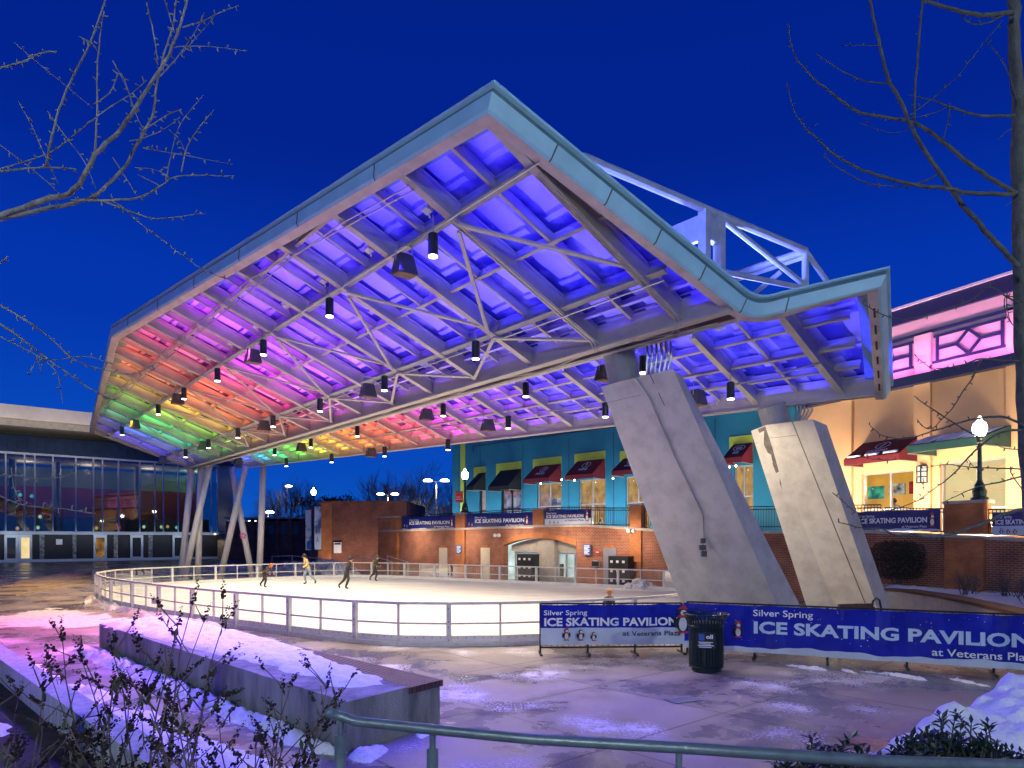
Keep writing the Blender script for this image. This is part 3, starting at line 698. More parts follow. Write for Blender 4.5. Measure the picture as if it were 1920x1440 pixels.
# ---------------- white steel legs at the far end
LEGS = [((360, 877), (339, 1084), 43.0, 'leftmost white leg under the far canopy corner'), ((377, 870), (371, 1085), 42.6, 'upright white leg between two leaning ones'), ((394.6, 868), (345, 1085), 42.2, 'long white leg leaning across in front of the left group'),
        ((434, 880), (473, 1082), 43.8, 'white leg with pink flower sticker crossing behind its pair'), ((460.6, 876), (413, 1083), 43.4, 'white leg leaning left, in front of the crossed pair'), ((494, 874), (486, 1083), 43.2, 'rightmost nearly upright white leg of the far end')]
for k, (a, b, d, lab) in enumerate(LEGS):
    p = at(a[0], a[1] - 3, d); q = at(b[0], b[1], d); q.z = 0
    t = thing('canopy_leg', lab, 'steel column', q, 'white tubular legs at the far end')
    MB().tube([q, p], .19, 14).build('pole', M['cream_steel'], t, smooth=True)
    MB().lathe(q, [(.3, 0), (.3, .05), (.2, .06)], 14).build('base_plate', M['steel'], t)
    if k == 3:
        c = q + (p - q) * .38; mb = MB()
        for a5 in range(5):
            an = a5 * 1.2566; mb.lathe(c + V(math.cos(an) * .1, -.2, math.sin(an) * .1), [(.001, 0), (.07, 0), (.07, .01)], 8)
        for v in mb.v: pass
        mb = MB()
        for a5 in range(5):
            an = a5 * 1.2566 + .3; cc = c + V(math.cos(an) * .13, -.2, math.sin(an) * .13)
            mb.prism([cc + V(math.cos(x) * .09, 0, math.sin(x) * .09) for x in [i * 1.0472 for i in range(6)]], V(0, .02, 0))
        mb.build('flower_sticker', M['pinkmark'], t)

M['poster'] = emit('backlit_poster', lin(.60, .36, .26), .5, .6, 2.2)
M['winpale'] = emit('backlit_pale_panel', lin(.8, .62, .42), .55, .25, 1)
M['shopwall'] = emit('lit_shop_side_wall', lin(1, .58, .20), .5, .35, 2)

# ------------------------------------------------------------------ ground
def ground_mat():
    m = bpy.data.materials.new('plaza_concrete'); m.use_nodes = True; t = m.node_tree; N = t.nodes; L = t.links; b = N["Principled BSDF"]
    geo = N.new("ShaderNodeNewGeometry"); P = geo.outputs["Position"]
    def noise(s, d=6, r=.6, vec=None):
        n = N.new("ShaderNodeTexNoise"); n.inputs["Scale"].default_value = s; n.inputs["Detail"].default_value = d; n.inputs["Roughness"].default_value = r; L.new(vec or P, n.inputs[0]); return n.outputs[0]
    def rng(x, a, c, lo=0, hi=1):
        n = N.new("ShaderNodeMapRange"); n.inputs[1].default_value = a; n.inputs[2].default_value = c; n.inputs[3].default_value = lo; n.inputs[4].default_value = hi; L.new(x, n.inputs[0]); return n.outputs[0]
    def math_(op, a, c):
        n = N.new("ShaderNodeMath"); n.operation = op; n.use_clamp = False
        for i, x in enumerate((a, c)):
            if isinstance(x, (int, float)): n.inputs[i].default_value = x
            else: L.new(x, n.inputs[i])
        return n.outputs[0]
    def mix(f, a, c):
        n = N.new("ShaderNodeMix"); n.data_type = 'RGBA'
        L.new(f, n.inputs[0])
        for i, x in ((6, a), (7, c)):
            if isinstance(x, tuple): n.inputs[i].default_value = x
            else: L.new(x, n.inputs[i])
        return n.outputs[2]
    base = mix(rng(noise(.5), .3, .7), lin(.25, .21, .185), lin(.40, .35, .31))
    base = mix(rng(noise(9, 5), .35, .7), base, lin(.30, .255, .225))
    wet = rng(noise(.38, 7, .62), .42, .58)                         # damp areas
    base = mix(math_('MULTIPLY', wet, .72), base, lin(.095, .078, .075))
    br = N.new("ShaderNodeTexBrick"); br.offset = 0; br.inputs["Scale"].default_value = 1; br.inputs["Brick Width"].default_value = 2.4; br.inputs["Row Height"].default_value = 2.4; br.inputs["Mortar Size"].default_value = .022; br.inputs["Mortar Smooth"].default_value = 0
    mp = N.new("ShaderNodeMapping"); mp.inputs["Rotation"].default_value = (0, 0, R(49)); mp.inputs["Location"].default_value = (.6, .9, 0); L.new(P, mp.inputs[0]); L.new(mp.outputs[0], br.inputs[0])
    base = mix(math_('MULTIPLY', br.outputs[1], .75), base, lin(.05, .045, .04))
    # snow and salt dusting
    pat = rng(noise(.62, 4, .5), .53, .62); speck = rng(noise(26, 4, .75), .50, .57)
    sn = math_('MULTIPLY', pat, speck)
    dens = math_('MULTIPLY', rng(noise(.62, 4, .5), .60, .67), rng(noise(5, 5, .7), .42, .52))
    sn = math_('MAXIMUM', sn, math_('MULTIPLY', dens, .9))
    sp = N.new("ShaderNodeSeparateXYZ"); L.new(P, sp.inputs[0])
    grit = math_('MULTIPLY', rng(noise(70, 3, .8), .60, .66), rng(noise(1.3, 4, .6), .42, .6)); sn = math_('MAXIMUM', sn, math_('MULTIPLY', grit, .8))
    near = rng(sp.outputs[1], 14, 24, 1, .25)
    sn = math_('MULTIPLY', sn, near)
    col = mix(sn, base, lin(.74, .74, .78)); L.new(col, b.inputs["Base Color"])
    rg = math_('ADD', rng(wet, 0, 1, .55, .13), math_('MULTIPLY', sn, .5)); L.new(rg, b.inputs["Roughness"])
    bp = N.new("ShaderNodeBump"); bp.inputs["Strength"].default_value = .25; bp.inputs["Distance"].default_value = .01; L.new(math_('ADD', noise(30, 6), sn), bp.inputs["Height"]); L.new(bp.outputs[0], b.inputs["Normal"])
    return m
M['ground'] = ground_mat()
def struct(name, mb, m): o = mb.build(name, m, None, (0, 0, 0)); o['kind'] = 'structure'; return o
mb = MB(); mb.poly([(-700, -60, 0), (700, -60, 0), (700, 1200, 0), (-700, 1200, 0)]); struct('ground', mb, M['ground'])
M['asphalt'] = mat('wet_dark_paving', lin(.045, .048, .055), .3, 0, .35, .8, .15, 20, stretch=(.3, 1, 1), rvar=.18)
mb = MB(); mb.poly([gnd(-700, 1092, .004), gnd(140, 1080, .004), gnd(330, 1062, .004), gnd(640, 1049, .004), gnd(640, 1040, .004), gnd(-700, 1040, .004)]); struct('paving', mb, M['asphalt'])
# shallow steps at the left end of the rink
M['step'] = mat('step_stone', lin(.34, .28, .20), .7, 0, .35, 3, .3, 25, stretch=(.5, 2, 1))
mb = MB()
for k in range(4):
    a = gnd(30 + 22 * k, 1117 - 6 * k); b = gnd(172, 1096 - 6 * k); h = .05 + .06 * k
    dn_ = (b - a); sd = V(-dn_.y, dn_.x, 0).normalized()
    mb.hexa([a, b, b + sd * 1.6, a + sd * 1.6], [p + V(0, 0, h) for p in (a, b, b + sd * 1.6, a + sd * 1.6)])
struct('steps', mb, M['step'])

# ------------------------------------------------------------------ rink
RZ = 1.03
def topd(px, py): d = (EYE - RZ) * F / (py - HZ); return V((px - CX) / F * d, d, 0)
pts = [topd(*p) for p in ((180.5, 1074.5), (195, 1081), (222.5, 1086), (285, 1093.5), (332, 1098.8), (400, 1105), (475, 1111), (582, 1119.3), (689, 1126), (775, 1128.7), (895, 1128.6), (1012, 1126.5), (1146, 1121.5), (1234, 1116.5))]
pts += [V(4.75, 18.6, 0), V(5.9, 20.0, 0), V(7.0, 22.0, 0), V(7.9, 25, 0), V(8.2, 28, 0), V(7.9, 30.5, 0)]
pts += [topd(*p) for p in ((1250.6, 1069), (1157, 1066.3), (1011, 1062.2), (866, 1058.2), (757, 1055.2), (653, 1054), (548, 1055.8), (457, 1058.4), (363, 1061), (285, 1064), (222.5, 1067.3), (191, 1071))]
def resample(P, step, closed=True):
    n = len(P); out = []
    def cr(p0, p1, p2, p3, t): return .5 * ((2 * p1) + (p2 - p0) * t + (2 * p0 - 5 * p1 + 4 * p2 - p3) * t * t + (3 * p1 - p0 - 3 * p2 + p3) * t ** 3)
    dense = []
    for i in range(n):
        for k in range(24): dense.append(cr(P[i - 1], P[i], P[(i + 1) % n], P[(i + 2) % n], k / 24))
    for _ in range(10): dense = [(dense[i - 1] + dense[i] * 2 + dense[(i + 1) % len(dense)]) / 4 for i in range(len(dense))]
    L_ = sum((dense[i] - dense[i - 1]).length for i in range(len(dense))); m = round(L_ / step); st = L_ / m
    out = [dense[0]]; acc = 0
    for i in range(1, len(dense) + 1):
        a = dense[i - 1]; b = dense[i % len(dense)]; sl = (b - a).length
        while acc + sl >= st and len(out) < m:
            t = (st - acc) / sl; a = a + (b - a) * t; out.append(a); sl = (b - a).length; acc = 0
        acc += sl
    return out
ring = resample(pts, 1.2)
NR = len(ring)
mb = MB(); mb.poly([p + V(0, 0, .09) for p in ring]); o = struct('ice', mb, M['ice'])
rink = thing('rink_barrier', 'grey framed clear barrier running round the ice rink', 'rink barrier', ring[0])
up = V(0, 0, 1)
def rail(z, wd, h, name, m, o=0):
    mb = MB()
    for i in range(NR):
        a = ring[i]; b = ring[(i + 1) % NR]; mb.beam(a + up * z, b + up * z, wd, h, up)
    mb.build(name, m, rink)
rail(RZ - .03, .09, .06, 'top_rail', M['rinkframe']); rail(.53, .045, .04, 'mid_rail', M['rinkframe']); rail(.05, .12, .1, 'base_rail', M['rinkframe'])
cenr = sum(ring, V(0, 0, 0)) / NR
for i in range(NR):
    p = ring[i]; tg = (ring[(i + 1) % NR] - ring[i - 1]).normalized(); on = V(tg.y, -tg.x, 0)
    if on.dot(p - cenr) < 0: on = -on
    wide = i % 2 == 0
    mb = MB()
    if wide:
        mb.obox(p + on * .03 + up * .5, tg * .055, on * .05, up * .47, 0)
        for z in (.88, .58, .45, .16): mb.obox(p + on * .082 + up * z, tg * .012, on * .003, up * .012, 1)
    else: mb.obox(p + up * .5, tg * .022, on * .025, up * .47, 0)
    mb.build('post', [M['rinkframe'], M['black']], rink)
mbk = MB(); mbc = MB()
for i in range(NR):
    a = ring[i]; b = ring[(i + 1) % NR]; tg = (b - a).normalized(); on = V(tg.y, -tg.x, 0)
    if on.dot(a - cenr) < 0: on = -on
    mbk.beam(a - on * .02 + up * .17, b - on * .02 + up * .17, .02, .15, up, 0)
    for k in range(1, 6):
        c = a + (b - a) * k / 6; mbk.obox(c - on * .006 + up * .2, tg * .01, on * .003, up * .01, 1)
    mbc.poly([a + up * .25, b + up * .25, b + up * (RZ - .06), a + up * (RZ - .06)])
mbk.build('kickboard', [M['kick'], M['black']], rink); mbc.build('clear_panel', M['clear'], rink)
q = ring[min(range(NR), key=lambda i: (ring[i] - topd(279, 1095)).length)]
MB().obox(q + V(-.1, -.1, .5), V(.16, -.1, 0), V(.003, .006, 0), V(0, 0, .1)).build('notice_plate', M['alu'], rink)

# ------------------------------------------------------------------ glass civic building on the left
LB = Line((-53.25, 71, 0), (1.186, 1, 0)); LBN = LB.N
civ = thing('civic_building', 'dark glass-fronted civic hall with a deep flat roof beyond the rink', 'building', LB.p(9, 0))
M['maroon'] = mat('maroon_wall', lin(.16, .018, .016), .8, 0, .25, .4)
M['darkclad'] = mat('dark_cladding', lin(.012, .012, .014), .6, 0, .3, 1)
M['zinc'] = mat('blue_zinc_roof', lin(.045, .085, .17), .4, .4, .2, .6)
M['civglass'] = glass('tinted_facade_glass', lin(.52, .60, .62), .10, .02, .30)
M['frame'] = mat('pale_frame', lin(.44, .50, .54), .5, .2, .08, 3)
t0, t1 = LB.t(-260), LB.t(408)
zg0, zg1 = 3.29, 11.45
# wall mass behind
mb = MB()
def lbox(mb, ta, tb, z0, z1, o0, o1, m=0): return mb.hexa([LB.p(ta, z0, o0), LB.p(tb, z0, o0), LB.p(tb, z0, o1), LB.p(ta, z0, o1)], [LB.p(ta, z1, o0), LB.p(tb, z1, o0), LB.p(tb, z1, o1), LB.p(ta, z1, o1)], m)
lbox(mb, t0, t1, 0, 3.0, -14, -.05); mb.build('base_wall', M['darkclad'], civ)
lbox(MB(), t0, t1 - .2, 3.3, 8.6, -9, -8.6).build('inner_wall', M['maroon'], civ)
lbox(MB(), t0, t1 - .2, 8.62, 10.9, -9, -8.55).build('inner_wall', mat('inner_soffit', lin(.10, .15, .155), .8), civ)
lbox(MB(), t0, t1 - .1, 11.2, 11.5, -9, -.1).build('ceiling', mat('inner_ceiling', lin(.35, .36, .35), .8), civ)
lbox(MB(), t0, t1 - .1, 3.0, 3.28, -9, -.1).build('floor_slab', M['stone'], civ)
lbox(MB(), t0, t1 - .3, 3.3, 4.9, -2.6, -2.5).build('balustrade', mat('pale_balustrade', lin(.22, .22, .25), .6), civ)
lbox(MB(), t0, t1 + .1, 2.96, 3.3, -.04, .18).build('sill_band', M['frame'], civ)
lbox(MB(), t0, t1 + .1, 11.4, 11.62, -.04, .14).build('head_band', M['frame'], civ)
lbox(MB(), t0, t1, 0, .28, -.04, .16).build('plinth', M['frame'], civ)
mx = [-180, -150, -110, -80, -40, -10.6, 10.6, 46, 65, 99, 142, 175, 192, 222, 262, 290, 306, 334, 352, 372, 396, 407.5]
for k, px in enumerate(mx):
    t = LB.t(px); lbox(MB(), t - .07, t + .07, zg0, 11.4, -.05, .10).build('mullion', M['frame'], civ)
    if k: lbox(MB(), LB.t(mx[k - 1]) + .07, t - .07, zg0, 11.4, -.02, .0).build('glass_pane', M['civglass'], civ)
for px in (118, 272, 30): 
    t = LB.t(px); p = LB.p(t, 3.3, -4.2); MB().tube([p, p + up * 7.9], .32, 14).build('inner_column', M['frame'], civ)
# zinc slope, clerestory gap, roof slab
mb = MB(); 
mb.hexa([LB.p(t0, 11.62, .1), LB.p(t1 + 2, 11.62, .1), LB.p(t1 + 2, 11.62, -14), LB.p(t0, 11.62, -14)], [LB.p(t0, 13.6, -1.6), LB.p(t1 + 2, 13.6, -1.6), LB.p(t1 + 2, 13.6, -14), LB.p(t0, 13.6, -14)])
for k in range(40):
    t = t0 + (t1 + 2 - t0) * k / 40; mb.beam(LB.p(t, 11.64, .11), LB.p(t, 13.62, -1.59), .06, .06, LBN)
mb.build('zinc_roof', M['zinc'], civ)
lbox(MB(), t0, t1, 13.6, 16, -14, -5).build('clerestory', M['black'], civ)
M['roofslab'] = mat('roof_slab_concrete', lin(.72, .66, .58), .8, 0, .12, .5)
mb = MB(); lbox(mb, t0 - 6, t1 - 4, 14.95, 16.35, -16, 1.5); mb.build('roof_slab', M['roofslab'], civ)
mb = MB(); lbox(mb, t0 - 6, t1 - 4, 14.3, 14.94, -16, .6); mb.build('roof_soffit', M['stone'], civ)
# doors
def door(pa, pb, lit, nm='door'):
    a, b = LB.t(pa), LB.t(pb); mb = MB(); fw = .22
    lbox(mb, a, b, 2.62, 2.94, .0, .17); lbox(mb, a, a + fw, .05, 2.615, .0, .17); lbox(mb, b - fw, b, .05, 2.615, .0, .17); lbox(mb, a + fw, b - fw, .05, .42, .0, .17)
    f = mb.build(nm, M['frame'], civ); lbox(MB(), a + fw, b - fw, .42, 2.62, .02, .05).build('glass_pane', M['wincream'] if lit == 2 else (M['winlit_dim'] if lit else M['doorglass']), f)
    c = LB.p(b - fw * .5, 1.2, .2); MB().box(c - V(.03, .03, .25), c + V(.03, .03, .25)).build('handle', M['alu'], f)
M['doorglass'] = mat('dark_door_glass', lin(.03, .035, .04), .06, 0, .1, 2)
M['winlit_dim'] = emit('dim_lit_lobby', lin(.7, .36, .12), .28, .7, 1.2)
door(8, 34, 0); door(34.5, 60, 2); door(175, 200, 1); door(244, 268, 0); door(323, 352, 0); door(-60, -36, 0)
for pa, pb in ((74, 83), (136, 143), (213, 221), (278, 286)):
    a, b = LB.t(pa), LB.t(pb); f = lbox(MB(), a, b, .3, 2.9, .0, .05).build('sidelight', mat('sidelight_glass', lin(.16, .18, .18), .1, 0, .8, 3), civ)
a, b = LB.t(105), LB.t(117); lbox(MB(), a, b, 1.85, 2.45, .0, .06).build('notice', M['white'], civ)
# side return, timber lined, and concrete block
E1 = LB.p(t1, 0, -.3)
mb = MB(); q0 = at(409, 1045, E1.y + .2); q1 = at(437, 1045, E1.y + 14)
mb.hexa([V(q0.x, q0.y, 3.3), V(q1.x, q1.y, 3.3), V(q1.x - 3, q1.y + 3, 3.3), V(q0.x - .4, q0.y + 1, 3.3)], [V(q0.x, q0.y, 12.4), V(q1.x, q1.y, 12.4), V(q1.x - 3, q1.y + 3, 12.4), V(q0.x - .4, q0.y + 1, 12.4)])
mb.build('timber_return', mat('dark_timber_cladding', lin(.035, .018, .014), .45, 0, .5, 2, stretch=(.3, .3, 6)), civ)
mb = MB(); c0 = at(393, 1040, 90); c1 = at(456, 1040, 94); mb.hexa([V(c0.x, c0.y, 0), V(c1.x, c1.y, 0), V(c1.x, c1.y + 8, 0), V(c0.x, c0.y + 8, 0)], [V(c0.x, c0.y, 3.2), V(c1.x, c1.y, 3.2), V(c1.x, c1.y + 8, 3.2), V(c0.x, c0.y + 8, 3.2)])
mb.build('concrete_wing', M['stone'], civ)
for k, px in enumerate((-60, 60, 160)):
    lightobj('added_roof_edge_fill', 'AREA', LB.p(LB.t(px), 12.6, 5.5), 130, lin(1, .86, .68), civ, LB.p(LB.t(px), 15.7, 1.4), size=7, size_y=.4)  # added fill to brighten the roof slab edge
for k, (px, c, pw_) in enumerate(((180, lin(1, .62, .5), 380), (60, lin(1, .62, .5), 380), (300, lin(1, .62, .5), 380), (385, lin(.8, 1, .7), 420))):
    lightobj('lobby_light', 'POINT', LB.p(LB.t(px), 10.4, -5.5), pw_, c, civ, radius=.3)
for k, px in enumerate((403, 424)):
    lightobj('soffit_light', 'SPOT', at(px, 1000, E1.y - .6 + 6 * k), 60, lin(1, .8, .5), civ, at(px, 1100, E1.y - .6 + 6 * k), spot=120)
for k, px in enumerate((-20, 60, 140, 220, 300, 370)):
    lightobj('added_entry_fill', 'AREA', LB.p(LB.t(px), 2.9, 1.6), 26, lin(.9, .95, 1), civ, LB.p(LB.t(px), 1.2, 0), size=5, size_y=.15)  # added fill to brighten the door frames
# small lit lamps inside the hall
for k, (px, z, c) in enumerate(((185, 3.7, lin(1, .55, .1)), (227, 3.75, lin(1, .08, .12)), (275, 3.9, lin(.9, 1, .8)), (308, 3.9, lin(.7, 1, .4)), (320, 3.95, lin(1, .45, .15)), (337, 3.85, lin(.2, .9, .8)), (35, 3.6, lin(1, .5, .1)), (78, 4.9, lin(.7, 1, .6)), (74, 3.7, lin(.6, 1, .6)), (40, 7.2, lin(.1, .8, .75)), (62, 7.1, lin(.1, .6, .8)))):
    t = LB.t(px); p = LB.p(t, z, -1.4); MB().lathe(p, [(.01, -.2), (.12, -.14), (.18, 0), (.12, .15), (.01, .22)], 10).build('table_lamp' if z < 5 else 'hanging_lamp', emit('lamp_%d' % k, c, 1.6), civ)

# ------------------------------------------------------------------ brick terrace wall
BW = Line((-3.23, 44, 0), (-1.013, 1, 0)); BW2 = Line((14.2, 26.8, 0), (.49, -1, 0))
bw = thing('terrace_wall', 'long red brick terrace wall with orange pilasters, arch and doors behind the rink', 'brick wall', BW.p(0, 0))
def lb(L, mb, a, b, z0, z1, o0, o1, m=0): return mb.hexa([L.p(a, z0, o0), L.p(b, z0, o0), L.p(b, z0, o1), L.p(a, z0, o1)], [L.p(a, z1, o0), L.p(b, z1, o0), L.p(b, z1, o1), L.p(a, z1, o1)], m)
LEDGE = 3.05
def zl(t): return 3.0 + (3.2 - 3.0) * max(0, min(1, (4.7 - t) / 14)) - .48 * max(0, min(1, (-9.5 - t) / 7))
tA, tL, tR, tE = BW.t(748), BW.t(944), BW.t(1081), BW.t(1652)
# wall face with an arched opening
n = 14; apx = (tL + tR) / 2; arch = []
zs = zat(1023, BW.dep(1010)); za = zat(1009, BW.dep(1010))
for k in range(n + 1):
    f = k / n; t = tL + (tR - tL) * f; arch.append((t, zs + (za - zs) * (1 - (2 * f - 1) ** 2)))
def wallseg(ta, tb, o0=-.4, o1=0, mt='brick'):
    mb = MB(); ts = [ta, tb]
    mb.hexa([BW.p(ta, 0, o0), BW.p(tb, 0, o0), BW.p(tb, 0, o1), BW.p(ta, 0, o1)], [BW.p(ta, zl(ta), o0), BW.p(tb, zl(tb), o0), BW.p(tb, zl(tb), o1), BW.p(ta, zl(ta), o1)])
    return mb.build('wall', M[mt], bw)
wallseg(BW.t(716), tL)
mb = MB()
for (ta, za_), (tb, zb_) in zip(arch, arch[1:]):
    mb.hexa([BW.p(ta, za_, -.4), BW.p(tb, zb_, -.4), BW.p(tb, zb_, 0), BW.p(ta, za_, 0)], [BW.p(ta, zl(ta), -.4), BW.p(tb, zl(tb), -.4), BW.p(tb, zl(tb), 0), BW.p(ta, zl(ta), 0)])
mb.build('wall', M['brick'], bw)
wallseg(tR, BW.t(1205)); wallseg(BW.t(1205), tE)
mb = MB()
for (ta, za_), (tb, zb_) in zip(arch, arch[1:]):
    mb.hexa([BW.p(ta, za_, .01), BW.p(tb, zb_, .01), BW.p(tb, zb_, .05), BW.p(ta, za_, .05)], [BW.p(ta, za_ + .3, .01), BW.p(tb, zb_ + .3, .01), BW.p(tb, zb_ + .3, .05), BW.p(ta, za_ + .3, .05)])
mb.build('arch_band', M['brick_o'], bw)
# ledge
mb = MB()
ks = [BW.t(714)] + [BW.t(x) for x in (860, 1010, 1100, 1190, 1300, 1450)] + [tE]
for a, b in zip(ks, ks[1:]):
    mb.hexa([BW.p(a, zl(a), -.45), BW.p(b, zl(b), -.45), BW.p(b, zl(b), .14), BW.p(a, zl(a), .14)], [BW.p(a, zl(a) + .13, -.45), BW.p(b, zl(b) + .13, -.45), BW.p(b, zl(b) + .13, .14), BW.p(a, zl(a) + .13, .14)])
mb.build('ledge', M['stone'], bw)
def pil(L, pa, pb, ytop, zled, o=.10, low=True):
    a, b = L.t(pa), L.t(pb); zt_ = zat(ytop, L.dep((pa + pb) / 2))
    mb = MB(); low and lb(L, mb, a, b, 0, zled - .002, .001, o); lb(L, mb, a, b, zled + .132, zt_, -.35, o)
    mb.build('pilaster', M['brick_o'], bw); mb = MB(); lb(L, mb, a - .06 * (1 if a < b else -1), b + .06 * (1 if a < b else -1), zt_, zt_ + .1, -.42, o + .07); mb.build('pilaster_cap', M['stone'], bw)
    return zt_
pil(BW, 714, 749, 971, zl(BW.t(730)), .25)
zp1 = pil(BW, 856, 873, 964, zl(BW.t(864))); pil(BW, 1001, 1021, 956, zl(BW.t(1010)), low=False); pil(BW, 1183, 1204, 948, zl(BW.t(1195)))
# entrance: recess with pier, glazed doors and lit room
mb = MB(); lb(BW, mb, tL + .3, tR - .3, 0, za, -5.0, -4.9); mb.build('lit_room', M['winwhite'], bw)
mb = MB(); lb(BW, mb, tL + .3, tL + .2, 0, za + .1, -4.9, -.41); lb(BW, mb, tR - .2, tR - .3, 0, za + .1, -4.9, -.41); lb(BW, mb, tL + .19, tR - .19, za - .02, za + .04, -4.9, -.95); mb.build('room_wall', M['winwhite'], bw)
mb = MB(); lb(BW, mb, tL, tR, za + .05, za + .15, -5, -.4); mb.build('soffit', M['stone'], bw)
pt0, pt1 = BW.t(1000), BW.t(1030)
mb = MB(); lb(BW, mb, pt0, pt1, 0, za, -.9, -.42); mb.build('entrance_pier', M['stone'], bw)
mb = MB(); 
for (ta, za_), (tb, zb_) in zip(arch, arch[1:]):
    mb.hexa([BW.p(ta, zs - .35, -.75), BW.p(tb, zs - .35, -.75), BW.p(tb, zs - .35, -.7), BW.p(ta, zs - .35, -.7)], [BW.p(ta, za_, -.75), BW.p(tb, zb_, -.75), BW.p(tb, zb_, -.7), BW.p(ta, za_, -.7)])
mb.build('tympanum', M['stone'], bw)
for pa, pb in ((950, 1000), (1031, 1079)):
    a, b = BW.t(pa), BW.t(pb); 
    for k in range(3):
        x0 = a + (b - a) * k / 3; x1 = a + (b - a) * (k + 1) / 3; s = .06 * (1 if b > a else -1)
        mb = MB(); lb(BW, mb, x0, x0 + s, 0, zs - .36, -.78, -.7); lb(BW, mb, x1 - s, x1, 0, zs - .36, -.78, -.7); lb(BW, mb, x0 + s, x1 - s, zs - .48, zs - .36, -.78, -.7); lb(BW, mb, x0 + s, x1 - s, 0, .25, -.78, -.7); lb(BW, mb, x0 + s, x1 - s, 1.62, 1.7, -.78, -.7)
        f = mb.build('entrance_door' if k else 'door_sidelight', M['alu'], bw); mb = MB(); lb(BW, mb, x0 + s, x1 - s, .25, zs - .48, -.76, -.75); mb.build('glass_pane', M['shopglass'], f)
# things seen through the entrance
for pa, pb, z0, z1, c in ((1040, 1058, 1.2, 1.75, 'black'), (1066, 1077, .3, 1.9, 'signblue'), (960, 975, 0, .9, 'brownwood'), (1045, 1075, 0, .8, 'orange')):
    mb = MB(); lb(BW, mb, BW.t(pa), BW.t(pb), z0, z1, -4.0, -3.6); mb.build('counter', M[c], bw)
# service doors
for pa, pb, m_, nm in ((824, 839, 'cream_door', 'cream service door in the brick'), (902, 919, 'cream_door', 'cream service door with brick lintel'), (1132, 1156, 'grey_door', 'grey lavender service door')):
    a, b = BW.t(pa), BW.t(pb); zt_ = zat(1027, BW.dep((pa + pb) / 2)); mb = MB(); lb(BW, mb, a, b, 0, zt_, .004, .04); o = mb.build('service_door', M[m_], bw); tag(o, nm)
    mb = MB(); lb(BW, mb, a - .1, b + .1, zt_ + .004, zt_ + .16, .004, .05); mb.build('lintel', M['brick_o'], o)
    c = BW.p(a + (b - a) * .85, 1.0, .06); MB().obox(c, V(.03, 0, 0), V(0, .03, 0), V(0, 0, .06)).build('handle', M['alu'], o)
# signs, phone, lockers and cameras on the wall: things of their own
def wallsign(name, L, pa, pb, ya, yb, label, m, lines=0, lm='letter'):
    a, b = L.t(pa), L.t(pb); d = L.dep((pa + pb) / 2); z0, z1 = zat(yb, d), zat(ya, d)
    t_ = thing(name, label, 'sign', L.p((a + b) / 2, z0, .12)); mb = MB(); lb(L, mb, a, b, z0, z1, .105, .13); mb.build('board', M[m], t_)
    mb = MB()
    for k in range(lines):
        z = z1 - (z1 - z0) * (k + 1) / (lines + 1); x0 = a + (b - a) * .15; x1 = a + (b - a) * (.85 - .2 * (k % 3 == 2)); lb(L, mb, x0, x1, z - .02, z + .02, .131, .134)
    if lines: mb.build('print', M[lm], t_)
    return t_
wallsign('rules_sign', BW, 857.5, 868, 1022, 1038, 'blue rules sign on the pilaster left of the arch', 'signblue', 6)
wallsign('rules_sign', BW, 1096, 1110, 1021, 1041, 'blue rules sign on brick right of the arch', 'signblue', 7)
wallsign('phone_sign', BW, 1119, 1127, 1032, 1038.5, 'small red sign above the payphone', 'red', 1)
ph = thing('payphone', 'grey payphone box on brick beside the lavender door', 'telephone', BW.at(1121, 1050, .1)); a, b = BW.t(1116.5), BW.t(1125)
mb = MB(); lb(BW, mb, a, b, 1.0, 1.35, .01, .2); mb.build('phone_box', M['alu'], ph); mb = MB(); lb(BW, mb, a + .07, b - .07, 1.05, 1.3, .201, .23); mb.build('handset', M['black'], ph)
def locker(pa, pb, zt_, label):
    a, b = BW.t(pa), BW.t(pb); t_ = thing('locker_bank', label, 'lockers', BW.p((a + b) / 2, 0, .6), 'black lockers by the entrance'); mb = MB(); lb(BW, mb, a, b, .0, zt_, .35, .85); mb.build('cabinet', M['black'], t_)
    for r_ in range(3):
        for c_ in range(3):
            s = a + (b - a) * (.12 + .30 * c_); e_ = s + (b - a) * .12; z = zt_ - .32 - .48 * r_
            mb = MB(); lb(BW, mb, a + (b - a) * (.03 + .325 * c_), a + (b - a) * (.31 + .325 * c_), z - .26, z + .2, .852, .865); d_ = mb.build('locker_door', M['darkclad'], t_)
            mb = MB(); lb(BW, mb, s, e_, z - .02, z + .1, .867, .88); mb.build('keypad', M['white'], d_)
locker(988, 1019, 1.62, 'black locker bank standing before the arch entrance'); locker(1159, 1196, 1.62, 'black locker bank right of the lavender door')
for px, py, lab in ((936, 1004, 'white twin floodlight on brick left of the arch'), (1187, 996, 'white camera on the pilaster near the locker bank')):
    c = BW.at(px, py, .2); t_ = thing('wall_fixture', lab, 'wall light', c); MB().tube([c + V(.0, .25, .05), c], .04, 8).build('arm', M['alu'], t_)
    for s in (-.12, .12): MB().lathe(c + V(s, -.03, 0), [(.05, -.1), (.11, -.06), (.1, .1), (.03, .13)], 10).build('lamp_head', M['white'], t_)
# terrace floor, right-hand wall
mb = MB(); mb.hexa([BW.p(BW.t(714), 0, -.45), BW.p(tE, 0, -.45), BW.p(tE - 1, 0, -9), BW.p(BW.t(714), 0, -9)], [BW.p(BW.t(714), 2.98, -.45), BW.p(tE, 2.62, -.45), BW.p(tE - 1, 2.62, -9), BW.p(BW.t(714), 2.98, -9)]) 
tmb = mb
mb.hexa([BW2.p(-1.0, 0, -.45), BW2.p(9, 0, -.45), BW2.p(9, 0, -10), BW2.p(-1, 0, -10)], [BW2.p(-1.0, 2.60, -.45), BW2.p(9, 2.5, -.45), BW2.p(9, 2.5, -10), BW2.p(-1, 2.60, -10)])
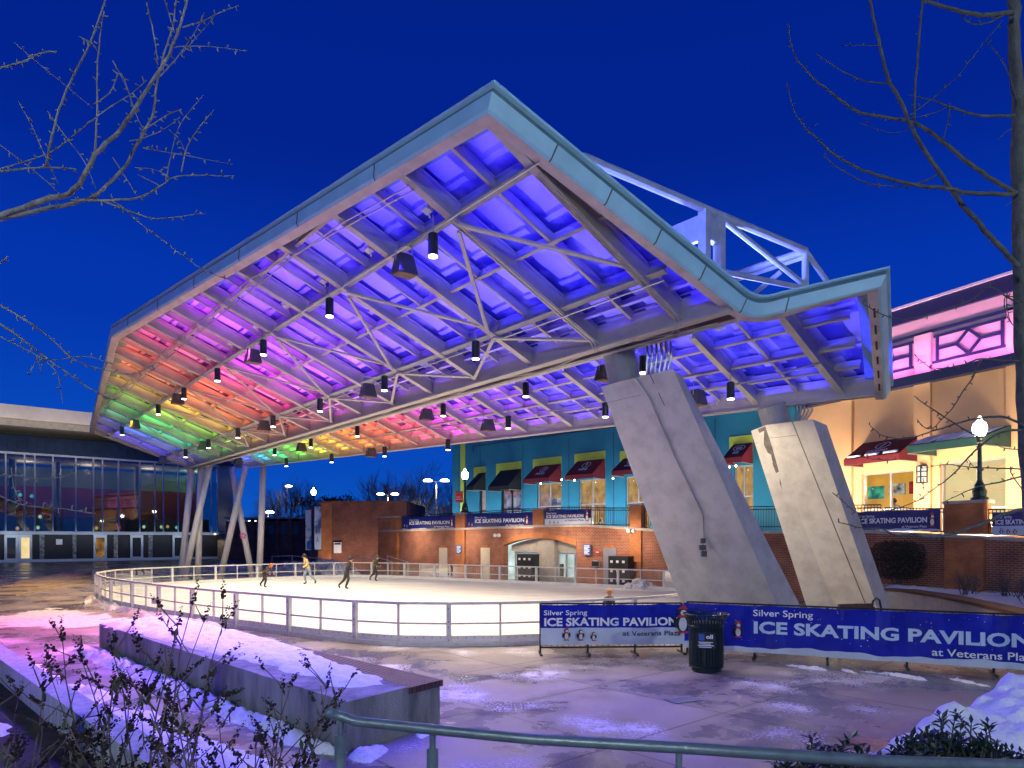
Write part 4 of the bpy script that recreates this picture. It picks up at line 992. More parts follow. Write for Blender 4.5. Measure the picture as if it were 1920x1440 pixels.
# the arch room lies inside: the terrace slab is only a thin deck there
tmb.v = []; tmb.f = []; tmb.m = []
for L_, a, b, za_, zb_ in ((BW, BW.t(714), tE, 3.0, 2.62), (BW2, -1.0, 9, 2.6, 2.5)):
    tmb.hexa([L_.p(a, za_ - .2, -.46), L_.p(b, zb_ - .2, -.46), L_.p(b, zb_ - .2, -10), L_.p(a, za_ - .2, -10)], [L_.p(a, za_, -.46), L_.p(b, zb_, -.46), L_.p(b, zb_, -10), L_.p(a, za_, -10)])
struct('terrace', tmb, M['stone'])
mb = MB(); zr = lambda t: 2.70 - .055 * t
ts = [0, 1.2, 2.4, 3.6, 4.8, 9]
for a, b in zip(ts, ts[1:]):
    mb.hexa([BW2.p(a, .75, -.4), BW2.p(b, .75, -.4), BW2.p(b, .75, 0), BW2.p(a, .75, 0)], [BW2.p(a, zr(a), -.4), BW2.p(b, zr(b), -.4), BW2.p(b, zr(b), 0), BW2.p(a, zr(a), 0)])
mb.build('wall', M['brick'], bw)
mb = MB(); lb(BW2, mb, 0, 9, 0, .745, -.45, .04); mb.build('base_course', M['stone'], bw)
mb = MB()
for a, b in zip(ts, ts[1:]): mb.hexa([BW2.p(a, zr(a), -.45), BW2.p(b, zr(b), -.45), BW2.p(b, zr(b), .1), BW2.p(a, zr(a), .1)], [BW2.p(a, zr(a) + .1, -.45), BW2.p(b, zr(b) + .1, -.45), BW2.p(b, zr(b) + .1, .1), BW2.p(a, zr(a) + .1, .1)])
mb.build('ledge', M['stone'], bw)
zp2 = pil(BW2, 1774, 1848, 944, 2.53, .12)

# railings between pilasters, banners hung on them
def railing(L, pa, pb, zb, zt_, lab, o=-.12):
    a, b = L.t(pa), L.t(pb); t_ = thing('terrace_railing', lab, 'railing', L.p((a + b) / 2, zb, o), 'black railings along the terrace')
    q = lambda t, z: L.p(t, z, o)
    zz_ = zb if callable(zb) else (lambda t: zb)
    for dz, nm in ((zt_, 'top_rail'), (.1, 'bottom_rail'), (zt_ - .12, 'second_rail')):
        MB().beam(q(a, zz_(a) + dz), q(b, zz_(b) + dz), .05, .045, up).build(nm, M['railblack'], t_)
    mb = MB(); k = max(4, int(abs(b - a) / .13))
    for i in range(k + 1):
        t = a + (b - a) * i / k; mb.beam(q(t, zz_(t) + .1), q(t, zz_(t) + zt_), .02, .02, L.D)
    mb.build('balusters', M['railblack'], t_); return t_
zlf = lambda t: zl(t) + .13
def mk(L, pa, pb, zb, zt_, lab):
    a, b = L.t(pa), L.t(pb); mid_ = (a + b) / 2
    t_ = thing('terrace_railing', lab, 'railing', L.p(mid_, zb(mid_), -.12), 'black railings along the terrace'); q = lambda t, z: L.p(t, z, -.12)
    for dz, nm in ((zt_, 'top_rail'), (.1, 'bottom_rail'), (zt_ - .12, 'second_rail')): MB().beam(q(a, zb(a) + dz), q(b, zb(b) + dz), .05, .045, up).build(nm, M['railblack'], t_)
    mb = MB(); k = max(4, int(abs(b - a) / .12))
    for i in range(k + 1):
        t = a + (b - a) * i / k; mb.beam(q(t, zb(t) + .1), q(t, zb(t) + zt_), .022, .022, L.D)
    mb.build('balusters', M['railblack'], t_)
mk(BW, 750, 855, zlf, .98, 'black terrace railing under the leftmost banner'); mk(BW, 874, 1000, zlf, .98, 'black terrace railing between lamp pilaster and arch pilaster'); mk(BW, 1022, 1182, zlf, .98, 'black terrace railing with open bars right of the arch pilaster')
mk(BW, 1206, 1650, zlf, .98, 'black terrace railing passing behind the concrete pylons'); mk(BW2, 1656, 1772, lambda t: zr(t) + .1, .92, 'black terrace railing in front of the orange building window'); mk(BW2, 1850, 1990, lambda t: zr(t) + .1, .92, 'black terrace railing at the right picture edge')

def penguin(mb, c, X, Z, s, hat=True):               # small clip-art bird, flat print: 0 dark,1 white,2 red
    def ell(dx, dz, rx, rz, m, o): mb.poly([c + X * (dx + math.cos(k * .5236) * rx) * s + Z * (dz + math.sin(k * .5236) * rz) * s + NB * o for k in range(12)], m)
    ell(0, .42, .26, .40, 0, .006); ell(.02, .36, .17, .30, 1, .008); ell(0, .86, .21, .19, 0, .009); ell(.05, .83, .13, .12, 1, .011)
    ell(-.30, .45, .08, .24, 0, .007); ell(.30, .5, .08, .22, 0, .007); ell(-.12, .02, .12, .05, 2, .01); ell(.14, .02, .12, .05, 2, .01); ell(0, .68, .22, .06, 2, .012)
    if hat: mb.poly([c + (X * -.22 + Z * .98) * s + NB * .013, c + (X * .22 + Z * .98) * s + NB * .013, c + (X * .06 + Z * 1.2) * s + NB * .013], 2)
def wavy(P, L_, Hh, m_top, m_bot, split, name, parent, N_, amp=.02, nu=40, nv=8, seed=1, snowedge=False):
    # hanging vinyl sheet with soft folds; split = height fraction where the lower colour begins
    X = L_.normalized(); Z = V(0, 0, 1); ln = L_.length; rnd = random.Random(seed); ph_ = [rnd.uniform(0, 6.28) for _ in range(4)]
    def fold(x, z): return amp * (math.sin(x * 3.1 + ph_[0] + z * 1.3) * .5 + math.sin(x * 7.7 + ph_[1] - z * 2.0) * .3 + math.sin(x * 15 + ph_[2]) * .15)
    pt = lambda u, v, o=0: P + X * (u * ln) + Z * (v * Hh - .015 * Hh * abs(math.sin(u * ln * 3.6)) * v) + N_ * (fold(u * ln, v * Hh) + o)
    mb = MB(); vs = sorted([0, .06, .2, .28, .35, .5, .58, .66, .76, .88, 1.0] + [split]); js = vs.index(split)
    wob = lambda u: (.022 * math.sin(u * ln * 2.3 + seed) + .014 * math.sin(u * ln * 6.1) + .008 * math.sin(u * ln * 13)) if snowedge else 0
    vv = lambda j, u: vs[j] + (wob(u) if j == js else 0)
    for j in range(len(vs) - 1):
        for i in range(nu):
            u0, u1 = i / nu, (i + 1) / nu; m = 0 if j >= js else 1
            mb.poly([pt(u0, vv(j, u0)), pt(u1, vv(j, u1)), pt(u1, vv(j + 1, u1)), pt(u0, vv(j + 1, u0))], m)
            mb.poly([pt(u0, vv(j, u0), -.006), pt(u0, vv(j + 1, u0), -.006), pt(u1, vv(j + 1, u1), -.006), pt(u1, vv(j, u1), -.006)], m)
    mb.sm = True
    return mb, fold, X
def banner(P, Q, z0, z1, label, style, N_, parent_name='banner', amp=.02, seed=1, txt=None, sc_=1.0):
    global NB
    P = V(P.x, P.y, z0); Q = V(Q.x, Q.y, z0); Lv = Q - P; H_ = z1 - z0; ln = Lv.length; NB = N_
    t_ = thing('ice_rink_banner', label, 'banner', P, 'ice skating pavilion banners')
    top, bot, split = {'half': (M['banner_blue'], M['banner_white'], .42), 'blue': (M['banner_blue'], M['banner_white'], .12), 'navy': (M['banner_navy'], M['banner_white'], .10), 'navyhalf': (M['banner_navy'], M['banner_white'], .40)}[style]
    sh, fold, X = wavy(P, Lv, H_, top, bot, split, 'sheet', t_, N_, amp, max(24, int(ln * 16)), seed=seed, snowedge=style in ('blue', 'navy'))
    Z = V(0, 0, 1)
    def fn(p):
        x = (p - P).dot(X); z = p.z - P.z; return p + N_ * (fold(x, z) + .02)
    mb = sh
    a, b, c = txt
    mb.text('Silver Spring', P + X * ln * a[0] + Z * H_ * a[1], X, Z, H_ * a[2], 2, .012, width=ln * a[3], N=N_, fn=fn)
    mb.text('ICE SKATING PAVILION', P + X * ln * b[0] + Z * H_ * b[1], X, Z, H_ * b[2], 3 if style == 'blue' else 2, .035, width=ln * b[3], N=N_, fn=fn)
    mb.text('at Veterans Plaza', P + X * ln * c[0] + Z * H_ * c[1], X, Z, H_ * c[2], 4 if 'half' in style else 2, .012, width=ln * c[3], N=N_, fn=fn)
    mb.build('sheet', [top, bot, M['letter'], M['letter_blue'], M['letter_navy']], t_)
    return t_, P, X, Z, ln, H_, N_
def birds(t_, P, X, Z, N_, lst):
    global NB
    NB = N_
    for x, z, s, h in lst:
        mb = MB(); penguin(mb, P + X * x + Z * z + N_ * .035, X, Z, s, h); mb.build('penguin_print', [M['black'], M['white'], M['red']], t_)
def tb_(L, pa, pb, ya, yb, label, style, seed, tx, bl):
    d = L.dep((pa + pb) / 2); P = L.p(L.t(pa), 0, .02); Q = L.p(L.t(pb), 0, .02)
    z1 = zat(ya, d); z0 = zat(yb, d); r_ = banner(P, Q, z0, z1, label, style, L.N, txt=tx, amp=.025, seed=seed)
    birds(r_[0], r_[1], r_[2], r_[3], L.N, [(x * r_[4], z * r_[5], s * r_[5], h) for x, z, s, h in bl])
TXS = ((.14, .70, .17, .18), (.14, .40, .34, .74), (.62, .16, .16, .26))
TXH = ((.04, .72, .2, .22), (.04, .46, .28, .80), (.45, .2, .2, .4))
tb_(BW, 755, 856, 968, 993, 'navy rink banner nearest the brick block, leftmost on the terrace railing', 'navy', 3, TXS, [(.05, .25, .22, 0), (.10, .2, .22, 0), (.93, .2, .5, 1)])
tb_(BW, 875, 1000, 962, 991, 'navy rink banner between the lamp pilaster and arch pilaster', 'navy', 5, TXS, [(.05, .25, .22, 0), (.10, .2, .22, 0), (.92, .25, .5, 1)])
tb_(BW, 1022, 1109, 955.5, 983, 'half white rink banner above the arch, tied to the terrace railing', 'navyhalf', 7, TXH, [(.13, .05, .22, 1), (.22, .05, .2, 0), (.31, .05, .18, 0), (.92, .2, .6, 1)])
tb_(BW2, 1590, 1763, 957, 996, 'navy rink banner under the orange building window, partly behind a pylon', 'navy', 9, TXS, [(.93, .2, .55, 1)])
tb_(BW2, 1862, 2010, 958, 1003, 'half white rink banner cut by the right picture edge', 'navyhalf', 11, TXH, [(.13, .05, .22, 1), (.22, .05, .2, 0), (.31, .05, .2, 0)])

# ------------------------------------------------------------------ teal and orange shop building
TB = Line((.27, 47.56, 0), (-1.013, 1, 0)); OB = Line((14.2, 33.8, 0), (.49, -1, 0))
tl = thing('teal_shop_building', 'teal stucco shop building with lime window heads and awnings', 'building', TB.p(-4, 0))
ta, te = TB.t(848), TB.t(1502)
WIN = [(898, 911, 919, 962), (939, 977, 914, 960), (1007, 1053, 906, 957), (1085, 1135, 899, 955), (1173, 1218, 893, 947), (1262, 1312, 880, 945), (1376, 1412, 873, 940)]
LIM = [(889, 911, 875, 888), (931, 978, 867, 882), (1000, 1053, 858, 873), (1078, 1135, 848, 865), (1163, 1215, 843, 858), (1255, 1312, 828, 845), (1368, 1412, 817, 833)]
AWN = [(898, 911, 886, 919, 'awn_black'), (939, 978, 880, 919, 'awn_black'), (1005, 1053, 871, 905, 'awn_red'), (1083, 1135, 862, 898, 'awn_red'), (1170, 1218, 857, 890, 'awn_red'), (1258, 1312, 845, 880, 'awn_red'), (1376, 1412, 831, 868, 'awn_red')]
# wall with real openings: pieces round each window
mb = MB(); zT = 13.0; T_ = -.35
cur = ta
for pa, pb, ya, yb in WIN:
    a, b = TB.t(pa), TB.t(pb); d = TB.dep((pa + pb) / 2); z1 = zat(ya, d) + .02; z0 = 3.0
    lb(TB, mb, cur, a, 2.5, zT, T_, 0); lb(TB, mb, a, b, z1, zT, T_, 0); cur = b
lb(TB, mb, cur, te, 2.5, zT, T_, 0)
mb.build('wall', M['teal'], tl)
mb = MB(); mb.hexa([TB.p(ta, 2.5, -.36), TB.p(ta, 2.5, -14), TB.p(te, 2.5, -14), TB.p(te, 2.5, -6)], [TB.p(ta, zT, -.36), TB.p(ta, zT, -14), TB.p(te, zT, -14), TB.p(te, zT, -6)])
lb(TB, MB(), ta, te, 12.6, 13.0, -14, -.36).build('roof', M['dark'], tl)
lb(TB, MB(), ta - .01, ta + .3, 2.5, 13, -14, -.36).build('side_wall', M['teal'], tl)
mb = MB(); lb(TB, mb, TB.t(864), TB.t(872.5), 3, 12.9, .003, .04); mb.build('lime_pier', M['lime'], tl)
mb = MB(); lb(TB, mb, TB.t(888), TB.t(1300), 9.3, 9.36, .003, .03); lb(TB, mb, TB.t(888), TB.t(888) + .06, 8.9, 9.36, .003, .03); mb.build('wall_conduit', M['navy'], tl)
for k, px in enumerate((860, 900, 980, 1066, 1150, 1235, 1340)):
    for z in (4.2,): lb(TB, MB(), TB.t(px), TB.t(px) - .05, 3, 9, .001, .006).build('wall_joint', M['navy'], tl)
def awning(L, pa, pb, ya, yb, m, txt, parent, proj=1.25, val=.28, icon=True):
    a, b = L.t(pa), L.t(pb); d = L.dep((pa + pb) / 2); z1 = zat(ya, d); dd_ = d - proj * abs(L.N.y); z0 = zat(yb, dd_)
    mb = MB(); zf = z0 + val
    s0_ = [L.p(a, z0, .02), L.p(a, z1, .02), L.p(a, zf, proj), L.p(a, z0, proj)]; s1_ = [L.p(b, z0, .02), L.p(b, z1, .02), L.p(b, zf, proj), L.p(b, z0, proj)]
    th = .03
    mb.poly([s0_[1], s1_[1], s1_[2], s0_[2]]); mb.poly([s0_[2], s1_[2], s1_[3], s0_[3]]); mb.poly(s0_); mb.poly(list(reversed(s1_)))
    dz = V(0, 0, -.03); mb.poly([p + dz for p in (s0_[2], s1_[2], s1_[1], s0_[1])])
    o = mb.build('awning', M[m], parent)
    mb = MB(); mb.tube([L.p(a, z0 + .02, proj - .03), L.p(b, z0 + .02, proj - .03)], .02, 6); mb.tube([L.p(a, z0, .03), L.p(a, z0, proj - .03)], .02, 6); mb.tube([L.p(b, z0, .03), L.p(b, z0, proj - .03)], .02, 6); mb.build('awning_frame', M['alu'], o)
    if txt:
        mid_ = (s0_[1] + s1_[1] + s0_[2] + s1_[2]) / 4; X = (s1_[1] - s0_[1]).normalized()
        if X.x < 0: X = -X
        Y = (s0_[1] - s0_[2]).normalized(); Nn = X.cross(Y).normalized()
        if Nn.z < 0: Nn = -Nn
        wd = (s1_[1] - s0_[1]).length; mb = MB()
        tw = min(.36 * wd, .16 * wd * len(txt) ** .5)
        mb.text(txt, mid_ - Y * .36 - X * tw / 2, X, Y, .30, 0, .04, width=tw, N=Nn, off=.012)
        c = mid_ + Y * .22; r_ = .27
        for k in range(20):
            x = k * 2 * math.pi / 20; y = (k + 1) * 2 * math.pi / 20
            mb.beam(c + X * math.cos(x) * r_ * 1.15 + Y * math.sin(x) * r_ + Nn * .014, c + X * math.cos(y) * r_ * 1.15 + Y * math.sin(y) * r_ + Nn * .014, .035, .006, Nn)
        if txt == 'BEER':
            for k in (-.11, 0, .11): mb.beam(c + X * k - Y * .14 + Nn * .014, c + X * k + Y * .1 + Nn * .014, .07, .006, Nn)
        elif txt == 'WINE': mb.beam(c - Y * .17 + Nn * .014, c + Y * .02 + Nn * .014, .03, .006, Nn); mb.beam(c + Y * .02 + Nn * .015, c + Y * .15 + Nn * .015, .13, .006, Nn)
        else: mb.beam(c - Y * .17 - X * .06 + Nn * .014, c + Y * .17 + X * .06 + Nn * .014, .06, .006, Nn); mb.beam(c + X * .1 - Y * .1 + Nn * .015, c + X * .12 + Y * .15 + Nn * .015, .03, .006, Nn) if txt == 'FOOD' else None
        mb.build('awning_lettering', M['letter'], o)
    return o
TXT = [None, None, 'FOOD', 'WINE', 'WINE', 'FOOD', 'BEER']
for (pa, pb, ya, yb), (la, lb_, ly, ly2), aw, tx in zip(WIN, LIM, AWN, TXT):
    a, b = TB.t(pa), TB.t(pb); d = TB.dep((pa + pb) / 2); z1 = zat(ya, d) + .02; z0 = 3.02
    mb = MB(); lb(TB, mb, TB.t(la), TB.t(lb_), zat(ly2, d) - .4, zat(ly, d), .003, .05); mb.build('lime_head', M['lime'], tl)
    awning(TB, aw[0], aw[1], aw[2], aw[3], aw[4], tx, tl)
    fw = .07; s = 1 if b > a else -1; mb = MB()
    for x in (a, b - s * fw, (a + b) / 2 - s * fw / 2) if pb - pa > 20 else (a, b - s * fw): lb(TB, mb, x, x + s * fw, z0, z1, -.22, -.12)
    for z in (z0, z1 - fw, z0 + (z1 - z0) * .5): lb(TB, mb, a + s * fw, b - s * fw, z, z + fw, -.215, -.125)
    f = mb.build('window', M['alu'] if pa > 1000 else M['black'], tl)
    mb = MB(); lb(TB, mb, a + s * fw, b - s * fw, z0 + fw, z1 - fw, -.18, -.17); mb.build('pane', M['shopglass'], f)
    depth = -.5 if pa < 1000 else -3.0
    if depth < -1:
        mb = MB(); lb(TB, mb, a - s * .12, a - s * .03, z0, z1 + .12, depth, -.36); lb(TB, mb, b + s * .03, b + s * .12, z0, z1 + .12, depth, -.36); lb(TB, mb, a - s * .02, b + s * .02, z1 + .03, z1 + .12, depth, -.36); mb.build('shop_room', M['shopwall'], f)
    mb = MB(); lb(TB, mb, a - s * .5, b + s * .5, z0 - .05, z1 + .1, depth - .1, depth); mb.build('lit_interior', M['poster'] if pa in (939,) else (M['winpale'] if pa == 898 else M['winlit']), f) if 'poster' in M else None

# poster figures, shop goods, LOCA VINO panel behind the teal windows
def in_win(pa, pb, ya, yb, off, m, nm, k=1):
    d = TB.dep((pa + pb) / 2); mb = MB(); lb(TB, mb, TB.t(pa), TB.t(pb), zat(yb, d), zat(ya, d), off - .03, off); return mb.build(nm, M[m], tl)
M['posterskin'] = mat('poster_tone', lin(.35, .2, .14), .6); M['posterwhite'] = mat('poster_white', lin(.7, .66, .6), .6)
for cx_, hx in ((951, 920), (964, 918)):
    d = TB.dep(cx_); mb = MB(); c = TB.at(cx_, hx + 3, -.43); mb.lathe(c, [(.01, -.2), (.14, -.12), (.17, 0), (.13, .16), (.02, .22)], 10); mb.build('poster_head', M['posterskin'], tl)
    mb = MB(); mb.lathe(c - V(0, 0, 1.05), [(.30, -.6), (.34, .1), (.32, .62), (.12, .78)], 10, sy=.3); mb.build('poster_dress', M['posterwhite'], tl)
d = TB.dep(1030); p0 = TB.at(1020, 957, -.4); lb(TB, MB(), TB.t(1022), TB.t(1044), 3.0, zat(934, d), -.42, -.4).build('shop_panel', M['white'], tl)
X = -TB.D; mb = MB()
mb.text('LOCA', TB.at(1026, 944, -.39), X, up, .42, 0, .03, width=.52, N=TB.N); mb.text('VINO', TB.at(1026, 955, -.39), X, up, .42, 0, .03, width=.52, N=TB.N); mb.build('panel_lettering', M['black'], tl)
for pa, pb in ((1009, 1019), (1046, 1052)):
    for k in range(5):
        lb(TB, MB(), TB.t(pa), TB.t(pb), 3.1 + .22 * k, 3.22 + .22 * k, -.44, -.42).build('wine_rack', M['awn_green'], tl)
rnd = random.Random(5)
for k in range(26):
    px = rnd.choice([rnd.uniform(1010, 1050), rnd.uniform(1088, 1133), rnd.uniform(1176, 1216), rnd.uniform(1379, 1410)]); d = TB.dep(px); oo = 1.2 + rnd.random(); c = TB.p(TB.t(px) + .81 * oo, 3.0, -oo)
    h = rnd.uniform(.5, 1.5); MB().lathe(c, [(.16, 0), (.18, h * .6), (.07, h * .8), (.07, h)], 8).build('shop_display', M[rnd.choice(['brownwood', 'black', 'awn_red', 'white', 'wood'])], tl)
for px, py in ((1070, 901), (1094, 902), (1121, 896), (1166, 899), (1395, 876), (1383, 878), (1031, 908)):
    MB().lathe(TB.at(px, py, .9), [(.01, -.06), (.06, 0), (.01, .06)], 8).build('awning_lamp', M['warmlight'], tl)
# ---- orange building
ob = thing('orange_shop_building', 'orange stucco shop building with pink-lit parapet and navy bands', 'building', OB.p(4, 0))
o0, o1 = OB.t(1502), 22
zP0, zP1 = 8.86, 12.32
wa, wb = OB.t(1615), OB.t(1722); d_ = OB.dep(1668); wz0, wz1 = 2.75, zat(884, d_)
va, vb = OB.t(1762), OB.t(1902); vz1 = zat(862, OB.dep(1830))
mb = MB()
for a, b, z0, z1 in ((o0, wa, 2, zP0), (wa, wb, wz1, zP0), (wb, va, 2, zP0), (va, vb, vz1, zP0), (vb, o1, 2, zP0)): lb(OB, mb, a, b, z0, z1, -.4, 0)
mb.build('wall', M['orange'], ob)
lb(OB, MB(), o0, o1, zP0 + .38, zP1 - .72, -.4, -.02).build('parapet', M['pinkwall'], ob)
lb(OB, MB(), o0, o1, zP0 + .002, zP0 + .378, -.5, .42).build('navy_band', M['navy'], ob)
lb(OB, MB(), o0, o1, zP1 - .718, zP1 - .1, -.5, .12).build('navy_band', M['navy'], ob)
lb(OB, MB(), o0, o1, zP1 - .098, zP1, -.55, .2).build('coping', M['white'], ob)
lb(OB, MB(), o0, o1, zP1 - 1.42, zP1 - 1.3, -.02, .05).build('navy_line', M['navy'], ob)
for pa, pb in ((1580, 1600), (1717, 1748), (1890, 1930)):
    lb(OB, MB(), OB.t(pa), OB.t(pb), 2.6, zP0, .002, .14).build('pier', M['orange'], ob)
    lb(OB, MB(), OB.t(pa), OB.t(pb), zP0 + .38, zP1 - 1.42, -.018, .12).build('parapet_pier', M['pinkwall'], ob)
def trellis(pa, pb):
    a, b = OB.t(pa), OB.t(pb); z0, z1 = zP0 + .80, zP1 - 1.62; mb = MB(); w_ = .10
    q = lambda f, g: OB.p(a + (b - a) * f, z0 + (z1 - z0) * g, .03)
    def bar(f0, g0, f1, g1, ex=0): mb.beam(q(f0, g0) + OB.N * ex, q(f1, g1) + OB.N * ex, w_, .06, OB.N)
    bar(0, 1, 1, 1); bar(-.02, 0, 1.02, 0, .0); bar(.05, 0, .05, 1, .004); bar(.95, 0, .95, 1, .004); bar(.5, .95, .33, .5, .008); bar(.5, .95, .67, .5, .008); bar(.5, .05, .33, .5, .012); bar(.5, .05, .67, .5, .012); bar(.05, .5, .33, .5, .002); bar(.67, .5, .95, .5, .002)
    mb.build('parapet_trellis', M['navy'], ob)
trellis(1752, 1888); trellis(1606, 1714); trellis(1934, 2080)
lb(OB, MB(), o0, o1, 4.0 + 2.15, 4.03 + 2.15, .002, .008).build('wall_joint', M['orange'], ob)
def owin(a, b, z0, z1, nx, zs_, fm):
    mb = MB(); fw = .07
    for k in range(nx + 1): x = a + (b - a) * k / nx; x = min(max(x, min(a, b) + fw / 2), max(a, b) - fw / 2); lb(OB, mb, x - fw / 2, x + fw / 2, z0, z1, -.25, -.13)
    for z in (z0, z1 - fw) + tuple(zs_): lb(OB, mb, a + fw, b - fw, z, z + fw, -.245, -.135)
    f = mb.build('window', M[fm], ob); lb(OB, MB(), a + fw, b - fw, z0 + fw, z1 - fw, -.2, -.19).build('pane', M['shopglass'], f); return f
M['cafe'] = emit('lit_cafe_wall', lin(1, .50, .08), .75, .25, .6)
owin(wa, wb, wz0, wz1, 2, (wz0 + 1.0,), 'alu'); owin(va, vb, 2.6, vz1, 2, (2.6 + 1.05,), 'alu')
lb(OB, MB(), wa - 4, wb + 4, 2.6, wz1 + 1.3, -4.1, -4.0).build('lit_interior', M['cafe'], ob)
lb(OB, MB(), va - .8, vb + .8, 2.6, vz1 + .3, -.95, -.9).build('lit_interior', M['wincream'], ob)
for z in (4.4, 5.3): lb(OB, MB(), va, vb, z, z + .03, -.89, -.87).build('blind_seam', M['orange'], ob)
mb = MB(); sg = 1 if wb > wa else -1; lb(OB, mb, wa - sg * 3.9, wa - sg * 3.8, 2.6, wz1 + 1.2, -4.0, -.41); lb(OB, mb, wb + sg * 3.8, wb + sg * 3.9, 2.6, wz1 + 1.2, -4.0, -.41); lb(OB, mb, wa - sg * 3.7, wb + sg * 3.7, wz1 + .9, wz1 + 1.0, -4.0, -.41); mb.build('cafe_room', M['cafe'], ob)
lightobj('cafe_light', 'POINT', OB.p((wa + wb) / 2, wz1 - .4, -2.2), 90, lin(1, .8, .5), ob, radius=.3)
def opic(pa, pb, ya, yb, off, m, nm, lab=None):
    dd_ = OB.p(OB.t(pa), 0, off).y; o = lb(OB, MB(), OB.t(pa) + .7 * off, OB.t(pb) + .7 * off, zat(yb, d_ - .45 * off), zat(ya, d_ - .45 * off), off - .04, off).build(nm, M[m], ob); return o
M['pic_green'] = emit('lit_picture_green', lin(.12, .62, .38), .6, .6, 2.5); M['pic_pale'] = emit('lit_picture_pale', lin(.55, .5, .4), .6, .9, 3); M['pic_red'] = emit('lit_picture_red', lin(.5, .04, .05), .5, .5, 3)
opic(1622, 1656, 902, 928, -3.9, 'pic_green', 'picture'); opic(1666, 1702, 900, 922, -3.9, 'pic_pale', 'picture'); opic(1710, 1722, 898, 922, -3.9, 'pic_red', 'picture')
mb = MB(); c = OB.p(wa + (wb - wa) * .6, 0, -1.2); lb(OB, mb, wa + .1, wb - .1, 3.38, 3.44, -1.1, -.5)
for f in (.1, .5, .9): lb(OB, mb, wa + (wb - wa) * f - .04, wa + (wb - wa) * f + .04, 2.6, 3.38, -1.4, -.8)
tt = thing('cafe_table', 'long pale table inside the cafe window of the orange building', 'table', OB.p((wa + wb) / 2, 2.6, -1.1)); mb.build('table_top', M['white'], tt)
awning(OB, 1619, 1724, 824, 868, 'awn_red', 'LOCAVINO', ob, 1.3)
ag = awning(OB, 1757, 1900, 806, 842, 'awn_green', None, ob, 1.9, .3)
# snow lying on the awnings
def awn_snow(pa, pb, ya, yb, proj, f0, f1, g0, g1, nm):
    a, b = OB.t(pa), OB.t(pb); d = OB.dep((pa + pb) / 2); z1 = zat(ya, d); z0 = zat(yb, d - proj * abs(OB.N.y)) + .3
    mb = MB(); n_ = 16
    q = lambda f, g, h: OB.p(a + (b - a) * f, z1 + (z0 - z1) * g, .02 + (proj - .02) * g) + (V(0, 0, .9) + OB.N * .5) * h
    for i in range(n_):
        for j in range(4):
            F0 = f0 + (f1 - f0) * i / n_; F1 = f0 + (f1 - f0) * (i + 1) / n_; jj = lambda x, jx: g0 + (g1 - g0) * jx / 4 + (.05 * math.sin(x * 40) if jx in (0,) else 0)
            hh_ = lambda jx, ix: .02 + (.06 if 0 < jx < 4 and 0 < ix < n_ else 0)
            mb.poly([q(F0, jj(F0, j), hh_(j, i)), q(F1, jj(F1, j), hh_(j, i + 1)), q(F1, jj(F1, j + 1), hh_(j + 1, i + 1)), q(F0, jj(F0, j + 1), hh_(j + 1, i))])
    o = mb.build(nm, M['snow'], None, smooth=True); o['kind'] = 'stuff'
awn_snow(1757, 1900, 806, 842, 1.9, .02, .30, .12, .97, 'snow'); awn_snow(1757, 1900, 806, 842, 1.9, .35, .66, .12, .97, 'snow'); awn_snow(1757, 1900, 806, 842, 1.9, .70, .96, .12, .97, 'snow')
awn_snow(1619, 1724, 824, 868, 1.3, .38, .62, .88, 1.0, 'snow'); awn_snow(1619, 1724, 824, 868, 1.3, .7, .95, .86, .98, 'snow'); awn_snow(1619, 1724, 824, 868, 1.3, .05, .3, .93, 1.0, 'snow')
sc0 = OB.at(1735, 890, .22); t_ = thing('wall_lantern', 'black framed wall lantern between the cafe window and cream window', 'lantern', sc0)
MB().obox(sc0, V(.12, 0, 0), V(0, .12, 0), V(0, 0, .32)).build('lantern_glass', emit('lantern_glow', lin(1, .9, .75), 1.2), t_)
mb = MB()
for sx in (-.13, .13):
    for sy in (-.13, .13): mb.obox(sc0 + V(sx, sy, 0), V(.02, 0, 0), V(0, .02, 0), V(0, 0, .36))
for z in (-.34, -.1, .12, .34): mb.obox(sc0 + V(0, 0, z), V(.15, 0, 0), V(0, .15, 0), V(0, 0, .02))
mb.build('lantern_frame', M['black'], t_)
# magenta wash along the parapet ledge; added fills brighten the orange and teal walls
for k in range(5):
    t = OB.t(1560) + 2.6 * k
    lightobj('parapet_flood', 'AREA', OB.p(t, zP0 + .5, .75), PINK_W, rgb('ff80f2'), ob, OB.p(t, zP1 - 1.0, 0), size=2.0, size_y=.12)
    lightobj('added_wall_fill', 'AREA', OB.p(t, 3.0, 2.7), WARM_W, lin(1, .80, .58), ob, OB.p(t, 8.4, 0), size=1.8, size_y=.15)
for k in range(8):
    px = 860 + 70 * k; p = TB.p(TB.t(px), 3.1, 1.7); lightobj('added_terrace_fill', 'AREA', p, TEAL_W, lin(.95, .95, 1), tl, TB.p(TB.t(px), 7.2, 0), size=2.2, size_y=.15)
for k, px in enumerate((790, 880, 980, 1080, 1180)):
    p = BW.p(BW.t(px), 2.85, 2.2); lightobj('added_wall_fill', 'AREA', BW.p(BW.t(px), 2.9, 1.5), 75, lin(1, .78, .52), bw, BW.p(BW.t(px), 1.2, 0), size=1.5, size_y=.1)  # added unseen fill to brighten the brick terrace wall

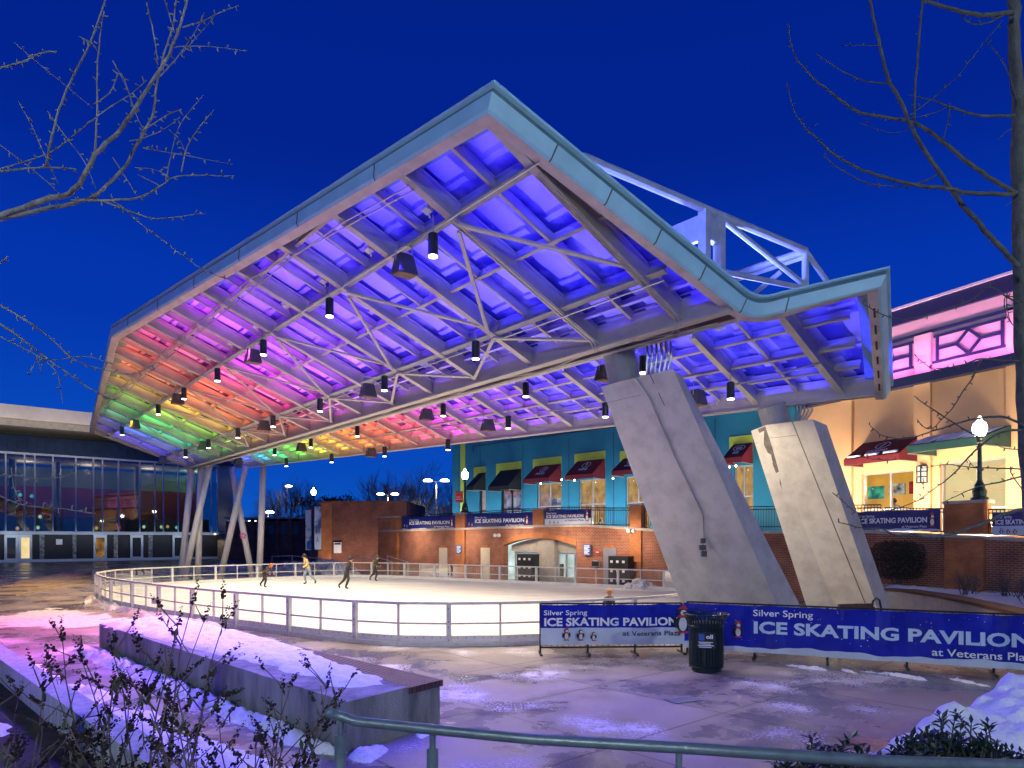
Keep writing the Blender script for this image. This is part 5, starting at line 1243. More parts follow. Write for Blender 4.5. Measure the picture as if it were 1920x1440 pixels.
# ------------------------------------------------------------------ brick block with show banners, dark brick beyond
th = thing('brick_theatre_block', 'plain red brick block with two tall show banners on its left face', 'building', V(-12, 56, 0))
dT = 55.0; x0 = at(606, 0, dT).x; x1 = at(762, 0, dT).x; zT1 = zat(942, dT)
MB().hexa([V(x0, dT, 0), V(x1, dT, 0), V(x1, dT + 12, 0), V(x0 - 1.2, dT + 12, 0)], [V(x0, dT, zT1), V(x1, dT, zT1), V(x1, dT + 12, zT1), V(x0 - 1.2, dT + 12, zT1)]).build('wall', M['brick_d'], th)
MB().box((x0 - .05, dT - .12, zT1), (x1 + .05, dT + 12, zT1 + .12)).build('coping', M['brick_d'], th)
MB().box((at(597, 0, dT).x, dT - .1, 0), (at(622, 0, dT).x, dT - .002, zT1 - .02)).build('pier', M['brick_o'], th)
LT = Line((x0, dT, 0), (-1.0, 1.9, 0))
MB().hexa([LT.p(.0, 0, -.4), LT.p(6, 0, -.4), LT.p(6, 0, 0), LT.p(0, 0, 0)], [LT.p(0, zT1, -.4), LT.p(6, zT1 - .25, -.4), LT.p(6, zT1 - .25, 0), LT.p(0, zT1, 0)]).build('side_wall', M['brick'], th)
M['poster1'] = mat('show_banner', lin(.03, .16, .38), .5, 0, 0, .55, col2=lin(.55, .66, .72), contrast=(.45, .52)); M['poster2'] = mat('show_banner_pale', lin(.05, .10, .28), .5, 0, 0, .5, col2=lin(.55, .70, .80), contrast=(.40, .5))
for (pa, pb, ya, yb, m_, lab) in ((573, 583.5, 955, 1032, 'poster1', 'tall blue show banner, the left of two on brick'), (589.5, 602, 948, 1031, 'poster2', 'tall pale blue show banner, the right of two on brick')):
    d = dT - .3 + (597 - (pa + pb) / 2) * .03; a = at(pa, yb, d); b = at(pb, yb, d); z1 = zat(ya, d)
    t_ = thing('show_banner', lab, 'banner', V((a.x + b.x) / 2, d, a.z), 'show banners on the brick block'); MB().box((a.x, d, a.z), (b.x, d + .06, z1)).build('sheet', M[m_], t_)
    mb = MB(); mb.tube([V(a.x, d + .03, z1), V(b.x, d + .03, z1)], .05, 6); mb.tube([V(a.x, d + .03, a.z), V(b.x, d + .03, a.z)], .05, 6); mb.build('pole', M['black'], t_)
    mb = MB(); w_ = b.x - a.x
    if m_ == 'poster2': mb.text('CENTRE', V(a.x + .1 * w_, d - .01, a.z + 1.35), V(1, 0, 0), up, .35, 0, .02, width=w_ * .8, N=V(0, -1, 0)); mb.text('A', V(a.x + .3 * w_, d - .01, a.z + .6), V(1, 0, 0), up, .7, 0, .0, width=w_ * .35, N=V(0, -1, 0))
    else: mb.poly([V(a.x + .2 * w_, d - .012, a.z + .1), V(b.x - .1 * w_, d - .012, a.z + .1), V(b.x - .1 * w_, d - .012, a.z + .75), V(a.x + .2 * w_, d - .012, a.z + .75)], 1)
    mb.build('print', [M['letter_navy'], M['signblue']], t_)
a = at(626, 1037, dT - .2); b = at(640, 1017, dT - .2); t_ = thing('notice_board', 'pale notice board on the dark brick near the skater', 'sign', a); MB().box((a.x, a.y, a.z), (b.x, a.y + .1, b.z)).build('board', M['white'], t_); MB().box((a.x + .05, a.y - .01, b.z - .18), (b.x - .05, a.y - .001, b.z - .04)).build('heading', M['letter_navy'], t_)
for k in range(2): lightobj('added_wall_fill', 'AREA', (x0 + 1.5 + 3 * k, dT - 2.2, .4), 60, lin(1, .8, .6), th, (x0 + 1.5 + 3 * k, dT, 2.8), size=2, size_y=.15)  # added unseen fill on the theatre brick
db = thing('dark_brick_building', 'low dark brick building far behind the steel legs', 'building', V(-26, 84, 0))
xa, xb = at(470, 0, 82).x, at(575, 0, 82).x; MB().box((xa - 3, 82, 0), (xb + 2, 94, 4.6)).build('wall', M['brick_d'], db)
for k in range(5): MB().box((xa + 1.5 * k, 81.8, 0), (xa + 1.5 * k + .5, 81.998, 4.9)).build('pier', M['brick_d'], db)
for k in range(4): MB().box((xa + 1.5 * k + .7, 81.93, 3.0), (xa + 1.5 * k + 1.3, 81.99, 4.1)).build('window', M['doorglass'], db)
MB().box((xa - 3.1, 81.7, 4.9), (xb + 2.1, 94, 5.1)).build('coping', M['stone'], db)

# ------------------------------------------------------------------ lamps
def lamppost(base, h, label, arm=None, power=120, lc=lin(1, .95, .82)):
    t_ = thing('globe_lamp_post', label, 'street lamp', base, 'globe lamp posts'); m_ = M['green_metal']
    MB().lathe(base, [(.27, 0), (.27, .08), (.2, .12), (.22, .3), (.15, .45), (.17, .5), (.1, .62), (.08, .7)], 12).build('pedestal', m_, t_)
    MB().lathe(base, [(.075, .7), (.06, h - .75), (.11, h - .7), (.06, h - .66), (.13, h - .56), (.15, h - .5)], 12).build('pole', m_, t_, smooth=False)
    MB().lathe(base, [(.13, h - .5), (.2, h - .38), (.23, h - .22), (.19, h - .06), (.09, h + .03), (.06, h + .06), (.08, h + .1), (.02, h + .2)], 16).build('globe', M['globe'], t_, smooth=True)
    lightobj('lamp_light', 'POINT', base + V(0, 0, h - .2), power, lc, t_, radius=.26)
    if arm:
        o = MB().box(base + V(-.62, -.02, h - 2.0), base + V(-.12, .02, h - 1.3)).build('pole_banner', M['red'], t_); tag(o, 'small red banner on the lamp pole')
        mb = MB(); mb.text('DOWNTOWN', base + V(-.58, -.03, h - 1.82), V(1, 0, 0), up, .09, 0, .01, width=.42); mb.text('SILVER', base + V(-.58, -.03, h - 1.68), V(1, 0, 0), up, .09, 0, .01, width=.3); mb.build('lettering', M['letter'], t_)
        MB().tube([base + V(-.65, 0, h - 1.28), base + V(0, 0, h - 1.28)], .015, 6).build('banner_arm', m_, t_)
c = BW.p(BW.t(869), zp1 + .1, -.13); h1 = zat(884, c.y) - c.z
lamppost(c, h1, 'globe lamp post with a small red banner on a brick pilaster', True)
c = BW2.p(BW2.t(1832), zp2 + .1, -.15); h2 = zat(791, c.y) - c.z
lamppost(c, h2, 'globe lamp post on the brick pilaster before the snowy awning')
lp = at(588, 962, 62); lp.z = 0; lamppost(lp, zat(918, 62), 'globe lamp post rising behind the brick theatre block', power=300)
def lotlamp(px, py, d, heads, label, power):
    b = at(px, py, d); h = b.z; b.z = 0; t_ = thing('parking_lamp', label, 'street lamp', b, 'far parking lot lamps'); MB().tube([b, b + V(0, 0, h)], [.12, .08], 8).build('pole', M['alu'], t_)
    for s in heads:
        q = b + V(s * 1.1, 0, h + .15); MB().tube([b + V(0, 0, h - .05), q], .05, 6).build('arm', M['alu'], t_)
        MB().lathe(q, [(.55, -.12), (.6, 0), (.35, .16)], 12).build('lamp_head', M['globe'], t_)
    lightobj('lamp_light', 'SPOT', b + V(0, 0, h - .4), power, lin(1, .93, .6), t_, b, spot=150, radius=.5)
lotlamp(818, 903, 88, (-1, 1), 'tall double-headed parking lamp by the pale lit tree', 5500); lotlamp(727, 928, 105, (-1, 1), 'smaller double-headed parking lamp beside the brick block', 4500)
lotlamp(538, 913, 120, (.3,), 'single parking lamp high among the dark trees', 900); lotlamp(503, 962, 100, (.2,), 'bright low lamp between the white legs', 800); lotlamp(472, 978, 110, (.1,), 'warm low lamp left of the rightmost leg', 300); lotlamp(527, 979, 125, (.1,), 'small warm lamp right of the white legs', 300)
# plaza lamps standing behind the camera, like the ones in view
lamppost(V(-6.5, -10, 0), 8, 'globe lamp post on the plaza behind the viewer, left of the planter', power=PLAZA_W, lc=lin(.86, 1, .94))
lamppost(V(13.5, -6, 0), 8, 'globe lamp post on the plaza behind the viewer, by the evergreen planter', power=PLAZA_W * .8, lc=lin(.86, 1, .95))

# ------------------------------------------------------------------ front fence with rink banners
def fencepanel(P, Q, h, label, nposts, grp='crowd barriers carrying the front banners'):
    t_ = thing('crowd_barrier', label, 'barrier', (P + Q) / 2, grp); X = (Q - P)
    MB().beam(P + up * h, Q + up * h, .035, .035, up).build('top_rail', M['railblack'], t_); MB().beam(P + up * .14, Q + up * .14, .035, .035, up).build('bottom_rail', M['railblack'], t_)
    for k in range(nposts):
        p = P + X * (k / (nposts - 1)); MB().beam(p, p + up * h, .04, .04, X).build('post', M['railblack'], t_)
        sd = V(-X.y, X.x, 0).normalized() * .3; MB().beam(p - sd + up * .015, p + sd + up * .015, .05, .03, up).build('foot', M['railblack'], t_)
    mb = MB(); n = int(X.length / .12)
    for k in range(1, n): p = P + X * (k / n); mb.beam(p + up * .15, p + up * (h - .02), .012, .012, X)
    mb.build('bars', M['railblack'], t_); return t_
F0 = gnd(1013, 1226); F1 = gnd(1283, 1224); F2 = gnd(1580, 1247); F3 = gnd(1745, 1257.5); F4 = F3 + (F3 - F2) * 1.6
fencepanel(F0, F1 - V(.06, 0, 0), 1.09, 'black barrier panel left of the litter bin, behind the white-bottomed banner', 4)
fencepanel(F1 + V(.06, -.02, 0), F4, 1.12, 'long black barrier right of the litter bin, behind the long blue banner', 6)
g = (F1 - F0).normalized(); Nf = V(g.y, -g.x, 0); Nf = Nf if Nf.y < 0 else -Nf
r_ = banner(F0 + Nf * .10, F1 - g * .02 + Nf * .10, .21, 1.08, 'white-bottomed blue rink banner on the barrier left of the litter bin', 'half', Nf, amp=.05, seed=21, txt=((.02, .74, .17, .30), (.02, .475, .27, .925), (.565, .22, .17, .405)))
birds(r_[0], r_[1], r_[2], r_[3], Nf, [(.55, .10, .24, 1), (.86, .10, .22, 0), (1.14, .09, .18, 0), (3.08, .25, .52, 1)])
g2 = (F4 - F1).normalized(); N2 = V(g2.y, -g2.x, 0); N2 = N2 if N2.y < 0 else -N2
Lb = (F4 - F1).length; ppos = lambda px: (lambda k: ((k * F1.y - F1.x) / (g2.x - k * g2.y)) / Lb)((px - CX) / F)
bx0, bx1 = ppos(1413), ppos(1932); cx0 = ppos(1745); sx0, sx1 = ppos(1413), ppos(1524); cx1 = ppos(1945)
r_ = banner(F1 + N2 * .11, F4 + N2 * .11, .13, 1.11, 'long blue rink banner with a white snow edge, right of the litter bin', 'blue', N2, amp=.055, seed=33,
   txt=((sx0, .78, .19, sx1 - sx0), (bx0, .42, .34, bx1 - bx0), (cx0, .17, .20, cx1 - cx0)))
birds(r_[0], r_[1], r_[2], r_[3], N2, [(ppos(1385) * Lb, .30, .30, 1)])
mb = MB(); rnd = random.Random(4)
for k in range(90):
    c = r_[1] + r_[2] * rnd.uniform(.05, .98) * Lb + up * rnd.uniform(.2, .93) + N2 * .05; s = rnd.uniform(.004, .011)
    mb.poly([c + r_[2] * s, c + up * s, c - r_[2] * s, c - up * s])
mb.build('snowflake_print', M['letter'], r_[0])

# ---------------- litter bin
bp_ = gnd(1324, 1258); bin_ = thing('litter_bin', 'dark green slatted steel litter bin with flared rim in front of the banners', 'litter bin', bp_)
hb = 1.06; rb_ = .315
mb = MB()
for k in range(36):
    a = 2 * math.pi * k / 36; dx = V(math.cos(a), math.sin(a), 0); tg = V(-dx.y, dx.x, 0)
    for (r0, z0), (r1, z1) in zip([(rb_ - .02, .08), (rb_, .14), (rb_, .86), (rb_ + .02, .97)], [(rb_, .14), (rb_, .86), (rb_ + .02, .97), (rb_ + .10, 1.08)]):
        mb.beam(bp_ + dx * r0 + up * z0, bp_ + dx * r1 + up * z1, .034, .008, dx)
mb.build('slats', M['green_metal'], bin_)
for z, r_0, nm in ((.10, rb_ - .005, 'lower_band'), (.86, rb_ + .002, 'upper_band'), (1.08, rb_ + .10, 'rim')):
    MB().tube([bp_ + V(math.cos(a) * r_0, math.sin(a) * r_0, z) for a in [2 * math.pi * k / 32 for k in range(33)]], .016, 8, cap=False).build(nm, M['green_metal'], bin_)
MB().lathe(bp_, [(.24, .03), (.27, .06), (.27, .9), (.25, .92)], 24).build('liner', M['black'], bin_)
MB().lathe(bp_, [(.24, 0), (.27, .02), (.27, .07)], 24).build('base', M['green_metal'], bin_)
MB().lathe(bp_, [(.27, .925), (.2, .935), (.06, .94)], 24).build('lid', M['black'], bin_)
dx = (V(0, 0, 0) - bp_); dx.z = 0; dx.normalize(); tg = V(-dx.y, dx.x, 0); tg = tg if tg.x > 0 else -tg
pc = bp_ + dx * (rb_ + .02) + up * .62; mb = MB(); mb.obox(pc, tg * .17, dx * .006, up * .15); mb.obox(pc + dx * .007 - tg * .08 + up * .06, tg * .05, dx * .002, up * .06, 1)
mb.text('oll', pc + dx * .009 - tg * .0 + up * .04, tg, up, .10, 2, .03, width=.12, N=dx)
for k, w_ in enumerate((.13, .1, .14, .11)): mb.obox(pc + dx * .008 - up * (.03 + .03 * k) - tg * (.16 - w_) * .3, tg * w_, dx * .001, up * .007, 2)
mb.build('notice_plate', [M['black'], M['signblue'], M['letter']], bin_)
# drain grate
gp = gnd(1281, 1312, .006); gt = thing('drain_grate', 'small dark iron drain grate in the paving', 'drain', gp); X = V(.78, .3, 0); X = (gnd(1305, 1310) - gnd(1256, 1316)); ln_ = X.length; X.normalize(); Y = V(-X.y, X.x, 0)
MB().obox(gp - up * .002, X * ln_ / 2, Y * .14, up * .003).build('pit', M['black'], gt)
mb = MB()
for k in range(12): mb.obox(gp + X * (ln_ * (k / 11 - .5)) + up * .004, X * .01, Y * .14, up * .004)
mb.beam(gp - X * ln_ / 2 + Y * .14 + up * .004, gp + X * ln_ / 2 + Y * .14 + up * .004, .03, .01, up); mb.beam(gp - X * ln_ / 2 - Y * .14 + up * .004, gp + X * ln_ / 2 - Y * .14 + up * .004, .03, .01, up)
mb.build('grille', M['steel_grey'], gt)

# ------------------------------------------------------------------ bench block, wall, walkway, rail
c0 = V(-1.92, 7.94, 0); c1 = V(-.93, 9.28, 0); ax = V(-.707, .707, 0); Lh = 10.3
e0 = c1 - c0; et = e0.normalized()
bench = thing('concrete_bench', 'long weathered concrete bench with dark wooden slats and snow on top', 'bench', c0 + e0 / 2)
zt_ = .60; sp_ = .60
a = c0; b = c0 + e0 * sp_
MB().hexa([a, b, b + ax * (Lh + .5), a + ax * Lh], [p + up * zt_ for p in (a, b, b + ax * (Lh + .5), a + ax * Lh)]).build('block', M['bench_conc'], bench)
a = b + et * .004; b2 = c1 - et * .02
MB().hexa([a + ax * .06, b2 + ax * .06, b2 + ax * (Lh + .8), a + ax * (Lh + .5)], [p + up * .49 for p in (a + ax * .06, b2 + ax * .06, b2 + ax * (Lh + .8), a + ax * (Lh + .5))]).build('plinth', M['bench_conc'], bench)
ns = 9; wd = e0.length * (1 - sp_)
for k in range(ns):
    p = a + et * (wd * (k + .5) / ns - .01) + up * .545
    MB().beam(p + ax * .0, p + ax * (Lh + .5), wd / ns * .72, .085, up).build('seat_slat', M['wood'], bench)
# raised planter wall on the left
w0 = gnd(141, 1336, .5); w1 = gnd(-220, 1090, .5); w1 = w0 + V(-.707, .707, 0) * 9.5; wq = w0 - V(-.707, .707, 0) * 6
lw = thing('planter_wall', 'pale board-marked concrete planter wall in the lower left corner', 'wall', V(w0.x, w0.y, 0))
nb = V(.707, .707, 0) * .3
MB().hexa([V(wq.x, wq.y, 0), V(w1.x, w1.y, 0), V(w1.x, w1.y, 0) + nb, V(wq.x, wq.y, 0) + nb], [V(wq.x, wq.y, .5), V(w1.x, w1.y, .5), V(w1.x, w1.y, .5) + nb, V(wq.x, wq.y, .5) + nb]).build('wall', M['wall_conc'], lw)
# planter bed the shrubs grow from
mb = MB(); q0 = V(wq.x, wq.y, -.1) - nb * .01; q1 = V(w1.x, w1.y, -.1) - nb * .01
mb.hexa([q0, q1, V(-14, 1.0, -.1), V(-.9, 1.0, -.1)], [V(q.x, q.y, .12) for q in (q0, q1, V(-14, 1, 0), V(-.9, 1, 0))]); struct('planter_bed', mb, M['soil'])
# handrail in front
hr = thing('handrail', 'blue grey painted pipe handrail crossing the bottom of the view', 'handrail', V(-.5, 3.5, .6))
HP = [(619, 1337, 3.62), (645, 1345, 3.62), (668, 1353, 3.6), (804, 1367, 3.5), (895, 1376, 3.42), (1000, 1386, 3.35), (1290, 1403, 3.15), (1640, 1427, 2.95), (1925, 1437, 2.86), (2300, 1452, 2.75)]
MB().tube([at(*p) for p in HP], .027, 14).build('pipe', M['rail_paint'], hr, smooth=True)
MB().lathe(at(*HP[0]), [(.005, -.03), (.025, -.02), (.031, 0), (.025, .02), (.005, .03)], 12).build('end_cap', M['rail_paint'], hr, smooth=True)
for px, py, d in ((638, 1343, 3.62), (811, 1368, 3.5), (1273, 1402, 3.16), (1800, 1433, 2.9)):
    p = at(px, py, d); q = V(p.x, p.y, .2); MB().tube([q, p - up * .10], .030, 12).build('post', M['rail_paint'], hr, smooth=True)
    MB().tube([p - up * .11, p - up * .02], .016, 8).build('saddle', M['rail_paint'], hr)
p = at(1290, 1403, 3.15); q = at(1286, 1402.8, 3.153); MB().tube([q, p], .0285, 14).build('sleeve', M['rail_paint'], hr)

# ------------------------------------------------------------------ snow
def snow_patch(poly, z0, h, res, seed, m='snow', name='snow', rough=.5, freq=1.4, slope=None, edge=.35):
    xs = [p.x for p in poly]; ys = [p.y for p in poly]; x0, x1, y0, y1 = min(xs), max(xs), min(ys), max(ys)
    nx = int((x1 - x0) / res) + 2; ny = int((y1 - y0) / res) + 2; n = len(poly)
    def sdist(x, y):
        inside = False; dm = 1e9
        for i in range(n):
            a = poly[i]; b = poly[(i + 1) % n]
            if (a.y > y) != (b.y > y) and x < (b.x - a.x) * (y - a.y) / (b.y - a.y) + a.x: inside = not inside
            ex, ey = b.x - a.x, b.y - a.y; t = max(0, min(1, ((x - a.x) * ex + (y - a.y) * ey) / (ex * ex + ey * ey + 1e-9))); dm = min(dm, math.hypot(x - a.x - ex * t, y - a.y - ey * t))
        return dm if inside else -dm
    idx = {}; mb = MB()
    for i in range(nx):
        for j in range(ny):
            x = x0 + i * res; y = y0 + j * res; s0 = sdist(x, y); sd = s0 + (mnoise.noise((x * 2.1, y * 2.1, seed)) * .5 + mnoise.noise((x * 6, y * 6, seed + 5)) * .25) * edge
            if sd < -res * 1.2: continue
            f = max(0, min(1, (sd if h < .3 else s0 + .12 * (sd - s0)) / edge)); f = f * f * (3 - 2 * f) if sd > 0 else 0
            hh_ = h * (f ** .6) * (1 + rough * (mnoise.noise((x * freq, y * freq, seed)) + .5 * mnoise.noise((x * freq * 2.7, y * freq * 2.7, seed)) + .28 * mnoise.noise((x * freq * 7, y * freq * 7, seed))))
            if slope: hh_ *= slope(x, y)
            z = z0(x, y) if callable(z0) else z0
            idx[i, j] = len(mb.v); mb.v.append(V(x, y, z + (hh_ if sd > 0 else -.02)))
    for i in range(nx - 1):
        for j in range(ny - 1):
            k = [(i, j), (i + 1, j), (i + 1, j + 1), (i, j + 1)]
            if all(q in idx for q in k): mb.f.append(tuple(idx[q] for q in k)); mb.m.append(0)
    if not mb.f: return
    o = mb.build(name, M[m], None, smooth=True); o['kind'] = 'stuff'; return o
# on the bench
bo = lambda s, f: c0 + ax * s + e0 * f
snow_patch([bo(.55, .22), bo(.35, .52), bo(.9, .66), bo(2.1, .75), bo(3.6, .93), bo(6, 1.0), bo(10.6, 1.0), bo(10.2, .02), bo(7, .06), bo(5, .12), bo(3.2, .2), bo(1.6, .24), bo(.9, .18)], .60, .06, .04, 3, rough=.75, freq=3.2, edge=.22)
# ridge at the foot of the bench, lump at its front
nl = V(-.707, -.707, 0)
snow_patch([c0 + ax * -.05 + nl * .04, c0 + ax * 10.5 + nl * .02, c0 + ax * 10.6 + nl * .5, c0 + ax * 6 + nl * .42, c0 + ax * 2 + nl * .40, c0 + ax * .2 + nl * .30], 0, .16, .035, 8, rough=.45, freq=5, edge=.2)
snow_patch([gnd(650, 1420), gnd(700, 1398), gnd(730, 1404), gnd(722, 1414), gnd(690, 1432)], 0, .07, .035, 9, rough=.8, freq=5, edge=.1)
snow_patch([gnd(775, 1378), gnd(805, 1368), gnd(815, 1374), gnd(790, 1386)], 0, .06, .035, 11, rough=.8, freq=5, edge=.1)
# walkway snow between wall and bench
wk = lambda s, f: w0 * 1 + V(-.707, .707, 0) * s + V(.707, .707, 0) * f
def flat(v): return V(v.x, v.y, 0)
snow_patch([flat(wk(-4, .4)), flat(wk(-3.6, 2.0)), flat(wk(-1.6, 1.5)), flat(wk(.2, 1.25)), flat(wk(1.6, 1.3)), flat(wk(2.4, .9)), flat(wk(1.8, .35)), flat(wk(0, .38))], 0, .06, .06, 14, 'snow', rough=.9, freq=2.0, edge=.5)
snow_patch([V(-6.1, 8.35, 0), V(-7.3, 9.6, 0), V(-8.6, 10.6, 0), V(-9.4, 9.6, 0), V(-8, 7.6, 0), V(-6.5, 7.2, 0)], .12, .10, .06, 17, 'snow', rough=.6, freq=2, edge=.3)
snow_patch([flat(wk(2.2, .5)), flat(wk(3.0, 1.2)), flat(wk(4.0, 1.0)), flat(wk(4.3, .4)), flat(wk(3.2, .34))], 0, .12, .05, 15, 'snow', rough=.9, freq=3, edge=.3)
snow_patch([flat(wk(5.2, .4)), flat(wk(5.4, 1.0)), flat(wk(7.2, .9)), flat(wk(7.4, .4))], 0, .04, .07, 16, 'snow', rough=1, freq=2, edge=.4)
snow_patch([gnd(-40, 1162), gnd(90, 1140), gnd(210, 1150), gnd(260, 1170), gnd(120, 1178), gnd(0, 1175)], 0, .012, .10, 18, 'dirty_snow', rough=1.5, freq=.9, edge=.9)
# foot of the rink barrier
for k in range(0, NR):
    p = ring[k]
    if p.y < 29 and -18 < p.x < -8.5:
        tg = (ring[(k + 1) % NR] - ring[k - 1]).normalized(); on = V(tg.y, -tg.x, 0); on = on if on.dot(p - cenr) > 0 else -on
        snow_patch([p - tg * .65 + on * .05, p + tg * .65 + on * .05, p + tg * .65 + on * (.35 + .15 * (k % 3)), p - tg * .65 + on * .45], 0, .13, .07, 30 + k, 'dirty_snow', rough=.9, freq=3, edge=.16)
# under the front fence to the right
for k, (a, b) in enumerate((((1455, 1245), (1560, 1258)), ((1575, 1256), (1605, 1262)), ((1610, 1258), (1740, 1275)), ((1745, 1266), (1870, 1290)), ((1860, 1276), (1960, 1300)))):
    P_ = gnd(*a); Q_ = gnd(*b); snow_patch([P_, (P_ + Q_) / 2 + V(0, .18, 0), Q_ + V(0, .08, 0), Q_ - V(0, .12, 0), (P_ + Q_) / 2 - V(0, .16, 0)], 0, .07, .05, 50 + k, 'snow', rough=.9, freq=3, edge=.16)
# big pile in the planter on the right
PZ = .55
pp = lambda px, py, z: gnd(px, py, z)
def pile_h(x, y):
    # rises towards the right and back
    return .75 + .55 * max(0, min(1, (x - 2.2) / 2.2)) * max(0, min(1, (y - 3.6) / 2.5))
snow_patch([V(1.98, 4.5, 0), V(2.25, 4.85, 0), V(2.9, 5.25, 0), V(3.6, 5.8, 0), V(4.5, 6.4, 0), V(9, 7.4, 0), V(9, 2.0, 0), V(2.3, 2.0, 0), V(1.95, 3.4, 0)], .66, .50, .035, 70, 'snow', rough=.40, freq=1.7, slope=pile_h, edge=.34, name='snow_pile')
PB = [(1.5, 1.2), (1.5, 4.1), (2.05, 4.55), (2.75, 4.95), (3.5, 5.5), (4.4, 6.05), (9, 7.0), (9, 1.2)]
mb = MB(); mb.hexa([V(x, y, -.1) for x, y in PB], [V(x, y, .66) for x, y in PB]); struct('planter_bed', mb, M['soil'])
# banks far off and by the wall
def heap(px, py, d, w_, h, seed, m='snow', z=0): c = at(px, py, d); snow_patch([V(c.x - w_, c.y - .5, 0), V(c.x - w_ * .3, c.y - .9, 0), V(c.x + w_, c.y - .5, 0), V(c.x + w_ * .8, c.y + .8, 0), V(c.x - w_ * .7, c.y + .8, 0)], z, h, .12, seed, m, rough=.6, freq=1.3, edge=.7)
def rubble(c, n, sx, sy, hmax, r0, r1, seed, m='dirty_snow'):          # ploughed heap of frozen lumps
    rnd = random.Random(seed); mb = MB()
    for _ in range(n):
        a = rnd.uniform(0, 6.283); q = rnd.random() ** .6; x = math.cos(a) * q; y = math.sin(a) * q; r = rnd.uniform(r0, r1)
        p = c + V(x * sx, y * sy, hmax * max(0, 1 - q * q) * rnd.uniform(.35, 1) - r * .4); bm = bmesh.new(); bmesh.ops.create_icosphere(bm, subdivisions=2, radius=r)
        k = len(mb.v)
        for v in bm.verts:
            d_ = 1 + .35 * mnoise.noise(v.co * 4 / r * .5 + V(seed, x * 9, y * 9)); mb.v.append(p + v.co * d_)
        for f in bm.faces: mb.f.append(tuple(k + v.index for v in f.verts)); mb.m.append(0)
        bm.free()
    o = mb.build('snow', M[m], None, (c.x, c.y, 0)); o['kind'] = 'stuff'
c = BW.p(BW.t(1226), 0, 1.2); rubble(c, 70, .85, .7, .55, .10, .22, 81)
for px, d, sx, h, sd_ in ((596, 50.5, 2.2, .95, 82), (545, 52, 1.8, .75, 83), (425, 58, 1.3, .3, 84), (640, 47.5, 1.2, .7, 85)):
    c = at(px, HZ, d); c.z = 0; rubble(c, 70, sx, .9, h, .15, .38, sd_)
# far ramp handrails
for (pts_, lab) in (([(655, 1043, 47), (700, 1050, 45.5)], 'thin grey ramp handrail behind the hooded skater'), ([(698, 1042, 46), (735, 1053, 44.5)], 'thin grey ramp handrail below the brick pier'), ([(726, 1042, 45.5), (765, 1054, 44)], 'thin grey ramp handrail at the foot of the terrace wall'), ([(510, 1043, 50), (548, 1042, 50), (598, 1047, 49), (640, 1053, 48)], 'long thin handrail in front of the snow bank')):
    P_ = [at(*p) for p in pts_]; t_ = thing('ramp_handrail', lab, 'handrail', V(P_[0].x, P_[0].y, 0)); MB().tube(P_, .03, 6).build('rail', M['alu'], t_)
    for p in P_: MB().tube([V(p.x, p.y, 0), p], .025, 6).build('post', M['alu'], t_)

# ------------------------------------------------------------------ right-hand planter with seat wall
SW = [V(12.2, 23.6, 0), V(13.0, 22.7, 0), V(12.85, 20.6, 0), V(12.3, 18.2, 0), V(11.6, 15.5, 0), V(11.0, 12.0, 0)]
sw = thing('seat_wall', 'curved concrete seat wall with a brown cap round the snowy planter', 'wall', SW[2]); mb = MB(); mc = MB()
def offs(i): 
    d_ = (SW[min(i + 1, 5)] - SW[max(i - 1, 0)]).normalized(); o = V(-d_.y, d_.x, 0); return o if o.x > 0 else -o
for i in range(5):
    a, b = SW[i], SW[i + 1]; oa, ob_ = offs(i), offs(i + 1)
    mb.hexa([a, b, b + ob_ * .4, a + oa * .4], [a + up * .72, b + up * .72, b + ob_ * .4 + up * .72, a + oa * .4 + up * .72])
    mc.hexa([p + up * .724 for p in (a - oa * .05, b - ob_ * .05, b + ob_ * .55, a + oa * .55)], [p + up * .81 for p in (a - oa * .05, b - ob_ * .05, b + ob_ * .55, a + oa * .55)])
mb.build('wall', M['stone'], sw); mc.build('cap', M['brownwood'], sw)
pl = [SW[i] + offs(i) * .41 for i in range(6)] + [V(20, 12, 0), V(16.6, 21.4, 0), V(14.4, 26.4, 0)]
mb = MB(); mb.hexa([V(p.x, p.y, 0) for p in pl], [V(p.x, p.y, .68) for p in pl]); struct('planter_bed', mb, M['soil'])
snow_patch([V(p.x, p.y, 0) for p in [SW[0] + offs(0) * .7, SW[1] + offs(1) * .7, SW[2] + offs(2) * .7, SW[3] + offs(3) * .7, SW[4] + offs(4) * .7, V(15, 15, 0), V(16.2, 21, 0), V(14.3, 25.8, 0)]], .68, .12, .14, 91, 'snow', rough=.9, freq=.9, edge=.6)
# leaf scatter helper
def leafcloud(mb, c, rad, n, size, rnd, m=0, shape=None, droop=0, aspect=.4, lmin=.6):
    for _ in range(n):
        while True:
            p = V(rnd.uniform(-1, 1), rnd.uniform(-1, 1), rnd.uniform(-1, 1))
            if shape == 'shell':
                mx_ = max(abs(p.x), abs(p.y), abs(p.z)); l = (abs(p.x) ** 4 + abs(p.y) ** 4 + abs(p.z) ** 4) ** .25
                if .72 < l < 1 + .06 * mnoise.noise(p * 3): break
            elif p.length < 1: break
        q = c + V(p.x * rad[0], p.y * rad[1], p.z * rad[2]); d_ = (V(p.x, p.y, p.z + .3) * .6 + V(rnd.uniform(-1, 1), rnd.uniform(-1, 1), rnd.uniform(-1, 1))).normalized() - up * droop
        s = size * rnd.uniform(lmin, 1.3); sd = d_.orthogonal().normalized(); sd.rotate(__import__('mathutils').Quaternion(d_, rnd.uniform(0, 6.28)))
        nrm = d_.cross(sd) * .15
        mb.poly([q, q + d_ * s * .5 + sd * s * aspect * .5 + nrm * s, q + d_ * s, q + d_ * s * .5 - sd * s * aspect * .5 + nrm * s], m)
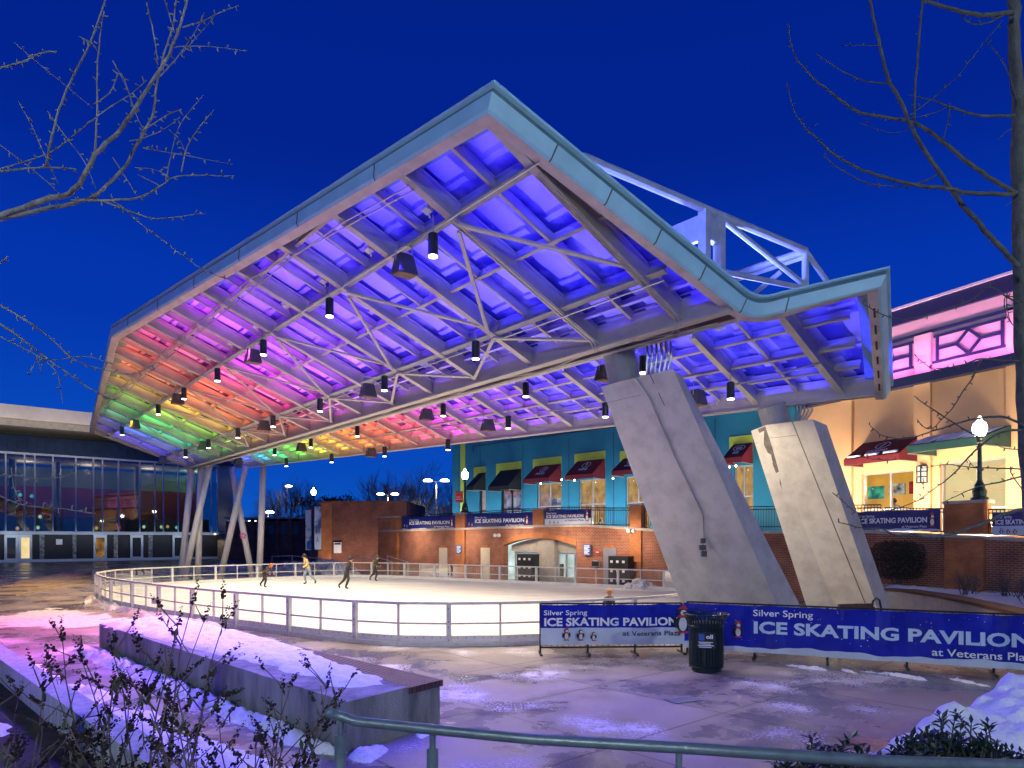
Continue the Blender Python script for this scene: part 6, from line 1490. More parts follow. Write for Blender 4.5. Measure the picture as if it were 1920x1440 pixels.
hd = thing('clipped_shrub', 'round clipped dark evergreen shrub against the brick terrace wall', 'shrub', V(14.05, 24.9, .68)); rnd = random.Random(2)
mb = MB(); leafcloud(mb, V(14.05, 24.9, 1.72), (.78, .75, .68), 5200, .075, rnd, 0, 'shell'); leafcloud(mb, V(14.05, 24.9, 1.72), (.62, .6, .55), 900, .12, rnd); mb.build('foliage', M['hedge'], hd)
mb = MB()
for k in range(5): mb.tube([V(14.05 + rnd.uniform(-.06, .06), 24.9 + rnd.uniform(-.06, .06), .66), V(14.05 + rnd.uniform(-.3, .3), 24.9 + rnd.uniform(-.3, .3), 1.35)], [.03, .02], 5)
mb.build('stems', M['bark_dark'], hd)
def twigs(mb, p, d_, l, r, depth, rnd, spread=.6, n=(2, 3), m=0, sides=4, grav=0):
    q = p + d_ * l; mid_ = (p + q) / 2 + V(rnd.uniform(-1, 1), rnd.uniform(-1, 1), rnd.uniform(-1, 1)) * l * .06
    mb.tube([p, mid_, q], [r, r * .85, r * .7], sides, m, cap=False)
    if depth == 0: return
    for _ in range(rnd.randint(*n)):
        nd = (d_ + V(rnd.uniform(-1, 1), rnd.uniform(-1, 1), rnd.uniform(-1, 1)) * spread + up * grav).normalized(); f = rnd.uniform(.45, 1)
        twigs(mb, p + d_ * l * f, nd, l * rnd.uniform(.55, .85), r * .62, depth - 1, rnd, spread, n, m, sides, grav)
SHB = [(13.9, 20.8, 'leftmost bare brown shrub in the planter by the orange pilaster'), (14.2, 19.4, 'bare brown shrub in the planter below the right pilaster'), (13.9, 18.0, 'bare brown shrub spreading over the planter snow'), (13.6, 16.6, 'bare brown shrub near the seat wall end at the right edge'), (14.8, 17.4, 'bare brown shrub at the right edge against the brick')]
for k, (x, y, lab) in enumerate(SHB):
    rnd = random.Random(40 + k); mb = MB()
    for _ in range(16): twigs(mb, V(x + rnd.uniform(-.25, .25), y + rnd.uniform(-.25, .25), .66), V(rnd.uniform(-.7, .7), rnd.uniform(-.7, .7), 1).normalized(), .42, .012, 3, rnd, .55, (2, 3), sides=3)
    o = mb.build('bare_shrub', M['bark_far'], None, (x, y, .66)); tag(o, lab, 'shrub', 'bare shrubs in the right planter')
# wooden bench with hoop behind the fence
c = V(7.75, 14.9, 0); bt = thing('wooden_bench', 'brown wooden bench with a curved metal arm behind the blue banner', 'bench', c)
MB().obox(c + V(-.2, .1, .98), V(.42, .1, .0), V(-.01, .03, 0), V(.0, 0, .09)).build('backrest', M['brownwood'], bt); MB().obox(c + V(-.2, -.1, .48), V(.42, .1, 0), V(-.05, .2, 0), V(0, 0, .025)).build('seat', M['brownwood'], bt)
MB().tube([c + V(.3, 0, 0), c + V(.3, 0, 1.0), c + V(.27, 0, 1.16), c + V(.2, 0, 1.2), c + V(.13, 0, 1.14), c + V(.1, 0, .95), c + V(.1, 0, .5)], .022, 8).build('arm_hoop', M['railblack'], bt)
for x in (-.6, .2): MB().tube([c + V(x, 0, 0), c + V(x, .1, 1.0)], .022, 8).build('leg', M['railblack'], bt)

# ------------------------------------------------------------------ evergreen shrubs at the bottom right
def evergreen(c, rad, n, seed, lab):
    rnd = random.Random(seed); t_ = thing('evergreen_shrub', lab, 'shrub', V(c.x, c.y, .3), 'low evergreen shrubs in the snow'); mb = MB(); ms = MB()
    for _ in range(n):
        p = c + V(rnd.uniform(-1, 1) * rad[0], rnd.uniform(-1, 1) * rad[1], 0); rr = ((p.x - c.x) / rad[0]) ** 2 + ((p.y - c.y) / rad[1]) ** 2
        if rr > 1: continue
        h = rad[2] * (1 - rr * .45) * rnd.uniform(.7, 1.08); p.z = .3 + h * rnd.uniform(.80, 1.0)
        ax_ = V(rnd.uniform(-.5, .5), rnd.uniform(-.5, .5), 1).normalized(); ms.tube([p - ax_ * .18, p], [.006, .004], 3, cap=False)
        for k in range(7):
            an = k * 2.4 + rnd.uniform(-.3, .3); d_ = (ax_.orthogonal().normalized()); d_.rotate(__import__('mathutils').Quaternion(ax_, an)); d_ = (d_ + ax_ * rnd.uniform(.15, .9)).normalized()
            s = rnd.uniform(.05, .085); sd = d_.cross(ax_).normalized(); nr = sd.cross(d_)
            q = p - ax_ * .01 * k
            mb.poly([q, q + d_ * s * .45 + sd * s * .17 + nr * .006, q + d_ * s, q + d_ * s * .45 - sd * s * .17 + nr * .006]); 
    mb.build('leaves', M['leaf'], t_); ms.build('stems', M['bark_dark'], t_)
evergreen(V(1.80, 3.85, 0), (.46, .34, 1.10), 800, 1, 'low dark evergreen tuft behind the handrail, left of the snow pile')
evergreen(V(2.70, 4.15, 0), (.66, .45, 1.06), 1700, 2, 'spreading glossy evergreen shrub in front of the snow pile')
evergreen(V(2.95, 3.65, 0), (.55, .40, .98), 1300, 3, 'glossy evergreen shrub in the bottom right corner')
for k, (x, y) in enumerate(((1.36, 3.5), (1.48, 3.3))): snow_patch([V(x - .18, y - .12, 0), V(x + .18, y - .14, 0), V(x + .2, y + .12, 0), V(x - .14, y + .14, 0)], .66, .25 + .03 * k, .03, 96 + k, 'snow', rough=.4, freq=5, edge=.12)

# ------------------------------------------------------------------ dried butterfly bushes at the bottom left
def bush(x, y, n, seed, lab, hmax):
    rnd = random.Random(seed); t_ = thing('dried_bush', lab, 'shrub', V(x, y, .12), 'dried flowering bushes in the left planter'); ms = MB(); mf = MB(); ml = MB()
    def panicle(p, d_, l):
        for k in range(int(l / .005)):
            f = k / (l / .005); q = p + d_ * l * f + V(rnd.uniform(-1, 1), rnd.uniform(-1, 1), rnd.uniform(-1, 1)) * .012; r = .014 * (1 - f * .7)
            e = V(rnd.uniform(-1, 1), rnd.uniform(-1, 1), rnd.uniform(-1, 1)).normalized(); g_ = e.orthogonal()
            mf.poly([q - e * r, q + g_ * r * .7, q + e * r, q - g_ * r * .7])
    def leaf(p):
        d_ = V(rnd.uniform(-.5, .5), rnd.uniform(-.5, .5), -1).normalized(); s = rnd.uniform(.05, .10); sd = d_.orthogonal().normalized(); sd.rotate(__import__('mathutils').Quaternion(d_, rnd.uniform(0, 6.28)))
        ml.poly([p, p + d_ * s * .45 + sd * s * .16, p + d_ * s, p + d_ * s * .45 - sd * s * .16])
    for _ in range(n):
        p = V(x + rnd.uniform(-.2, .2), y + rnd.uniform(-.2, .2), .12); d_ = V(rnd.uniform(-.5, .5), rnd.uniform(-.35, .35), 1).normalized(); L_ = hmax * rnd.uniform(.55, 1.0); pts_ = [p]; k = 7
        for i in range(k):
            d_ = (d_ + V(rnd.uniform(-.14, .14), rnd.uniform(-.14, .14), .02)).normalized(); pts_.append(pts_[-1] + d_ * L_ / k)
        ms.tube(pts_, [.011 * (1 - .75 * i / k) for i in range(k + 1)], 5, cap=False); panicle(pts_[-1], d_, rnd.uniform(.10, .2))
        for i in range(2, k + 1):
            for s in (-1, 1):
                if rnd.random() < .25: continue
                sdv = d_.orthogonal().normalized(); sdv.rotate(__import__('mathutils').Quaternion(d_, rnd.uniform(0, 6.28))); e = (d_ * .7 + sdv * .8).normalized(); l = rnd.uniform(.12, .34) * (1.15 - i / k * .5); q = pts_[i]
                q1 = q + e * l * .5; q2 = q1 + (e + up * rnd.uniform(-.2, .4)).normalized() * l * .5; ms.tube([q, q1, q2], [.005, .004, .003], 4, cap=False)
                if rnd.random() < .75: panicle(q2, (e + up * rnd.uniform(-.1, .3)).normalized(), rnd.uniform(.07, .17))
                if rnd.random() < .5: leaf(q1); 
                if rnd.random() < .3: leaf(q)
    ms.build('stems', M['twig'], t_); mf.build('blossoms', M['dry'], t_); ml.build('leaves', M['dryleaf'], t_)
BU = [(-3.3, 4.3, 10, 1, 'dried bush at the far left edge with drooping leaves', 1.77), (-2.85, 4.0, 12, 2, 'dried bush in front of the pale planter wall', 1.65), (-2.45, 4.35, 8, 3, 'tall dried bush with dark flower spikes beside the planter wall', 2.13), (-2.1, 4.1, 16, 4, 'dried bush before the violet snow with many spikes', 1.89), (-1.75, 4.3, 12, 5, 'dried bush nearest the concrete bench end', 1.65)]
for b_ in BU: bush(*b_)

# ------------------------------------------------------------------ bare trees framing the view
def traced(mb, P, d, r0, r1, ox, oy, s, rnd, jit=.15, spur=0, ms=None):
    pts_ = []
    for i, (zx, zy) in enumerate(P): pts_.append(at(ox + zx / s, oy + zy / s, d + jit * math.sin(i * 1.7 + zx * .01)))
    out = []
    for i in range(len(pts_) - 1):
        p0 = pts_[max(i - 1, 0)]; p1 = pts_[i]; p2 = pts_[i + 1]; p3 = pts_[min(i + 2, len(pts_) - 1)]
        for k in range(4):
            t = k / 4; out.append(.5 * ((2 * p1) + (p2 - p0) * t + (2 * p0 - 5 * p1 + 4 * p2 - p3) * t * t + (3 * p1 - p0 - 3 * p2 + p3) * t ** 3) + V(rnd.uniform(-1, 1), rnd.uniform(-1, 1), rnd.uniform(-1, 1)) * r0 * .25)
    out.append(pts_[-1]); n = len(out); mb.tube(out, [r0 + (r1 - r0) * i / (n - 1) for i in range(n)], 7 if r0 > .012 else 5, cap=True)
    if spur:
        L_ = 0
        for i in range(1, n):
            L_ += (out[i] - out[i - 1]).length
            if L_ > spur:
                L_ = 0; d_ = (out[i] - out[i - 1]).normalized(); o = d_.orthogonal().normalized(); o.rotate(__import__('mathutils').Quaternion(d_, rnd.uniform(0, 6.28))); q = out[i]; l = rnd.uniform(.012, .03)
                mb.tube([q, q + o * l, q + o * (l + .008) + d_ * .006], [.006, .0045, .004], 4)
    return out
rnd = random.Random(11); mb = MB(); DL = 4.6; px2 = DL / F
LT_ = thing('bare_tree', 'bare grey tree reaching its branches in from the left edge', 'tree', V(-5.2, 4.6, 0))
BR = [([(-120, 800), (0, 768), (150, 712), (240, 690), (280, 650), (340, 550), (420, 470), (480, 390), (540, 290), (600, 190), (640, 90), (670, -20)], .026, .008), ([(-120, 790), (0, 776), (150, 745), (260, 720), (330, 700), (400, 640), (455, 570), (510, 470), (545, 400), (555, 310), (575, 220), (610, 100), (628, -20)], .020, .005),
      ([(255, 712), (400, 712), (500, 700), (570, 660), (640, 625), (830, 625)], .011, .003), ([(330, 700), (440, 742), (540, 775), (640, 768), (732, 757)], .008, .003), ([(400, 715), (440, 740), (500, 795), (600, 870), (700, 945), (800, 990)], .006, .003),
      ([(165, 590), (180, 500), (210, 390), (250, 290), (320, 150), (380, -20)], .010, .006), ([(335, 545), (345, 400), (345, 250), (355, 130), (370, 40)], .009, .004), ([(-60, 612), (0, 610), (100, 598), (200, 595), (270, 602)], .009, .006), ([(-60, 610), (0, 600), (170, 545), (250, 490), (330, 425), (400, 375), (470, 330), (520, 285)], .006, .003),
      ([(-60, 250), (0, 240), (80, 220), (140, 190), (202, 182)], .010, .006), ([(500, 470), (560, 430), (600, 405), (645, 388)], .005, .003), ([(460, 500), (510, 490), (580, 460), (640, 415)], .005, .002), ([(590, 640), (610, 540), (640, 440), (722, 338)], .005, .002), ([(645, 610), (665, 520), (710, 450), (760, 390)], .006, .003), ([(510, 525), (540, 532), (650, 550), (750, 570), (828, 585)], .005, .002),
      ([(648, 98), (720, 75), (780, 45), (848, 20)], .006, .003), ([(625, 165), (740, 165), (865, 180)], .004, .002), ([(520, 10), (540, 90), (555, 180), (560, 230)], .006, .004), ([(65, 360), (110, 440), (150, 530), (210, 660)], .004, .003), ([(165, 390), (230, 480), (300, 575), (340, 670)], .004, .003), ([(-20, 500), (100, 590), (190, 665)], .005, .003), ([(400, 560), (440, 620), (485, 695)], .005, .003),
      ([(-60, 1060), (0, 1085), (80, 1130), (160, 1185), (200, 1220), (260, 1275), (340, 1305), (470, 1330), (555, 1288)], .009, .003), ([(-60, 1120), (0, 1150), (80, 1205), (150, 1260), (240, 1325), (320, 1380), (400, 1420)], .010, .004), ([(0, 1195), (90, 1240), (180, 1278), (300, 1265), (400, 1292)], .005, .002), ([(130, 1265), (200, 1320), (222, 1432)], .004, .002), ([(150, 1330), (130, 1280), (105, 1330)], .003, .002),
      ([(-30, 940), (0, 930), (25, 920)], .007, .005), ([(-30, 1690), (60, 1688), (120, 1700), (240, 1690), (268, 1640)], .005, .002), ([(0, 1760), (70, 1790), (130, 1800), (230, 1808), (320, 1822)], .005, .003), ([(40, 1660), (50, 1730), (75, 1788)], .005, .003),
      ([(330, 370), (390, 330), (430, 260), (480, 400), (520, 480)], .005, .003), ([(280, 130), (320, 150), (345, 180)], .004, .002), ([(400, 215), (440, 290), (480, 390)], .004, .003), ([(50, 150), (130, 220), (240, 310), (330, 385)], .003, .002), ([(585, 0), (600, 50), (620, 115)], .005, .004), ([(645, 190), (700, 130), (760, 60)], .004, .002), ([(570, 270), (640, 190), (700, 100), (725, 45)], .005, .002), ([(480, 595), (540, 600), (590, 620)], .003, .002), ([(490, 620), (530, 640), (570, 660)], .003, .002), ([(600, 460), (640, 500), (660, 550)], .003, .002)]
for k, (P, r0, r1) in enumerate(BR): traced(mb, P, DL + .25 * math.sin(k * 2.3), r0 * .85, r1 * .85, 0, 0, 1.894, rnd, .08, .05)
mb.build('crown', M['bark'], LT_, smooth=True)
MB().tube([V(-5.2, 4.6, 0), V(-5.15, 4.6, 2), V(-5.1, 4.6, 3.2), V(-4.6, 4.6, 3.95), at(-63, 420, DL)], [.16, .13, .10, .06, .026], 10).build('trunk', M['bark'], LT_, smooth=True)
rnd = random.Random(12); mb = MB(); DR = 6.2
RT_ = thing('bare_tree', 'bare spurred tree whose trunk stands at the right edge', 'tree', gnd(1935, 1400, .55) * 1)
RT_.location = V(at(1930, 1400, DR).x, DR, .3); RT_['_o'] = tuple(RT_.location)
mt_ = MB(); traced(mt_, [(1020, -120), (1035, 0), (1045, 200), (1052, 400), (1058, 800), (1074, 1440), (1092, 1900), (1130, 2400), (1170, 3000)], DR, .042, .075, 1440, 0, 2.25, rnd, 0.0); mt_.build('trunk', M['bark_mid'], RT_, smooth=True)
B2_ = [([(1060, 1130), (960, 1020), (870, 920), (780, 810), (720, 720), (650, 620), (600, 520), (560, 430), (510, 340), (480, 220), (450, 100), (425, -30)], .028, .012), ([(1045, 815), (950, 760), (850, 690), (740, 600), (620, 520), (500, 495), (390, 475), (300, 420), (240, 370), (170, 310), (110, 230), (82, 100)], .025, .005), ([(1040, 822), (850, 815), (760, 795), (600, 778), (480, 745), (380, 710), (290, 660), (220, 600), (160, 540), (110, 470), (78, 350)], .022, .004),
       ([(615, 510), (620, 370), (635, 200), (652, -30)], .013, .010), ([(510, 350), (420, 345), (330, 310), (260, 265), (205, 228)], .008, .004), ([(1040, 488), (900, 488), (780, 455), (700, 425), (590, 400)], .016, .003), ([(600, 485), (700, 410), (800, 320), (880, 220), (990, 85)], .006, .003), ([(1035, 55), (900, 65), (780, 40), (655, 0)], .026, .014), ([(990, 65), (930, 95), (860, 100), (810, 65)], .010, .005), ([(715, 735), (620, 778), (500, 785), (400, 765), (300, 710), (235, 658)], .008, .004), ([(470, 193), (400, 192), (305, 192)], .005, .003), ([(1050, 430), (1010, 300), (960, 220), (920, 175)], .007, .003), ([(770, 430), (760, 500), (740, 590)], .005, .003), ([(760, 450), (690, 480), (600, 500)], .005, .003), ([(590, 550), (520, 560), (450, 540), (390, 520)], .004, .002), ([(1030, 540), (1000, 560), (970, 590)], .004, .003), ([(1030, 850), (1000, 870)], .004, .003), ([(1070, 1260), (1000, 1255), (1010, 1340), (1055, 1395)], .007, .004), ([(460, 735), (460, 780), (450, 805)], .003, .002), ([(150, 545), (190, 530), (215, 522)], .003, .002)]
B3_ = [([(1860, 40), (1760, -10), (1640, -80), (1530, 0), (1400, 50), (1280, 90), (1160, 125), (1050, 140), (970, 125), (880, 90), (780, 28)], .010, .004), ([(1850, 420), (1700, 415), (1580, 405), (1480, 440), (1400, 460), (1300, 470), (1240, 465), (1140, 385)], .010, .003), ([(1570, 430), (1520, 540), (1450, 640), (1390, 740), (1330, 800), (1260, 870), (1200, 870), (1148, 812)], .008, .003), ([(1560, 930), (1470, 885), (1330, 795), (1200, 710), (1128, 655)], .009, .004), ([(1880, 860), (1760, 805), (1640, 800), (1500, 820), (1380, 855), (1250, 895), (1130, 935), (1010, 945), (900, 915), (828, 848)], .014, .003), ([(1870, 880), (1700, 910), (1560, 1010), (1480, 1090), (1400, 1180), (1300, 1260), (1180, 1345)], .012, .005), ([(1850, 1150), (1700, 1145), (1540, 1140), (1350, 1120), (1185, 1145)], .008, .003), ([(1850, 1200), (1700, 1240), (1560, 1270), (1420, 1330), (1335, 1370)], .010, .003), ([(1870, 1300), (1790, 1190), (1780, 1130)], .007, .004), ([(1860, 1020), (1740, 1010), (1680, 980)], .006, .003), ([(1490, 1080), (1540, 1140), (1600, 1150)], .004, .003), ([(1190, 1210), (1195, 1280), (1170, 1340)], .004, .002), ([(1080, 1085), (900, 1085), (750, 1068)], .004, .002), ([(1200, 1345), (1060, 1400), (930, 1440)], .006, .003), ([(580, 1310), (640, 1360), (730, 1440)], .005, .004), ([(1760, -60), (1755, 40), (1780, 150), (1835, 220)], .006, .004), ([(1140, 385), (1190, 430), (1240, 470)], .004, .003)]
for k, (P, r0, r1) in enumerate(B2_): traced(mb, P, DR - .2 + .2 * math.sin(k * 1.9), r0 * .85, r1 * .85, 1440, 0, 2.25, rnd, .06, .10)
for k, (P, r0, r1) in enumerate(B3_): traced(mb, P, DR - .3 + .2 * math.sin(k * 1.9), r0 * .85, r1 * .85, 1400, 560, 3.6, rnd, .06, .055)
traced(mb, [(2000, 280), (1900, 300), (1760, 340), (1650, 390), (1540, 430), (1430, 470), (1340, 490), (1220, 510), (1080, 490), (950, 495), (860, 450), (700, 440), (530, 398)], DR - .2, .018, .004, 1440, 880, 4, rnd, .05, .12)
mb.build('crown', M['bark_mid'], RT_, smooth=True)

# ------------------------------------------------------------------ background trees
def tree(px, d, ytop, wpx, seed, lab, dense=5, m='bark_far', name='winter_tree', spread=.55):
    rnd = random.Random(seed); b = at(px, HZ, d); b.z = 0; H_ = zat(ytop, d); t_ = thing(name, lab, 'tree', b, 'winter trees behind the rink'); r = .016 * H_
    MB().tube([b, b + V(.1, 0, H_ * .15), b + V(.15, 0, H_ * .32)], [r, r * .8, r * .6], 7).build('trunk', M[m], t_); mb = MB(); w_ = wpx / F * d / 2
    for k in range(9):
        a = k * 2.4 + rnd.random(); h0 = H_ * rnd.uniform(.14, .34); hd_ = V(math.cos(a) * w_ * .8, math.sin(a) * w_ * .8, H_ * rnd.uniform(.35, .7)); 
        twigs(mb, b + V(.1, 0, h0), hd_.normalized(), H_ * rnd.uniform(.22, .30), r * .5, dense, rnd, spread, (2, 3), sides=3, grav=.12)
    mb.build('crown', M[m], t_)
TR = [(530, 118, 890, 90, 1, 'broad bare tree behind the white canopy legs'), (565, 112, 883, 90, 2, 'tall bare tree between the rightmost leg and the brick block'), (500, 115, 912, 70, 4, 'shorter bare tree just left of the rightmost leg'), (720, 112, 880, 70, 5, 'bare tree rising over the left end of the brick block'), (785, 108, 866, 80, 6, 'tallest bare tree left of the teal building'), (760, 125, 885, 60, 7, 'slender bare tree between two taller ones'), (840, 118, 885, 60, 8, 'dark bare tree touching the teal building edge'), (690, 130, 905, 60, 9, 'small bare tree at the far left of the right group')]
for px, d, yt, w_, s, lab in TR: tree(px, d, yt, w_, s, lab, 5)
M['bark_lamplit'] = mat('pale_lit_twigs', lin(.30, .29, .20), .9, 0, .3, 4)  # parking lamplight put into a paler twig colour
for px, d, yt, w_, s, lab in ((835, 80, 905, 70, 21, 'twiggy tree lit pale under the double-headed lamp'), (790, 84, 915, 80, 22, 'twiggy tree lit pale left of the tall lamp'), (735, 92, 922, 60, 23, 'small twiggy tree lit pale above the brick block'), (862, 84, 920, 40, 24, 'twiggy tree lit pale at the teal building corner')): tree(px, d, yt, w_, s, lab, 5, 'bark_lamplit', spread=.75)
rnd = random.Random(77); c = at(612, 940, 108); t_ = thing('evergreen_tree', 'dark dense evergreen behind the globe lamp on the brick block', 'tree', V(c.x, c.y, 0)); mb = MB()
for k in range(26): leafcloud(mb, V(c.x + rnd.uniform(-3, 3), c.y + rnd.uniform(-2, 2), 5.5 + rnd.uniform(-2, 3.6)), (1.4, 1.2, .9), 130, .5, rnd)
mb.build('crown', M['hedge'], t_); MB().tube([V(c.x, c.y, 0), V(c.x, c.y, 7)], [.3, .15], 7).build('trunk', M['bark_far'], t_)
rnd = random.Random(78)
mb = MB()
for k in range(60):
    x = rnd.uniform(470, 880); d = rnd.uniform(128, 150); b = at(x, HZ, d); b.z = 0
    twigs(mb, b, V(rnd.uniform(-.2, .2), 0, 1).normalized(), rnd.uniform(2.0, 3.6), .10, 3, rnd, .6, (2, 3), sides=3, grav=.1)
o = mb.build('woods', M['bark_far'], None); o['kind'] = 'stuff'

# ------------------------------------------------------------------ people
def figure(base, h, pose, mats, label, face=0, hat=None, seed=1):
    # joints in a 1.0-high figure, x right, y back, z up; facing -y before rotation
    P = dict(pel=(0, 0, .53), ch=(0, -.02, .72), nk=(0, -.03, .835), hd=(0, -.04, .90), top=(0, -.035, .965), sl=(-.105, -.02, .80), sr=(.105, -.02, .80), el=(-.15, -.01, .645), er=(.15, -.01, .645), wl=(-.16, -.06, .51), wr=(.16, -.06, .51), hl=(-.16, -.08, .46), hr=(.16, -.08, .46), pl=(-.05, 0, .51), pr=(.05, 0, .51), kl=(-.06, -.02, .28), kr=(.06, -.02, .28), al=(-.065, .01, .05), ar=(.065, .01, .05), tl=(-.07, -.09, .02), tr=(.07, -.09, .02))
    P.update(pose); keys = list(P); rad = dict(pel=.085, ch=.095, nk=.034, hd=.058, top=.045, sl=.045, sr=.045, el=.036, er=.036, wl=.024, wr=.024, hl=.022, hr=.022, pl=.062, pr=.062, kl=.043, kr=.043, al=.030, ar=.030, tl=.026, tr=.026)
    E_ = [('pel', 'ch'), ('ch', 'nk'), ('nk', 'hd'), ('hd', 'top'), ('ch', 'sl'), ('ch', 'sr'), ('sl', 'el'), ('el', 'wl'), ('wl', 'hl'), ('sr', 'er'), ('er', 'wr'), ('wr', 'hr'), ('pel', 'pl'), ('pel', 'pr'), ('pl', 'kl'), ('kl', 'al'), ('al', 'tl'), ('pr', 'kr'), ('kr', 'ar'), ('ar', 'tr')]
    me = bpy.data.meshes.new('person'); me.from_pydata([tuple(c * h for c in P[k]) for k in keys], [(keys.index(a), keys.index(b)) for a, b in E_], [])
    o = bpy.data.objects.new('person', me); C.objects.link(o); md = o.modifiers.new('skin', 'SKIN'); md.use_smooth_shade = True
    for i, k in enumerate(keys):
        sv = me.skin_vertices[0].data[i]; r = rad[k] * h; sv.radius = (r, r * (.75 if k in ('ch', 'pel') else 1)); sv.use_root = (k == 'pel')
    s2 = o.modifiers.new('sub', 'SUBSURF'); s2.levels = 2; s2.render_levels = 2
    dg = bpy.context.evaluated_depsgraph_get(); me2 = bpy.data.meshes.new_from_object(o.evaluated_get(dg)); C.objects.unlink(o); bpy.data.objects.remove(o)
    segs = [(Vector(P[a]) * h, Vector(P[b]) * h, a, b) for a, b in E_]; part_m = {}
    for m_ in mats: me2.materials.append(M[m_])
    while len(me2.materials) > len(mats): me2.materials.pop(index=0)
    def region(a, b):
        if b in ('hd', 'top'): return 0
        if b in ('hl', 'hr'): return 0
        if b in ('al', 'ar', 'kl', 'kr'): return 2
        if b in ('tl', 'tr'): return 3
        return 1
    for p in me2.polygons:
        c = p.center; best = 9e9; rg = 1
        for a, b, na, nb_ in segs:
            t = max(0, min(1, (c - a).dot(b - a) / max(1e-9, (b - a).length_squared))); dd_ = (c - a - (b - a) * t).length
            if dd_ < best: best = dd_; rg = region(na, nb_)
        p.material_index = min(rg, len(mats) - 1); p.use_smooth = True
    o = bpy.data.objects.new('person', me2); C.objects.link(o); o.location = base; o.rotation_euler = (0, 0, face); tag(o, label, 'person'); o['_o'] = (0, 0, 0)
    hd_ = Vector(P['hd']) * h; hs = h
    if hat:
        mb = MB(); mb.lathe(hd_ + V(0, .012 * hs, .012 * hs), [(.052 * hs, -.03 * hs), (.066 * hs, .0), (.066 * hs, .03 * hs), (.05 * hs, .065 * hs), (.02 * hs, .085 * hs)], 14)
        if hat == 'knit':
            for z in (0, .025, .05): mb.tube([hd_ + V(math.cos(a) * .066 * hs * (1 - z * 3), .012 * hs + math.sin(a) * .066 * hs * (1 - z * 3), (.012 + z) * hs) for a in [2 * math.pi * k / 16 for k in range(17)]], .012 * hs, 6, cap=False)
        mb.build('hat' if hat != 'hair' else 'hair', M[{'knit': 'knit', 'black': 'coat_black', 'olive': 'coat_olive', 'hair': 'hair'}[hat]], o, smooth=True)
    mb = MB(); f = hd_ + V(0, -.058 * hs, 0)
    for s in (-1, 1): mb.lathe(f + V(.02 * s * hs, .004 * hs, .008 * hs), [(.001, -.006 * hs), (.007 * hs, 0), (.001, .006 * hs)], 8)
    mb.lathe(f + V(0, -.004 * hs, -.008 * hs), [(.001, .012 * hs), (.008 * hs, -.004 * hs), (.001, -.01 * hs)], 8, 1); mb.beam(f + V(-.016 * hs, .004 * hs, -.028 * hs), f + V(.016 * hs, .004 * hs, -.028 * hs), .006 * hs, .005 * hs, up, 2)
    mb.build('face', [M['hair'], M['skin'], M['red']], o); return o
IZ = .09
def onice(px, py): return gnd(px, py, IZ)
stride = dict(kl=(-.05, -.12, .30), al=(-.05, -.05, .06), tl=(-.05, -.14, .03), kr=(.07, .06, .28), ar=(.10, .22, .12), tr=(.11, .18, .03), ch=(0, -.07, .71), nk=(0, -.1, .82), hd=(0, -.13, .88), top=(0, -.13, .945), sl=(-.105, -.08, .79), sr=(.105, -.08, .79), el=(-.15, -.02, .65), wl=(-.13, -.12, .56), hl=(-.12, -.16, .54), er=(.15, -.05, .65), wr=(.14, -.16, .56), hr=(.13, -.2, .55))
bend = dict(stride); bend.update(ch=(0, -.16, .66), nk=(0, -.24, .73), hd=(0, -.29, .76), top=(0, -.31, .82), sl=(-.1, -.19, .70), sr=(.1, -.19, .70), el=(-.14, -.2, .55), wl=(-.12, -.3, .48), hl=(-.11, -.34, .46), er=(.14, -.2, .55), wr=(.12, -.3, .48), hr=(.11, -.34, .46))
figure(onice(495, 1102), 1.42, bend, ['skin', 'coat_brown', 'trouser', 'black'], 'bending skater in dark brown on the left of the ice', R(75), 'knit')
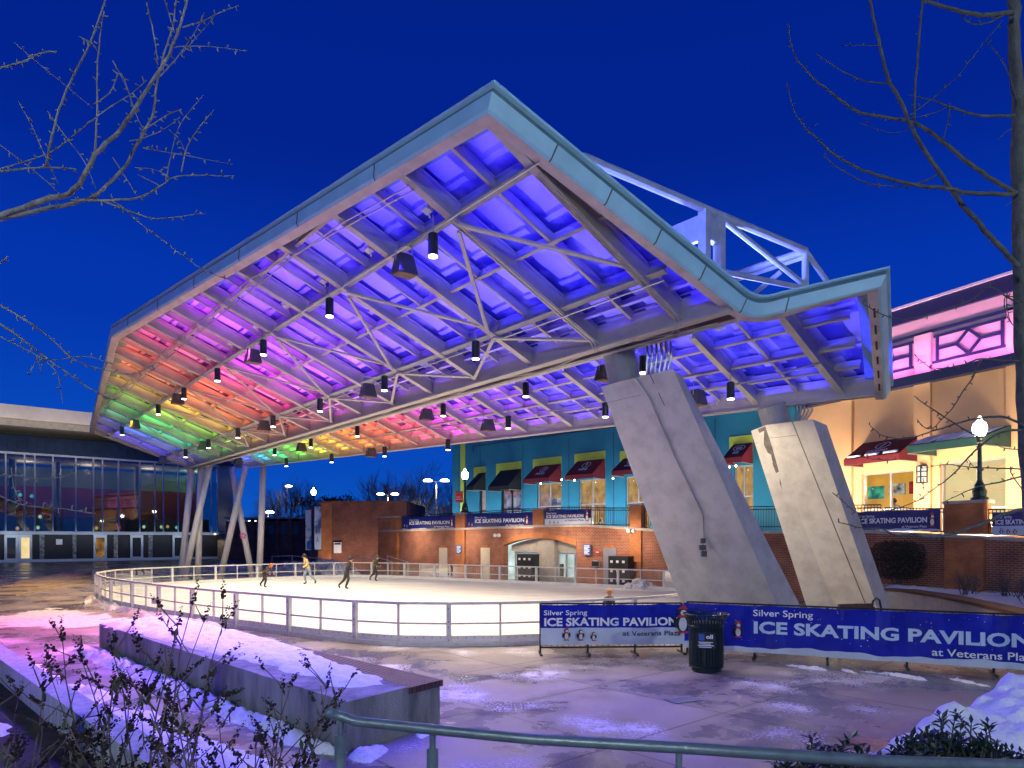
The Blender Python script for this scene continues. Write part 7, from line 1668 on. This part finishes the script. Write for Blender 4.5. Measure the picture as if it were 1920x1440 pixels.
figure(onice(578, 1096), 1.66, stride, ['skin', 'coat_tan', 'jean', 'black'], 'skater in a tan jacket and pale jeans near the far barrier', R(-60), 'hair')
figure(onice(650, 1105), 1.62, dict(stride, kl=(-.05, -.05, .29), al=(-.04, .04, .06), tl=(-.04, -.05, .03)), ['skin', 'coat_black', 'trouser', 'black'], 'skater in a black hooded coat in the middle of the ice', R(110), 'black')
figure(onice(702, 1090), 1.55, stride, ['skin', 'coat_olive', 'trouser', 'black'], 'skater in olive by the far barrier in front of the brick pier', R(80), 'olive')
c = V((1141 - CX) / F * 17.6, 17.6, IZ); figure(c, 1.12, {}, ['skin', 'coat_brown', 'trouser', 'black'], 'small skater in an orange-brown knitted hat peeping over the barrier and banner', R(30), 'knit')
cp = OB.p(wa + (wb - wa) * .62 - .7 * 1.3, 2.62, -1.3)
sit = dict(pel=(0, .08, .36), ch=(0, .02, .56), nk=(0, -.02, .67), hd=(0, -.05, .735), top=(0, -.045, .80), sl=(-.105, 0, .635), sr=(.105, 0, .635), el=(-.15, -.04, .48), er=(.15, -.04, .48), wl=(-.1, -.17, .46), wr=(.1, -.17, .46), hl=(-.07, -.21, .47), hr=(.07, -.21, .47), pl=(-.05, .08, .33), pr=(.05, .08, .33), kl=(-.07, -.18, .31), kr=(.07, -.18, .31), al=(-.07, -.17, .05), ar=(.07, -.17, .05), tl=(-.07, -.26, .02), tr=(.07, -.26, .02))
figure(cp + V(0, 0, .25), 1.75, sit, ['skin', 'sweater', 'trouser', 'black'], 'person in a grey sweater sitting at the cafe window table', math.atan2(OB.D.y, OB.D.x) - R(100), 'hair')
ch_ = thing('cafe_chair', 'black chair under the person at the cafe window', 'chair', cp); MB().box(cp + V(-.25, -.2, .76), cp + V(.25, .3, .82)).build('seat', M['black'], ch_); MB().box(cp + V(-.25, .3, .82), cp + V(.25, .35, 1.3)).build('backrest', M['black'], ch_)
for sx in (-.22, .22):
    for sy in (-.17, .27): MB().box(cp + V(sx - .02, sy - .02, 0), cp + V(sx + .02, sy + .02, .76)).build('leg', M['black'], ch_)
for o in bpy.data.objects:
    if '_o' in o: del o['_o']
